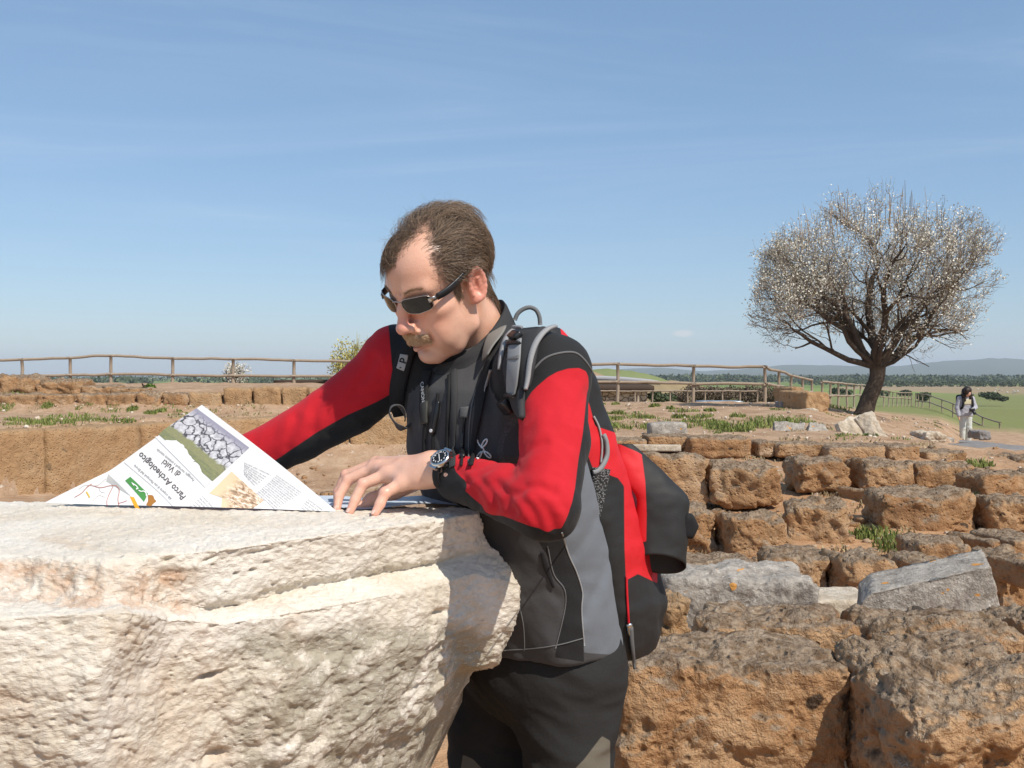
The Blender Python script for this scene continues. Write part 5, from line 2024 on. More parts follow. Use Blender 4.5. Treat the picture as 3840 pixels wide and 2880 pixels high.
def strip(pts, nrm, width, thick):
    pts, nrm = np.asarray(pts, float), np.asarray(nrm, float)
    m = len(pts)
    w = np.interp(np.linspace(0, 1, m), np.linspace(0, 1, len(width)), width) if hasattr(width, '__len__') else np.full(m, width)
    T = np.gradient(pts, axis=0)
    T /= np.linalg.norm(T, axis=1)[:, None] + 1e-12
    B = np.cross(T, nrm)
    B /= np.linalg.norm(B, axis=1)[:, None] + 1e-12
    N = np.cross(B, T)
    sgn = np.sign((N * nrm).sum(1))[:, None]
    N = N * np.where(sgn == 0, 1, sgn)
    prof = [(-.5, 0), (-.5, .6), (-.42, 1), (.42, 1), (.5, .6), (.5, 0)]
    V = np.stack([pts + B * (a * w)[:, None] + N * (c * thick) for a, c in prof], 1).reshape(-1, 3)
    F = grid_faces(m, 6, wrap_v=True).tolist()
    F.append([0, 1, 2, 3, 4, 5])
    F.append([(m - 1) * 6 + i for i in (5, 4, 3, 2, 1, 0)])
    return V, F


def fabric(name, c0, c1, rough=.8, sc=600, spec=.25):
    def fn(t, b):
        v = nd(t, 'TexCoord').outputs['Object']
        t.links.new(mixc(t, noise(t, v, sc, 3, .7), c0, c1), b.inputs['Base Color'])
        bump(t, b, noise(t, v, sc, 2, .6), .0006, .5)
    return material(name, fn, rough=rough, spec=spec)


BLACKF = fabric('black_fabric', (0.010, 0.010, 0.011), (0.022, 0.022, 0.023))
DARKF = fabric('dark_grey_fabric', (0.030, 0.030, 0.031), (0.052, 0.052, 0.053))
GREYW = fabric('grey_webbing', (0.19, 0.195, 0.20), (0.29, 0.295, 0.30))
PIPE = fabric('grey_piping', (0.22, 0.22, 0.22), (0.36, 0.36, 0.36))
STITCH = fabric('grey_stitch', (0.10, 0.10, 0.10), (0.16, 0.16, 0.16))
TAUPE = fabric('taupe_webbing', (0.17, 0.16, 0.14), (0.27, 0.26, 0.235))
PLAST = material('black_plastic', base=(0.012, 0.012, 0.013), rough=.35, spec=.5)
WHITEP = material('white_print', base=(.75, .75, .75), rough=.6)
METAL = material('steel', base=(.62, .61, .59), rough=.22, Metallic=1.0)

# stand-up collar
cc_ = P(471, 333, 1.955)
fv = P(448, 363, 1.893) - cc_
sv_ = LAT * .066 + np.array([0, 0, .012])
cb_ = P(482, 351, 1.985)
rings = []
TH = np.linspace(0, 2 * math.pi, 64, endpoint=False)
for (t, o, inn) in [(0, .012, 0), (.35, .006, 0), (.7, .002, 0), (.95, 0, 0), (1.02, -.003, 0), (.97, -.006, 1), (.6, -.007, 1), (.1, -.006, 1)]:
    ring = []
    for th in TH:
        c_, s_ = math.cos(th), math.sin(th)
        k_ = 1.0 if c_ > 0 else 1.16
        top = cc_ + fv * c_ * k_ * (1 + o / .09) + sv_ * s_ * (1 + o / .07)
        bot = cb_ + (-BK * .098 * c_ if c_ > 0 else -BK * .082 * c_) * (1 + o / .09) + LAT * .092 * s_ * (1 + o / .09) + UPZ * (-.014 - .032 * max(0, c_))
        ring.append(bot + (top - bot) * t)
    rings.append(ring)
CV = np.array(rings).reshape(-1, 3)
CV = CV + (fbm(CV * 22, 3) * .003)[:, None] * np.array([.6, -.6, .2])
CF = grid_faces(8, 64, wrap_v=True)
colr = mesh_obj('collar', CV, CF, fabric('collar_fabric', (0.026, 0.026, 0.027), (0.046, 0.045, 0.046)), jacket)
inner = CV.reshape(8, 64, 3)[4:]
mesh_obj('collar_lining', (inner * 1.0 - (inner - inner.mean((0, 1))) * .012).reshape(-1, 3), grid_faces(4, 64, wrap_v=True), BLACKF, jacket)

# seams and zips on the jacket
def seam(path, r=.0011, mat=STITCH, off=.0006, n=40, name='seam'):
    q = spline(path, n)
    pts = [S(x, y, off) for x, y in q]
    pts = np.array([p[0] for p in pts if p is not None])
    if len(pts) > 4:
        pts[1:-1] = (pts[:-2] + pts[2:] + pts[1:-1]) / 3
        return mesh_obj(name, *tube(pts, r, 6), mat, jacket)


def rib(name, path, w, th, mat, parent, **k):
    return mesh_obj(name, *ribbon(path, w, th, **k), mat, parent)


rib('zip', [(972, 812), (971, 850), (969, 900), (967, 960), (966, 1010)], .007, .0035, BLACKF, jacket)
rib('zip_flap', [(981, 800), (982, 850), (981, 900), (979, 960), (978, 1010)], .012, .002, DARKF, jacket)
zp = rib('pocket_zip', [(1005, 900), (1003, 930), (1000, 970), (998, 1008)], .004, .003, BLACKF, jacket)
rib('pocket_tab', [(1005, 880), (1004, 902)], .017, .0025, fabric('grey_mesh_tab', (.07, .07, .07), (.13, .13, .13)), jacket, n=8)
rib('zip_pull', [(1003, 935), (1001, 955), (1000, 990)], [.004, .007, .009], .005, PLAST, jacket, n=14)
p_, n_ = S(1000, 982, .0068)


def disc(p, n, r, h, mat, name, parent, seg=20):
    n = n / np.linalg.norm(n)
    a = np.cross(n, [0, 0, 1.0])
    a /= np.linalg.norm(a)
    b = np.cross(n, a)
    th = np.linspace(0, 6.2832, seg, endpoint=False)
    R1 = np.array([p + r * (math.cos(t) * a + math.sin(t) * b) for t in th])
    V = np.concatenate([R1, R1 + n * h])
    F = [[i, (i + 1) % seg, seg + (i + 1) % seg, seg + i] for i in range(seg)] + [list(range(seg))[::-1], list(range(seg, 2 * seg))]
    return mesh_obj(name, V, F, mat, parent, smooth=False)


disc(p_, n_, .0042, .0012, WHITEP, 'reflector', jacket)
rib('pocket_zip', [(948, 850), (944, 890), (938, 930), (936, 1000)], .005, .003, BLACKF, jacket)
rib('zip_pull', [(951, 868), (946, 895), (938, 938)], [.006, .009, .008], .006, PLAST, jacket, n=14)
p_, n_ = S(937, 930, .0075)
disc(p_, n_, .0032, .0012, WHITEP, 'reflector', jacket)
seam([(1029, 840), (1019, 880), (1014, 930), (1012, 1000)], .0016)
seam([(1183, 1180), (1196, 1240), (1218, 1270), (1222, 1300), (1214, 1345), (1200, 1400)], .0013)
seam([(1120, 1300), (1130, 1345), (1133, 1380), (1133, 1405)], .0012)
seam([(1090, 1405), (1160, 1400), (1210, 1392), (1262, 1378)], .0012)
seam([(1214, 1150), (1229, 1200), (1245, 1235), (1258, 1280), (1256, 1320), (1262, 1395)], .0014, PIPE)
seam([(1152, 800), (1175, 776), (1205, 764), (1240, 762), (1262, 778), (1280, 805)], .0020, STITCH)
rib('hand_pocket', [(1170, 1192), (1180, 1225), (1196, 1268)], [.006, .010, .004], .0015, BLACKF, jacket)

# chest emblem of four loops
def loop_path(c, ax, L, w, n=26):
    c, ax = np.array(c, float), np.array(ax, float)
    ax /= np.linalg.norm(ax)
    pr = np.array([-ax[1], ax[0]])
    t = np.linspace(0, 2 * math.pi, n)
    return [tuple(c + ax * L * (1 - np.cos(a)) / 2 + pr * w * np.sin(a) * (0.55 + .45 * (1 - np.cos(a)) / 2)) for a in t]


emb = MB()
for c, ax, L, w in [((1041, 967), (.55, -.9), 21, 4.2), ((1041, 976), (-.6, .9), 19, 3.6), ((1046, 975), (.85, .75), 19, 4.0)]:
    pts = np.array([S(x, y, .0012)[0] for x, y in loop_path(c, ax, L, w)])
    emb.add(*tube(pts, .0015, 6))
emb.add(*tube(np.array([S(x, y, .0012)[0] for x, y in [(1032, 950), (1034, 957), (1038, 963), (1043, 967), (1046, 971), (1043, 976), (1040, 978)]]), .0014, 6))
emb.build('emblem', WHITEP, jacket)

# ------------------------------------------------------------------ trousers
lo, hi = np.array([-.22, 1.80, 0.02]), np.array([.33, 2.42, .98])
ft = Field(lo, hi, .0062)
hipc = P(541, 648, 2.075)
ft.ell(hipc - [0, 0, .02], (.175, .13, .13), .03, np.stack([LAT, BK, UPZ], 1))
legs = [([P(562, 668, 2.03), P(567, 720, 2.01), P(569, 772, 1.99), P(574, 860, 2.02), P(576, 1018, 2.06)], [.096, .081, .068, .062, .056]),
        ([P(500, 676, 2.19), P(497, 720, 2.19), P(494, 772, 2.16), P(494, 860, 2.19), P(494, 990, 2.22)], [.102, .088, .076, .064, .056])]
for pts, rd in legs:
    ft.chain(pts, rd, .03)
TV, TF = ft.mesh()
TV = smooth_mesh(TV, TF, 2)
TN = vnormals(TV, TF)
q = np.stack([TV @ LAT * 7 + TV[:, 2] * 5, TV[:, 2] * 9 + TV @ LAT * 4, TV @ BK * 6], 1)
TV = TV + TN * (ridged(q, 2) * .0085 + ridged(q * .55 + 4, 1) * .008 + fbm(q * .6, 2) * .008)[:, None]
tuv = uv_of(TV)
knee = np.minimum(poly_sd(tuv, pk((1238, 1665), (1262, 1640), (1300, 1590), (1318, 1600), (1318, 1900), (1230, 1900))), poly_sd(tuv, pk((960, 1900), (1000, 1630), (1022, 1640), (1045, 1665), (1080, 1900))))


def f_trs(t, b):
    v = nd(t, 'TexCoord').outputs['Object']
    fz = noise(t, v, 700, 3, .7)
    c = mixc(t, fz, (0.015, 0.0145, 0.014), (0.031, 0.030, 0.029))
    c = mixc(t, sstep(t, nd(t, 'Attribute', attribute_name='zknee').outputs['Fac'], .5, -.5), c, mixc(t, fz, (0.10, 0.086, 0.065), (0.16, 0.14, 0.11)))
    t.links.new(c, b.inputs['Base Color'])
    bump(t, b, noise(t, v, 40, 4, .6), .004, .5)


trs = mesh_obj('trousers', TV, TF, material('trouser_fabric', f_trs, rough=.8, spec=.2), man, attrs={'zknee': knee})
for k, (pts, rd) in enumerate(legs):
    p = pts[-1]
    f2 = Field(p + [-.13, -.28, -.14], p + [.13, .12, .06], .008)
    f2.cone(p + [0, 0, .02], [p[0], p[1] - .0, .07], .05, .05, .02)
    f2.cone([p[0], p[1] + .03, .05], [p[0] - .07, p[1] - .14, .045], .045, .042, .02)
    mesh_obj('shoe', *f2.mesh(), DARKF, man)

# ------------------------------------------------------------------ hair
hb = BVHTree.FromPolygons([Vector(v) for v in HV], HF.tolist())
rs = np.random.RandomState(9)
cand = np.where(HAIR)[0]
HAIRM = material('hair', lambda t, b: t.links.new(mixc(t, nd(t, 'NewGeometry').outputs['Random Per Island'], (0.060, 0.041, 0.027), (0.34, 0.235, 0.155)), b.inputs['Base Color']), rough=.48, spec=.5)


def strands(P0, D, L, n, lift0, lift1, R, curl=.0, wild=0.0):
    """hair laid over the head, all strands of a batch at once (head coordinates)"""
    P0 = np.asarray(P0, float)
    N = len(P0)
    L, lift1, R = (np.broadcast_to(np.asarray(a, float), (N,)) for a in (L, lift1, R))
    v = D / np.linalg.norm(D, axis=1)[:, None]
    pts = [P0]
    for k in range(n):
        v = v + rs.normal(size=(N, 3)) * curl
        v /= np.linalg.norm(v, axis=1)[:, None]
        q = pts[-1] + v * (L / n)[:, None]
        near = [hb.find_nearest(Vector(a)) for a in q]
        loc = np.array([a[0][:] for a in near])
        nn = np.array([a[1][:] for a in near])
        want = lift0 + (lift1 - lift0) * math.sin(min(1, (k + 1) / n * 1.25) * math.pi * .62)
        q = q * wild + (loc + nn * want[:, None]) * (1 - wild)
        v = v - nn * (v * nn).sum(1)[:, None] * .7 * (1 - wild)
        v /= np.linalg.norm(v, axis=1)[:, None]
        pts.append(q)
    A = np.stack(pts, 1)                                   # N x (n+1) x 3
    A = H(A.reshape(-1, 3)).reshape(A.shape)
    T = np.gradient(A, axis=1)
    T /= np.linalg.norm(T, axis=2)[..., None] + 1e-12
    S1 = np.cross(T, np.array([.31, .77, .55]))
    S1 /= np.linalg.norm(S1, axis=2)[..., None] + 1e-12
    S2 = np.cross(T, S1)
    rad = R[:, None] * np.linspace(1, .3, n + 1)[None]
    ring = [A + rad[..., None] * (math.cos(a) * S1 + math.sin(a) * S2) for a in (0, 2.0944, 4.18879)]
    V = np.stack(ring, 2).reshape(-1, 3)                   # N, n+1, 3
    base = (np.arange(N) * (n + 1) * 3)[:, None, None]
    kk = (np.arange(n) * 3)[None, :, None]
    F = [base + kk + np.array([[a, (a + 1) % 3, 3 + (a + 1) % 3, 3 + a]])[None] for a in range(3)]
    return V, np.concatenate([f.reshape(-1, 4) for f in F])


def hair_dirs(p):
    x, y, z = p[:, 0], p[:, 1], p[:, 2]
    side = np.clip((np.abs(x) - .030) / .03, 0, 1)
    low = np.clip((.09 - z) / .08, 0, 1)
    d = np.stack([np.sign(x) * .35 * (1 - low), np.full(len(p), .85), .25 * (1 - side) - .40 * side - np.where(y > .03, .9 * low, .12 * low)], 1)
    bk = y > .07
    d[bk] = np.stack([x[bk] * 2.0, np.full(bk.sum(), .15), np.full(bk.sum(), -1.0)], 1)
    return d


def flow(p, a):
    return np.stack([pn(p * 38 + 31 * k) for k in range(3)], 1) * a


mb = MB()
sel = rs.choice(cand, 15000)
p = HV[sel]
h_ = hd[sel]
keep = ~((np.abs(p[:, 0] - .012) < .012) & (p[:, 1] > -.05) & (p[:, 1] < .03) & (p[:, 2] > .11) & (rs.rand(len(p)) < .55))
edge = (h_ < 8) & (p[:, 1] < .03)
keep &= ~(edge & (rs.rand(len(p)) > .15 + np.maximum(h_, 0) / 9))
keep &= ~((p[:, 0] < .012) & (p[:, 1] < -.02) & (rs.rand(len(p)) < .45))
p, h_, edge = p[keep], h_[keep], edge[keep]
L = rs.uniform(.040, .085, len(p))
L *= np.where(p[:, 2] < 0, .55, 1) * np.where((p[:, 1] < -.03) & (np.abs(p[:, 0]) > .05), .6, 1) * np.where((p[:, 1] < .02) & (p[:, 2] < .045), .45, 1) * np.where(edge, .5 + np.maximum(h_, 0) / 16, 1)
lift = rs.uniform(.002, .014, len(p)) * np.where((p[:, 2] > .112) & (p[:, 0] < .03), 1.5, 1.0) * np.where(p[:, 2] > .03, 1.2 + 5 * np.maximum(0, p[:, 1]), .7)
mb.add(*strands(p + rs.normal(size=p.shape) * .001, hair_dirs(p) + flow(p, 1.0) * np.where(p[:, 2] > .10, 1.7, 1.0)[:, None] + rs.normal(size=p.shape) * .10, L, 6, .001, lift, rs.uniform(.00022, .0005, len(p)), .06))
# fine short hairs thinning out over the bare skin of the temples
fr0 = np.where((hd > -9) & (hd <= 1) & (HV[:, 2] > .04) & (HV[:, 0] > -.02))[0]
sel = rs.choice(fr0, 900)
sel = sel[rs.rand(len(sel)) < np.exp(hd[sel] / 3.0)]
p = HV[sel]
mb.add(*strands(p, hair_dirs(p) + rs.normal(size=p.shape) * .3, rs.uniform(.008, .022, len(p)), 4, .0006, rs.uniform(.001, .004, len(p)), .00022, .1))
# front tuft swept to the far side
sel = rs.choice(cand[(HV[cand, 2] > .085) & (HV[cand, 1] < -.02) & (HV[cand, 0] < .014)], 1000)
p = HV[sel]
mb.add(*strands(p, np.array([-.75, -.2, -.1]) + flow(p, .8) + rs.normal(size=p.shape) * .2, rs.uniform(.025, .06, len(p)), 6, .001, rs.uniform(.003, .011, len(p)), .0003, .08))
# loose hairs
sel = rs.choice(cand[HV[cand, 2] > .108], 190)
p = HV[sel]
mb.add(*strands(p, np.stack([rs.normal(size=190) * .35, .35 + rs.normal(size=190) * .5, np.full(190, .9)], 1), rs.uniform(.02, .05, 190), 6, .01, .03, .00022, .28, wild=.95))
sel = rs.choice(cand[(HV[cand, 1] > .02) & (HV[cand, 2] > .06)], 260)
p = HV[sel]
mb.add(*strands(p, np.stack([rs.normal(size=260) * .3, np.full(260, .9), .25 + rs.normal(size=260) * .2], 1), rs.uniform(.03, .055, 260), 6, .006, .022, .00025, .16, wild=.75))
hair = setp(mb.build('hair', HAIRM, man), kind='stuff')


def cast(ps, d):
    out = []
    for a in ps:
        h = hb.ray_cast(Vector(a), Vector(d))
        if h[0] is not None:
            out.append(h[0][:])
    return np.array(out)


# moustache
x = rs.uniform(-1, 1, 3600)
q = cast(np.stack([x * .029, np.full(3600, -.14), -.0430 + rs.uniform(-.0080, .0095, 3600) - .006 * np.abs(x) ** 1.5], 1), (0, 1, 0))
q = q[~((q[:, 1] > -.085) | ((q[:, 1] < -.113) & (q[:, 2] > -.036)))]
mb = MB()
mb.add(*strands(q, np.stack([q[:, 0] / .029 * .8 + rs.normal(size=len(q)) * .15, np.full(len(q), -.25), np.full(len(q), -1.0)], 1), rs.uniform(.006, .0105, len(q)), 3, .0012, rs.uniform(.003, .0058, len(q)), rs.uniform(.00025, .00042, len(q)), .12))
_ms = mb.build('moustache', material('moustache_hair', lambda t, b: t.links.new(mixc(t, nd(t, 'NewGeometry').outputs['Random Per Island'], (0.38, 0.22, 0.11), (0.82, 0.60, 0.39)), b.inputs['Base Color']), rough=.5, spec=.4), man)
setp(_ms, kind='stuff')
BROWM = material('brow_hair', base=(0.26, 0.165, 0.095), rough=.5)
for s in (-1, 1):
    t = rs.rand(120)
    q = cast(np.stack([s * (.014 + .034 * t), np.full(120, -.14), .0445 + .005 * np.sin(t * 2.6) + rs.normal(size=120) * .0016], 1), (0, 1, 0))
    mb = MB()
    mb.add(*strands(q, np.tile([s * 1.0, 0, .25], (len(q), 1)), .008, 3, .0006, .0015, .0002, .1))
    setp(mb.build('eyebrow', BROWM, man), kind='stuff')
    q = cast(np.stack([np.full(260, s * .12), -.026 + rs.uniform(-.008, .010, 260), rs.uniform(-.002, .032, 260)], 1), (-s, 0, 0))
    q = q[np.abs(q[:, 0]) < .074]
    mb = MB()
    mb.add(*strands(q, np.stack([np.zeros(len(q)), .1 + rs.normal(size=len(q)) * .2, np.full(len(q), -1.0)], 1), .010, 3, .0008, .0022, .00026, .12))
    setp(mb.build('sideburn', HAIRM, man), kind='stuff')

# ------------------------------------------------------------------ sunglasses
gl = empty('sunglasses', H((0, -.108, .028)), 'dark wrap sunglasses with a thin silver rim worn by the man', 'sunglasses')
LENS = material('dark_lens', base=(.012, .008, .006), rough=.08, spec=.35)
RIM = material('gunmetal', base=(.42, .39, .36), rough=.28, Metallic=1.0)
TEMPLE = material('black_acetate', base=(.010, .010, .011), rough=.30, spec=.5)


def gy(x):
    return -.1105 + 5.2 * max(0, abs(x) - .004) ** 2 + .06 * max(0, abs(x) - .004)


def lens_xz(s, a, rr=1.0):
    e = 4.0
    c_, s_ = math.cos(a), math.sin(a)
    k = 1 / (abs(c_) ** e + abs(s_) ** e) ** (1 / e)
    x = .0375 + .0285 * k * c_ * rr
    z = .0225 + .0165 * k * s_ * rr
    # inner lower corner cut away, top edge slightly rising outwards
    if s_ < 0:
        x += .0075 * (-s_) * max(0, -c_) * rr
        z += .004 * (-s_) * abs(c_) * rr
    z += .05 * (x - .0375)
    return s * x, z


for s in (-1, 1):
    rows = [[np.array([s * .0375, gy(.0375) - .0008, .0225])] * 40]
    for rr in np.linspace(.15, 1, 8):
        rows.append([np.array([x, gy(x) - .0008 * (1 - rr) + .12 * (.03 - z) * .35, z]) for x, z in (lens_xz(s, a, rr) for a in np.linspace(0, 6.2832, 40, endpoint=False))])
    front = np.array(rows)
    backp = front + np.array([0, .0016, 0])
    V = np.concatenate([front, backp[::-1]]).reshape(-1, 3)
    mesh_obj('lens', H(V), grid_faces(18, 40, wrap_v=True) if s < 0 else grid_faces(18, 40, wrap_v=True)[:, ::-1], LENS, gl)
    top = np.array([front[-1][i] for i in list(range(0, 40)) + [0]]) + [0, .0006, 0]
    mesh_obj('rim', H(tube(top, .0009, 6)[0]), tube(top, .0009, 6)[1], RIM, gl)
    hx, hz = .0665, .0285
    V, F = strip(H(np.array([[s * .062, gy(.062) - .001, hz], [s * .0675, gy(.0665) + .001, hz + .0005], [s * .0715, gy(.0665) + .008, hz + .001]])), np.array([HR @ [s * .6, -.8, 0], HR @ [s * .8, -.6, 0], HR @ [s, 0, 0]]), .009, .0022)
    mesh_obj('hinge', V, F, RIM, gl)
    pts = spline([(s * .0715, -.078, hz + .001), (s * .0785, -.055, .0305), (s * .0825, -.028, .0350), (s * .0830, -.004, .0400), (s * .0770, .014, .0370), (s * .0735, .028, .022)], 24)
    V, F = strip(H(pts), np.tile(HR @ [s, 0, 0], (24, 1)), [.0120, .0135, .0125, .0105, .007, .005], .0034)
    tp = mesh_obj('temple', V, F, TEMPLE, gl)
    if s > 0:
        V, F = strip(H(np.array([[.0800, -.060, .0302], [.0807, -.053, .0312]])), np.tile(HR @ [1, 0, 0], (2, 1)), .0030, .0006)
        mesh_obj('emblem', V, F, METAL, tp)
br_ = spline([(-.0105, -.1105, .0320), (0, -.1125, .0345), (.0105, -.1105, .0320)], 12)
mesh_obj('bridge', H(tube(br_, .0014, 8)[0]), tube(br_, .0014, 8)[1], RIM, gl)

# ------------------------------------------------------------------ wristwatch
ax = (foreL - wrL) / np.linalg.norm(foreL - wrL)
wc = wrL + ax * .036
wn = np.array([-.10, -.80, .58])
wn -= ax * (wn @ ax)
wn /= np.linalg.norm(wn)
ws = np.cross(ax, wn)
wa = empty('wristwatch', wc, 'steel wristwatch with a black dial and white numerals on a black strap', 'watch')
ctr = P(448.6, 470.6, 1.70)
ctr = wc + wn * .034
lath = [(0.0, .0), (.0178, .0), (.0190, .003), (.0190, .007), (.0172, .0098), (.0150, .0104), (.0146, .0090), (0.0, .0090)]
th = np.linspace(0, 6.2832, 48, endpoint=False)


def wpt(a, b, c):
    return ctr + ax * a + ws * b + wn * c


V = np.array([[wpt(r * math.cos(t), r * math.sin(t), h) for t in th] for r, h in lath]).reshape(-1, 3)
mesh_obj('case', V, grid_faces(len(lath), 48, wrap_v=True), METAL, wa)
V = np.array([wpt(.0146 * math.cos(t), .0146 * math.sin(t), .0094) for t in th])
dial = mesh_obj('dial', V, [list(range(48))], material('dial', base=(.012, .012, .013), rough=.3), wa, smooth=False)
if (np.array(dial.data.polygons[0].normal) @ wn) < 0:
    dial.data.flip_normals()
# dial up direction as in the photograph (12 points up and a little right)
dup = UPZ * 1.0 + np.array([-.25, 0, 0])
dup = dup - wn * (dup @ wn)
dup /= np.linalg.norm(dup)
drt = np.cross(dup, wn)
if drt[0] < 0:
    drt = -drt


def text_mesh(txt, size, align='CENTER', bold=0.0):
    cu = bpy.data.curves.new('t', 'FONT')
    cu.body = txt
    cu.size = size
    cu.align_x = align
    cu.align_y = 'CENTER'
    cu.offset = bold
    cu.resolution_u = 3
    o = bpy.data.objects.new('t', cu)
    COL.objects.link(o)
    dg = bpy.context.evaluated_depsgraph_get()
    me = o.evaluated_get(dg).to_mesh()
    V = np.array([v.co[:] for v in me.vertices])
    F = [list(p.vertices) for p in me.polygons]
    o.evaluated_get(dg).to_mesh_clear()
    bpy.data.objects.remove(o)
    bpy.data.curves.remove(cu)
    return V, F


mb = MB()
for k in range(12):
    a = k / 12 * 2 * math.pi
    V, F = text_mesh(str(k if k else 12), .0046, bold=.0002)
    c = ctr + (dup * math.cos(a) + drt * math.sin(a)) * .0112 + wn * .0098
    mb.add(c + V[:, :1] * drt + V[:, 1:2] * dup, F)
mb.build('numerals', WHITEP, wa, smooth=False)
for nm, a, L, w in (('hour_hand', -.25, .0075, .0014), ('minute_hand', 2.9, .0120, .0012)):
    dv = dup * math.cos(a) + drt * math.sin(a)
    sd_ = np.cross(wn, dv)
    V = np.array([ctr + dv * t + sd_ * q * w / 2 + wn * h for t, q in ((-.002, -1), (-.002, 1), (L, .6), (L, -.6)) for h in (.0102, .0107)])
    mesh_obj(nm, V, [[0, 2, 4, 6], [1, 7, 5, 3], [0, 1, 3, 2], [2, 3, 5, 4], [4, 5, 7, 6], [6, 7, 1, 0]], WHITEP, wa, smooth=False)
for bsg in (-1, 1):
    V, F = box_vf(wpt(0, bsg * .0185, .004), (.0085, .0040, .0030), np.stack([ax, ws, wn], 1))
    mesh_obj('lug', V, F, METAL, wa, smooth=False)
V, F = tube([wpt(-.019, .003, .0045), wpt(-.0225, .003, .0045)], .0024, 10)
mesh_obj('crown', V, F, material('brass', base=(.75, .55, .25), rough=.25, Metallic=1), wa)
band = []
for t in np.linspace(.35, 2 * math.pi - .35, 40):
    band.append(wc + (wn * math.cos(t) * .0345 + ws * math.sin(t) * .0315))
V, F = strip(np.array(band), np.array([b - wc for b in band]), .017, .0025)
mesh_obj('strap', V, F, BLACKF, wa)
# inner black knit cuff between hand and sleeve
cf = []
for t, rr in ((.046, .0335), (.048, .0375), (.056, .0400), (.066, .0425), (.08, .042)):
    c = wrL + (wL - wrL) / np.linalg.norm(wL - wrL) * t
    cf.append([c + rr * (math.cos(q) * wn + math.sin(q) * ws) for q in np.linspace(0, 6.2832, 30, endpoint=False)])
CVf = np.array(cf).reshape(-1, 3)
CVf = CVf + fbm(CVf * 60, 2)[:, None] * .003
mesh_obj('cuff', CVf, grid_faces(5, 30, wrap_v=True), BLACKF, jacket)

# ------------------------------------------------------------------ backpack
bp = empty('backpack', P(600, 660, 2.15), 'red and black hiking backpack with grey straps and mesh side pocket, worn by the man', 'backpack')
pr = [(664, 610, 2.17, .045, .035), (655, 605, 2.16, .085, .060), (636, 598, 2.16, .115, .082), (600, 592, 2.15, .128, .088), (540, 578, 2.13, .134, .090), (480, 562, 2.11, .136, .088), (430, 548, 2.09, .134, .082), (380, 536, 2.06, .125, .072), (345, 526, 2.03, .110, .058), (330, 521, 2.02, .085, .040)]
PR = [(P(u, v, d)[2], P(u, v, d)[0], d, a, b) for v, u, d, a, b in pr]
f = Field((-.10, 1.88, .78), (.42, 2.36, 1.46), .0048)
f.slices(PR, LAT, .01, 3.2)
# rear pocket bulge
f.slices([(P(612, v, 2.2)[2], P(u, v, 2.2)[0], 2.22, a, b) for v, u, a, b in [(640, 622, .085, .05), (600, 622, .10, .06), (540, 610, .10, .055), (470, 588, .095, .05), (430, 570, .08, .04)]], LAT, .03, 2.8)
BV, BF = f.mesh()
BV = smooth_mesh(BV, BF, 2)
BN = vnormals(BV, BF)
BV = BV + BN * (fbm(BV * 11, 3) * .006 + ridged(BV * [9, 9, 14], 2) * .002)[:, None]
buv = uv_of(BV)
redB = pk((1200, 640), (1275, 880), (1285, 920), (1330, 935), (1395, 985), (1420, 1100), (1420, 1260), (1378, 1240), (1352, 1254), (1349, 1180), (1348, 1050), (1335, 1033), (1300, 1020), (1280, 1010), (1240, 900))
zr = poly_sd(buv, redB)


def f_pack(t, b):
    v = nd(t, 'TexCoord').outputs['Object']
    fz = noise(t, v, 500, 3, .7)
    c = mixc(t, fz, (0.012, 0.012, 0.012), (0.026, 0.026, 0.026))
    c = mixc(t, sstep(t, nd(t, 'Attribute', attribute_name='zred').outputs['Fac'], .45, -.45), c, mixc(t, fz, (0.52, 0.009, 0.015), (0.66, 0.018, 0.026)))
    t.links.new(c, b.inputs['Base Color'])
    bump(t, b, noise(t, v, 700, 2, .6), .0008, .5)


PACKM = material('pack_nylon', f_pack, rough=.6, spec=.35)
pb = mesh_obj('pack_body', BV, BF, PACKM, bp, attrs={'zred': zr})
_bb = BVHTree.FromPolygons([Vector(v) for v in BV], BF.tolist())

# flared outer flap, open at the bottom like a wide sleeve
ringsF = []
for (u, v, a, b_, d) in [(624, 444, 8, .008, 2.12), (638, 466, 19, .014, 2.12), (649, 482, 25, .018, 2.12), (661, 497, 27, .022, 2.12), (661, 515, 27, .026, 2.12), (660, 540, 27, .030, 2.12), (659, 564, 26, .034, 2.12)]:
    c = P(u, v, d)
    ringsF.append([c + np.array([1, .25, 0]) * a * d / FPX * math.cos(t) + np.array([-.25, 1, 0]) * b_ * math.sin(t) + UPZ * (-.024 * math.sin(t) if v > 560 else 0) - UPZ * (.012 * math.cos(t) if v > 560 else 0) for t in np.linspace(0, 6.2832, 56, endpoint=False)])
RF = np.array(ringsF)
RF = np.transpose(np.array([spline(RF[:, j], 40) for j in range(56)]), (1, 0, 2))
inn = RF[::-1].copy()
cen = inn.mean(1, keepdims=True)
inn = cen + (inn - cen) * .95
FV = np.concatenate([RF, inn]).reshape(-1, 3)
FV = FV + (fbm(FV * 12, 3) * .008 + ridged(FV * 9, 2) * .003)[:, None] * np.array([.5, -.8, 0])
FFc = grid_faces(80, 56, wrap_v=True)
fuv = uv_of(FV)
inside = np.arange(len(FV)) >= 40 * 56
zf = np.where(inside, 50, poly_sd(fuv, pk((1200, 900), (1386, 980), (1394, 1040), (1397, 1110), (1396, 1170), (1340, 1175), (1300, 1000))))
flap = mesh_obj('outer_flap', FV, FFc, PACKM, bp, attrs={'zred': zf})
_fb = BVHTree.FromPolygons([Vector(v) for v in FV], FFc.tolist())
rib('flap_tab', [(1378, 1172), (1376, 1188), (1374, 1203)], .018, .002, fabric('grey_ripstop', (.06, .06, .06), (.10, .10, .10)), flap, bvh=_fb, n=10)
cp = P(689, 526, 2.12)
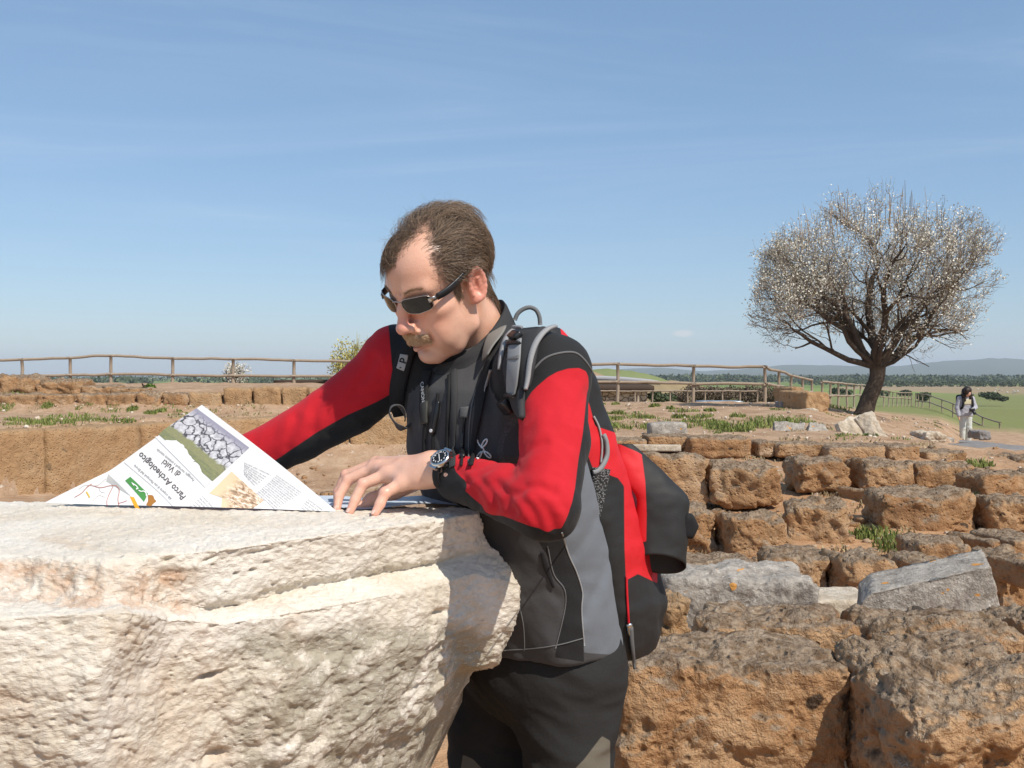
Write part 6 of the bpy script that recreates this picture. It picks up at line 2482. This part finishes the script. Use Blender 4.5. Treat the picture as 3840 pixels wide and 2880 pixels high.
V, F = rbox_vf((.020, .012, .026), (6, 4, 6), .008)
V[:, 0] *= 1 - .6 * np.abs(V[:, 2:3]).ravel() / .026
mesh_obj('flap_corner', V + cp, F, BLACKF, flap)


def onpack(name, path, w, th, mat, **k):
    try:
        return mesh_obj(name, *ribbon(path, w, th, bvh=_bb, **k), mat, bp)
    except Exception as e:
        print('pack ribbon', name, e)


onpack('zip', [(1351, 1245), (1353, 1290), (1357, 1345)], .0045, .003, material('red_zip', base=(.55, .01, .02), rough=.6))
onpack('zip', [(1280, 900), (1292, 925), (1298, 960), (1296, 1000)], .004, .003, PIPE)
onpack('zip_pull', [(1360, 1352), (1362, 1385), (1366, 1420), (1370, 1445)], [.010, .009, .007, .004], .004, fabric('pull_tape', (.09, .09, .09), (.15, .15, .15)), n=16, off=.004)
onpack('zip_slider', [(1357, 1345), (1360, 1368)], .012, .006, METAL, n=6)
# mesh side pocket with grey hem
def f_mesh(t, b):
    v = nd(t, 'TexCoord').outputs['Object']
    vo = nd(t, 'TexVoronoi', {'Vector': v, 'Scale': 300.0}).outputs['Distance']
    t.links.new(mixc(t, sstep(t, vo, .25, .55), (0.20, 0.20, 0.20), (0.025, 0.025, 0.025)), b.inputs['Base Color'])
    bump(t, b, vo, .002, 1)


onpack('mesh_pocket', [(1296, 1012), (1294, 1040), (1290, 1080), (1287, 1120)], [.042, .036, .026, .014], .005, material('pocket_mesh', f_mesh, rough=.8), n=24, off=.003)
onpack('pocket_hem', [(1278, 1020), (1290, 1015), (1300, 1000), (1306, 980), (1304, 955), (1298, 940)], .009, .007, GREYW, off=.003)

# shoulder straps
st_ = rib('shoulder_strap', [(1196, 700), (1168, 708), (1143, 728), (1128, 760), (1122, 800), (1121, 845), (1126, 878), (1132, 905)], [.066, .070, .074, .074, .066, .048, .026, .008], .010, DARKF, bp, n=60, off=-.001, sm=6)
rib('piping', [(1172, 683), (1142, 692), (1116, 715), (1100, 745), (1094, 775), (1091, 800)], [.006, .012, .011, .009, .006, .004], .005, PIPE, bp, n=40, off=.0095, sm=5)
rib('piping', [(1208, 718), (1188, 722), (1172, 735), (1158, 760), (1151, 795), (1147, 835), (1145, 848)], [.005, .009, .010, .010, .009, .007, .005], .005, PIPE, bp, n=40, off=.0095, sm=5)
wb = rib('webbing', [(1124, 752), (1123, 780), (1121, 815), (1119, 852)], .030, .003, GREYW, bp, n=24, off=.0135, sm=4)
rib('webbing_band', [(1122.5, 778), (1122, 783)], .0305, .0038, fabric('band', (.12, .12, .12), (.18, .18, .18)), bp, n=5, off=.0137)


def buckle(x, y, w, h, t, off, mat, name, rot=0.0):
    r = S(x, y, off)
    if r is None:
        return
    p, n = r
    n = n / np.linalg.norm(n)
    upv = UPZ - n * (UPZ @ n)
    upv /= np.linalg.norm(upv)
    rt = np.cross(upv, n)
    a = rt * math.cos(rot) + upv * math.sin(rot)
    b = -rt * math.sin(rot) + upv * math.cos(rot)
    V, F = rbox_vf((w / 2, h / 2, t / 2), (6, 6, 4), min(w, h, t) * .3)
    return mesh_obj(name, p + V[:, :1] * a + V[:, 1:2] * b + V[:, 2:3] * n, F, mat, bp)


buckle(1126, 742, .036, .017, .012, .019, PLAST, 'buckle', -.15)
buckle(1128, 731, .034, .006, .006, .022, GREYW, 'buckle_tape', -.15)
buckle(1124, 755, .038, .005, .008, .018, PLAST, 'buckle')
buckle(1119, 853, .034, .006, .008, .016, PLAST, 'buckle')
buckle(1109, 866, .036, .028, .014, .018, PLAST, 'buckle', .1)
# haul loop
hp = [P(*k22(x, y), 1.97) for x, y in [(1112, 692), (1118, 678), (1130, 668), (1145, 664), (1158, 670), (1165, 684), (1167, 702)]]
mesh_obj('haul_loop', *tube(spline(hp, 24), .0042, 8), fabric('loop', (.12, .125, .13), (.18, .185, .19)), bp)
# far shoulder strap, badge and loose sternum strap
rib('shoulder_strap', [(905, 730), (885, 752), (873, 785), (863, 830), (858, 870), (862, 900)], [.03, .036, .036, .034, .030, .022], .011, BLACKF, bp, n=40, off=.0, sm=5)
bd = rib('badge', [(879, 768), (875, 782), (871, 797)], .017, .0016, fabric('badge', (.30, .30, .30), (.36, .36, .36)), bp, n=10, off=.0115)


def on_surf_text(txt, x, y, size, dirx, mat, name, parent, off, bold=0.0, vertical=False):
    r = S(x, y, off)
    if r is None:
        return
    p, n = r
    n = n / np.linalg.norm(n)
    # image direction -> tangent
    q = S(x + dirx[0] * 6, y + dirx[1] * 6, off)
    a = q[0] - p
    a -= n * (a @ n)
    a /= np.linalg.norm(a)
    b = np.cross(n, a)
    V, F = text_mesh(txt, size, bold=bold)
    return mesh_obj(name, p + V[:, :1] * a + V[:, 1:2] * b, F, mat, parent, smooth=False)


PRINTK = material('black_print', base=(.015, .015, .015), rough=.6)
on_surf_text('d', 876.5, 779, .020, (-.30, 1.0), PRINTK, 'lettering', bd, .0140, .0006)
V, F = None, None
rib('lettering_bar', [(870, 793.5), (874, 792.5)], .002, .0004, PRINTK, bd, n=4, off=.0134)
lp = spline([P(*k22(x, y), d) for x, y, d in [(874, 905, 1.93), (868, 884, 1.915), (858, 876, 1.905), (846, 880, 1.90), (843, 893, 1.90), (850, 907, 1.90), (862, 920, 1.905), (872, 926, 1.92), (880, 918, 1.94)]], 36)
cN = lp - lp.mean(0)
V, F = strip(lp, cN * [1, .2, 1], .016, .0025)
mesh_obj('sternum_strap', V, F, fabric('dark_webbing', (.05, .05, .052), (.10, .10, .105)), bp)

# ------------------------------------------------------------------ camera strap round the neck
cs = empty('camera_strap', P(478, 350, 1.85), 'broad grey and black camera strap hanging round the neck of the man', 'camera strap')
rib('shoulder_pad', [(1098, 676), (1090, 700), (1081, 728), (1071, 758), (1064, 780)], [.034, .040, .040, .036, .028], .003, TAUPE, cs, n=30, off=.014, sm=5)
rib('strap', [(1064, 780), (1052, 815), (1043, 850), (1038, 890), (1030, 940), (1024, 985), (1020, 1012)], [.028, .026, .022, .016, .011, .009, .008], .003, BLACKF, cs, n=40, off=.006, sm=4)
rib('strap_edge', [(1067, 800), (1055, 838), (1046, 875), (1037, 915), (1030, 960)], .0018, .0045, PIPE, cs, n=30, off=.004, sm=4)
s2 = rib('strap', [(925, 800), (921, 840), (919, 880), (922, 915)], [.020, .020, .020, .020], .003, BLACKF, cs, n=24, off=.005, sm=4)
rib('strap_end', [(922, 872), (923, 895), (924, 916)], .019, .0042, fabric('leather', (.035, .034, .030), (.06, .058, .05), .5), cs, n=10, off=.006)
rib('strap', [(924, 915), (921, 960), (920, 1010)], .008, .003, BLACKF, cs, n=20, off=.005, sm=4)
on_surf_text('CANON', 920.5, 850, .0118, (0.05, 1.0), material('silver_print', base=(.42, .42, .42), rough=.5), 'lettering', cs, .0092, .0002)
on_surf_text('EOS', 1040.5, 868, .008, (-.28, 1.0), material('dim_print', base=(.2, .2, .2), rough=.5), 'lettering', cs, .0085)

# ------------------------------------------------------------------ folded map
mp_ = empty('paper_map', P(200, 508, 1.88), 'large white folded paper map of the archaeological park standing on the stone', 'map')
TIPL, TIPR, APEX = P(51, 504.5, 1.925), P(337, 511.5, 1.828), P(202, 404.8, 1.93)
ex = TIPR - TIPL
Lx = np.linalg.norm(ex)
ex = ex / Lx
ap = APEX - TIPL
axx = ap @ ex
ez = ap - ex * axx
Hz = np.linalg.norm(ez)
ez = ez / Hz
en = np.cross(ex, ez)
if en[1] > 0:
    en = -en


def mpt(u, v, off=0.0):
    """point on the raised flap below photo position (1024 px frame), following its bend"""
    d = PV(u, v, 1.0) - CAMP
    d = np.array(d)
    o = np.array(CAMP)
    t = ((TIPL - o) @ en) / (d @ en)
    q = o + d * t
    s, h = (q - TIPL) @ ex, (q - TIPL) @ ez
    return mbend(s, h, off)


def mbend(s, h, off=0.0):
    # the foot of the sheet curls forward, a soft crease runs up the sheet
    b = .030 * math.exp(-max(h, 0) / .030) * (s / Lx) * (1 - s / Lx) * 2.4 + .006 * math.sin(s / Lx * 5.2 + .4) * min(1, h / .05) - .004 * abs(s / Lx - .38)
    if s / Lx < .22:
        b += .10 * (.22 - s / Lx)
    return TIPL + ex * s + ez * h + en * (b + off)


n1, n2 = 90, 50
V, F = [], []
for i in range(n1):
    for j in range(n2):
        # triangle: foot from left tip to right tip, narrowing to the apex
        h = Hz * j / (n2 - 1)
        a0, a1 = axx * h / Hz, Lx + (axx - Lx) * h / Hz
        hf = h / Hz
        a0 += .022 * min(hf / .32, (1 - hf) / .68)
        a1 += .004 * math.sin(hf * math.pi)
        s = a0 + (a1 - a0) * i / (n1 - 1)
        bulge = .004 * math.sin(j / (n2 - 1) * math.pi)
        V.append(mbend(s, h))
V = np.array(V)
Fq = grid_faces(n1, n2)
N = vnormals(V, Fq)
if N[:, 1].mean() > 0:
    Fq = Fq[:, ::-1]
back = V - en * .0006
FB = Fq[:, ::-1] + len(V)
PAPER = material('map_paper', lambda t, b: t.links.new(mixc(t, noise(t, nd(t, 'TexCoord').outputs['Object'], 25, 3, .6), (0.70, 0.695, 0.69), (0.755, 0.75, 0.75)), b.inputs['Base Color']), rough=.55, spec=.3)
sheet = mesh_obj('raised_flap', np.concatenate([V, back]), np.concatenate([Fq, FB]), PAPER, mp_)


def cm(x, y):
    """crop of the map -> 1024 px frame (crop origin 150,1450, scale 1.8433)"""
    return (150 + x / 1.8433) / 3.75, (1450 + y / 1.8433) / 3.75


def patch(name, poly, mat, off, parent=None, nsub=26):
    """printed area: quad given by 4 crop points, laid on the flap"""
    q = [np.array(cm(*p)) for p in poly]
    V = []
    for i in range(nsub):
        for j in range(nsub):
            a, b = i / (nsub - 1), j / (nsub - 1)
            c = q[0] * (1 - a) * (1 - b) + q[1] * a * (1 - b) + q[2] * a * b + q[3] * (1 - a) * b
            V.append(mpt(c[0], c[1], off))
    V = np.array(V)
    F = grid_faces(nsub, nsub)
    N = vnormals(V, F)
    if (N @ en).mean() < 0:
        F = F[:, ::-1]
    me_uv = np.array([[i / (nsub - 1), j / (nsub - 1)] for i in range(nsub) for j in range(nsub)])
    o = mesh_obj(name, V, F, mat, parent or mp_, attrs={'pa': me_uv[:, 0], 'pb': me_uv[:, 1]})
    return o


def pvec(t, sx=1, sy=1):
    a = nd(t, 'Attribute', attribute_name='pa').outputs['Fac']
    b = nd(t, 'Attribute', attribute_name='pb').outputs['Fac']
    return nd(t, 'CombineXYZ', {0: math_(t, 'MULTIPLY', a, sx), 1: math_(t, 'MULTIPLY', b, sy), 2: 0.0}).outputs[0], a, b


def f_photo1(t, b):      # paving of pale slabs with dark joints, grass band at the lower edge
    v, pa, pb_ = pvec(t, 7, 4)
    w = nd(t, 'VectorMath', {0: v, 1: noise(t, v, 1.2, 3, .6, out=1)}, operation='ADD').outputs[0]
    e = nd(t, 'TexVoronoi', {'Vector': w, 'Scale': 1.0}, feature='DISTANCE_TO_EDGE').outputs['Distance']
    c = ramp(t, noise(t, v, 2.5, 4, .6), [(.3, (.36, .35, .38)), (.6, (.62, .61, .63)), (.75, (.74, .73, .74))])
    c = mixc(t, sstep(t, e, .10, .02), c, (.075, .07, .085))
    c = mixc(t, sstep(t, pb_, .30, .02), c, (.30, .29, .36))
    gr = sstep(t, math_(t, 'ADD', pb_, math_(t, 'MULTIPLY', math_(t, 'SUBTRACT', noise(t, v, 1.3, 3, .6), .5), .3)), .74, .84)
    c = mixc(t, gr, c, mixc(t, noise(t, v, 5, 3, .6), (.18, .17, .16), (.33, .34, .11)))
    t.links.new(c, b.inputs['Base Color'])


def f_photo2(t, b):
    v, pa, pb_ = pvec(t, 4, 4)
    n = noise(t, v, 1.6, 6, .7, .6)
    c = ramp(t, n, [(.30, (.06, .055, .06)), (.42, (.30, .19, .12)), (.52, (.62, .45, .30)), (.62, (.82, .76, .68))])
    c = mixc(t, sstep(t, pa, .45, .1), c, (.72, .55, .36))
    t.links.new(c, b.inputs['Base Color'])


def flatm(name, c):
    return material(name, base=c, rough=.55, spec=.3)


o1 = .0006
patch('photo_print', [(1085, 150), (1440, 418), (1245, 608), (865, 300)], material('print_paving', f_photo1, rough=.5), o1)
patch('photo_print', [(865, 300), (1245, 608), (1195, 655), (830, 335)], material('print_grass_edge', lambda t, b: t.links.new(mixc(t, noise(t, pvec(t, 9, 3)[0], 1.5, 5, .7), (.07, .08, .10), (.36, .37, .14)), b.inputs['Base Color']), rough=.5), o1, nsub=16)
patch('photo_print', [(1320, 585), (1555, 790), (1490, 850), (1180, 740)], material('print_ruins', f_photo2, rough=.5), o1, nsub=18)
patch('photo_print', [(1250, 660), (1320, 585), (1490, 850), (1280, 845)], material('print_ruins2', f_photo2, rough=.5), o1 * .6, nsub=18)
# white mask giving the cut-out sky edge of the first photo
rs = np.random.RandomState(8)
edge = [(815, 345), (880, 375), (960, 380), (1010, 430), (1060, 500), (1110, 560), (1140, 620), (1185, 660)]
q = spline(edge, 40) + rs.normal(size=(40, 2)) * 5
low_ = np.array([(805 + (1150 - 805) * t, 350 + (700 - 350) * t) for t in np.linspace(0, 1, 40)])
V = np.array([mpt(*cm(*p), o1 * 2) for p in q] + [mpt(*cm(*p), o1 * 2) for p in low_])
F = [[i, i + 1, 41 + i, 40 + i] for i in range(39)]
mk = mesh_obj('photo_margin', V, F, PAPER, mp_, smooth=False)
if np.array(mk.data.polygons[5].normal) @ en < 0:
    mk.data.flip_normals()
# green logo strip with a brown figure, orange stripe and the little road map
patch('logo_strip', [(640, 628), (765, 745), (745, 805), (605, 655)], flatm('print_green', (.075, .26, .07)), o1, nsub=8)
figp = spline([(765, 755), (800, 758), (815, 785), (830, 800), (815, 815), (800, 835), (775, 832), (765, 820), (772, 800), (765, 755)], 24)
V = np.array([mpt(*cm(*p), o1) for p in figp])
fg = mesh_obj('logo_figure', V, [list(range(24))], flatm('print_brown', (.36, .16, .035)), mp_, smooth=False)
if np.array(fg.data.polygons[0].normal) @ en < 0:
    fg.data.flip_normals()


def line(name, pts, r, mat, off=.0008, n=24):
    q = spline(pts, n)
    V, F = strip(np.array([mpt(*cm(*p), off) for p in q]), np.tile(en, (n, 1)), r, .0003)
    return mesh_obj(name, V, F, mat, mp_)


WH = flatm('print_white', (.85, .85, .84))
line('logo_lettering', [(652, 668), (668, 690), (660, 676), (690, 698), (684, 716), (700, 706)], .0016, WH, .0012)
line('logo_lettering', [(700, 722), (718, 730), (735, 728), (752, 740), (758, 765)], .0018, WH, .0012)
RD = flatm('print_road', (.44, .14, .10))
for pts in ([(275, 775), (320, 745), (345, 715), (375, 690), (440, 705), (500, 690), (545, 690)], [(545, 690), (565, 720), (560, 780), (575, 835)], [(520, 695), (500, 740), (485, 790), (490, 832)], [(345, 715), (360, 700), (385, 680)], [(565, 815), (600, 805), (625, 795)]):
    line('road_line', pts, .0011, RD)
for pts in ([(300, 720), (345, 690), (420, 690), (480, 640)], [(390, 800), (430, 760), (470, 770)], [(430, 700), (440, 730), (470, 740)]):
    line('contour_line', pts, .0006, flatm('print_grey', (.55, .5, .45)))
patch('orange_stripe', [(640, 765), (670, 770), (722, 852), (690, 850)], flatm('print_orange', (.80, .36, .03)), o1, nsub=6)
patch('grey_stripe', [(490, 610), (505, 625), (650, 765), (478, 660)], flatm('print_greystripe', (.42, .42, .41)), o1, nsub=8)
line('contour_line', [(350, 735), (362, 755), (372, 775)], .0028, flatm('print_yellow', (.75, .45, .06)))
# lettering: reads upside down from this side
INK = flatm('print_ink', (.085, .07, .075))
GINK = flatm('print_grey_ink', (.20, .19, .20))


def maptext(txt, p0, p1, size_crop, mat, name='lettering', bold=0.0, squash=1.0):
    """text running from crop point p0 to p1 (centred between), letters stand to the left of that direction"""
    V, F = text_mesh(txt, 1.0, bold=bold)
    w = V[:, 0].max() - V[:, 0].min()
    p0, p1 = np.array(p0, float), np.array(p1, float)
    L = np.linalg.norm(p1 - p0)
    a = (p1 - p0) / L
    b = np.array([a[1], -a[0]])          # up of the letters on the picture
    c = (p0 + p1) / 2
    cxm = (V[:, 0].max() + V[:, 0].min()) / 2
    Q = c + (V[:, :1] - cxm) / w * L * a + V[:, 1:2] * size_crop * b
    W = np.array([mpt(*cm(x, y), .0009) for x, y in Q])
    return mesh_obj(name, W, F, mat, mp_, smooth=False)


maptext('Parco Archeologico', (1015, 775), (700, 468), 62, INK, bold=.012)
maptext('di Vulci', (975, 612), (860, 520), 60, INK, bold=.012)
maptext('Paesaggio, necropoli e ambiente naturale', (1072, 650), (820, 438), 26, GINK)
maptext('Alla scoperta di una Metropoli dell Etruria', (930, 785), (665, 548), 26, GINK)
line('rule_line', [(955, 842), (800, 700), (595, 528)], .0004, GINK)
lorem = ['i sentieri del parco', 'tra le rovine della', 'antica citta etrusca', 'e il fiume Fiora con', 'le necropoli e il', 'castello della Badia']
for k in range(7):
    maptext(lorem[k % 6], (1570 - k * 14 + (20 if k == 0 else 0), 655 - k * 0 - 130 + 100 - k * 4 + 0 if False else 610 + k * 13), (1405 - k * 0, 520 + k * 13 + 5), 15, GINK)
for k in range(13):
    f_ = k / 12
    a = np.array([1805, 735]) * (1 - f_) + np.array([1640, 855]) * f_
    b = np.array([1625, 610]) * (1 - f_) + np.array([1500, 735]) * f_
    maptext(lorem[k % 6] + ' ' + lorem[(k + 2) % 6], a, b, 14, GINK)
for k in range(6):
    maptext(lorem[k], (1225 - k * 26, 848), (1135 - k * 14, 762 + k * 14), 14, GINK)
for k in range(5):
    maptext(lorem[k], (1960 - k * 30, 858), (1850 - k * 10, 780 + k * 14), 14, GINK)
# lower part of the sheet lying flat on the stone, its printed side pale blue
fl_ = [P(318, 508.5, 1.85), P(352, 509.3, 1.845), P(400, 508.4, 1.86), P(447, 507.8, 1.875), P(470, 506.5, 1.90), P(440, 503.0, 1.975), P(380, 501.0, 2.01), P(300, 502.0, 1.985), P(140, 501, 1.99), P(70, 503, 1.96)]
V = []
c0 = np.mean(fl_, 0)
ringp = spline(fl_ + [fl_[0]], 61)[:-1]
for s in np.linspace(.02, 1, 14):
    for p in ringp:
        q = c0 + (p - c0) * s
        V.append([q[0], q[1], CAMZ + TOPZ + .006 + .004 * math.sin(q[0] * 30) * s + .006 * s * max(0, q[0] + .1) * 4])
V = np.array(V)
F = grid_faces(14, 60, wrap_v=True)
N = vnormals(V, F)
if N[:, 2].mean() < 0:
    F = F[:, ::-1]
mesh_obj('flat_sheet', np.concatenate([V, V - [0, 0, .0008]]), np.concatenate([F, F[:, ::-1] + len(V)]), material('map_back', lambda t, b: t.links.new(mixc(t, noise(t, nd(t, 'TexCoord').outputs['Object'], 18, 5, .7), (0.30, 0.42, 0.58), (0.74, 0.77, 0.80)), b.inputs['Base Color']), rough=.5), mp_)

# ------------------------------------------------------------------ second visitor on the paved road
def visitor():
    d = 29.0
    base = P(965.5, 445, d)
    base[2] = P(965.5, 444.2, d)[2]
    e = empty('person', base, 'person with long dark hair in grey jacket and pale trousers looking down at a camera', 'person')
    s = 1.0
    b = lambda x, y, z: base + np.array([x, y, z])
    # body
    f = Field(base + [-.45, -.4, -.02], base + [.45, .4, 1.75], .014)
    f.ell(b(0, -.13, 1.46), (.085, .10, .115), .03)
    f.cone(b(0, -.02, 1.30), b(0, -.07, 1.42), .055, .05, .04)
    f.slices([(base[2] + z, base[0], base[1] + y, a, bb) for z, y, a, bb in [(.80, 0, .14, .09), (1.0, 0, .125, .085), (1.2, -.01, .15, .09), (1.33, -.02, .12, .07)]], (1, 0, 0), .03)
    f.chain([b(-.17, -.02, 1.28), b(-.235, -.03, 1.02), b(-.23, -.09, .80)], [.04, .034, .026], .03)
    f.chain([b(-.23, -.09, .80), b(-.225, -.12, .70)], [.032, .02], .02)
    f.chain([b(.17, -.02, 1.28), b(.23, -.06, 1.05), b(.10, -.22, .98)], [.04, .034, .026], .03)
    f.chain([b(.10, -.22, .98), b(.04, -.25, .97)], [.03, .02], .02)
    for sx in (-1, 1):
        f.chain([b(sx * .075, 0, .84), b(sx * .085, -.02, .46), b(sx * .08, .02, .06)], [.07, .05, .04], .03)
    V, F = f.mesh()
    mesh_obj('body', V, F, SKIN, e, colors=np.tile([.60, .36, .26], (len(V), 1)))
    f = Field(base + [-.5, -.4, .7], base + [.5, .4, 1.5], .014)
    f.slices([(base[2] + z, base[0], base[1] + y, a, bb) for z, y, a, bb in [(.80, 0, .19, .13), (.95, 0, .18, .125), (1.1, -.01, .18, .125), (1.25, -.02, .175, .115), (1.36, -.03, .11, .085)]], (1, 0, 0), .03)
    f.chain([b(-.17, -.02, 1.29), b(-.245, -.03, 1.02), b(-.235, -.09, .82)], [.07, .058, .045], .03)
    f.chain([b(.17, -.02, 1.29), b(.245, -.06, 1.05), b(.12, -.20, .985)], [.07, .058, .045], .03)
    V, F = f.mesh()
    V = V + vnormals(V, F) * (ridged(V * 9, 2) * .008)[:, None]
    mesh_obj('jacket', V, F, fabric('grey_jacket', (.30, .30, .34), (.44, .44, .48), .8, 60), e)
    f = Field(base + [-.35, -.3, .02], base + [.35, .3, .95], .014)
    f.ell(b(0, 0, .85), (.17, .12, .10), .03)
    for sx in (-1, 1):
        f.chain([b(sx * .08, 0, .82), b(sx * .09, -.02, .46), b(sx * .085, .02, .09)], [.095, .072, .068], .02)
    V, F = f.mesh()
    V = V + vnormals(V, F) * (ridged(V * 11, 2) * .008)[:, None]
    mesh_obj('trousers', V, F, fabric('pale_trousers', (.46, .48, .45), (.60, .62, .58), .85, 60), e)
    for sx in (-1, 1):
        f = Field(base + [sx * .085 - .1, -.25, -.03], base + [sx * .085 + .1, .15, .16], .012)
        f.cone(b(sx * .085, .03, .05), b(sx * .10, -.13, .045), .055, .048, .02)
        f.cone(b(sx * .085, .02, .05), b(sx * .085, .02, .11), .05, .05, .02)
        mesh_obj('boot', *f.mesh(), fabric('boot', (.06, .045, .035), (.10, .075, .06), .8, 60), e)
    f = Field(base + [-.2, -.32, 1.1], base + [.2, .2, 1.72], .012)
    f.ell(b(0, -.10, 1.53), (.108, .135, .10), .03)
    f.ell(b(-.05, -.20, 1.50), (.055, .045, .09), .03)
    f.chain([b(-.085, -.07, 1.52), b(-.095, -.12, 1.38), b(-.08, -.15, 1.24)], [.045, .045, .025], .03)
    f.chain([b(.075, -.07, 1.52), b(.085, -.12, 1.40), b(.075, -.15, 1.30)], [.04, .035, .02], .03)
    f.ell(b(0, .02, 1.45), (.095, .07, .15), .03)
    V, F = f.mesh()
    V = V + vnormals(V, F) * (ridged(V * [25, 25, 6], 2) * .008)[:, None]
    mesh_obj('hair', V, F, fabric('dark_hair', (.012, .008, .006), (.05, .033, .025), .5, 80), e)
    V, F = rbox_vf((.13, .01, .075), (8, 2, 5), .01)
    mesh_obj('scarf', V + b(0, -.145, 1.20), F, fabric('patterned_scarf', (.50, .42, .18), (.62, .60, .52), .9, 14), e)
    k = empty('backpack', b(0, .2, .95), 'dark backpack worn by the person in grey on the road', 'backpack')
    V, F = rbox_vf((.17, .10, .24), (10, 8, 12), .07)
    mesh_obj('pack_body', V + b(0, .20, 1.16), F, BLACKF, k)
    for sx in (-1, 1):
        q = spline([b(sx * .10, .10, 1.36), b(sx * .12, -.03, 1.395), b(sx * .125, -.14, 1.28), b(sx * .14, -.145, 1.08), b(sx * .17, -.04, .98)], 20)
        V, F = strip(q, np.array([[0, -1, .3]] * 20), .06, .02)
        mesh_obj('strap', V, F, BLACKF, k)
    k = empty('camera', b(.07, -.24, .93), 'black camera with a long lens held by the person in grey', 'camera')
    V, F = rbox_vf((.075, .035, .05), (6, 4, 5), .012)
    mesh_obj('camera_body', V + b(.07, -.26, .98), F, PLAST, k)
    mesh_obj('lens', *tube([b(.08, -.28, .97), b(.10, -.33, .90), b(.115, -.35, .86)], [.04, .042, .046], 14), PLAST, k)


visitor()
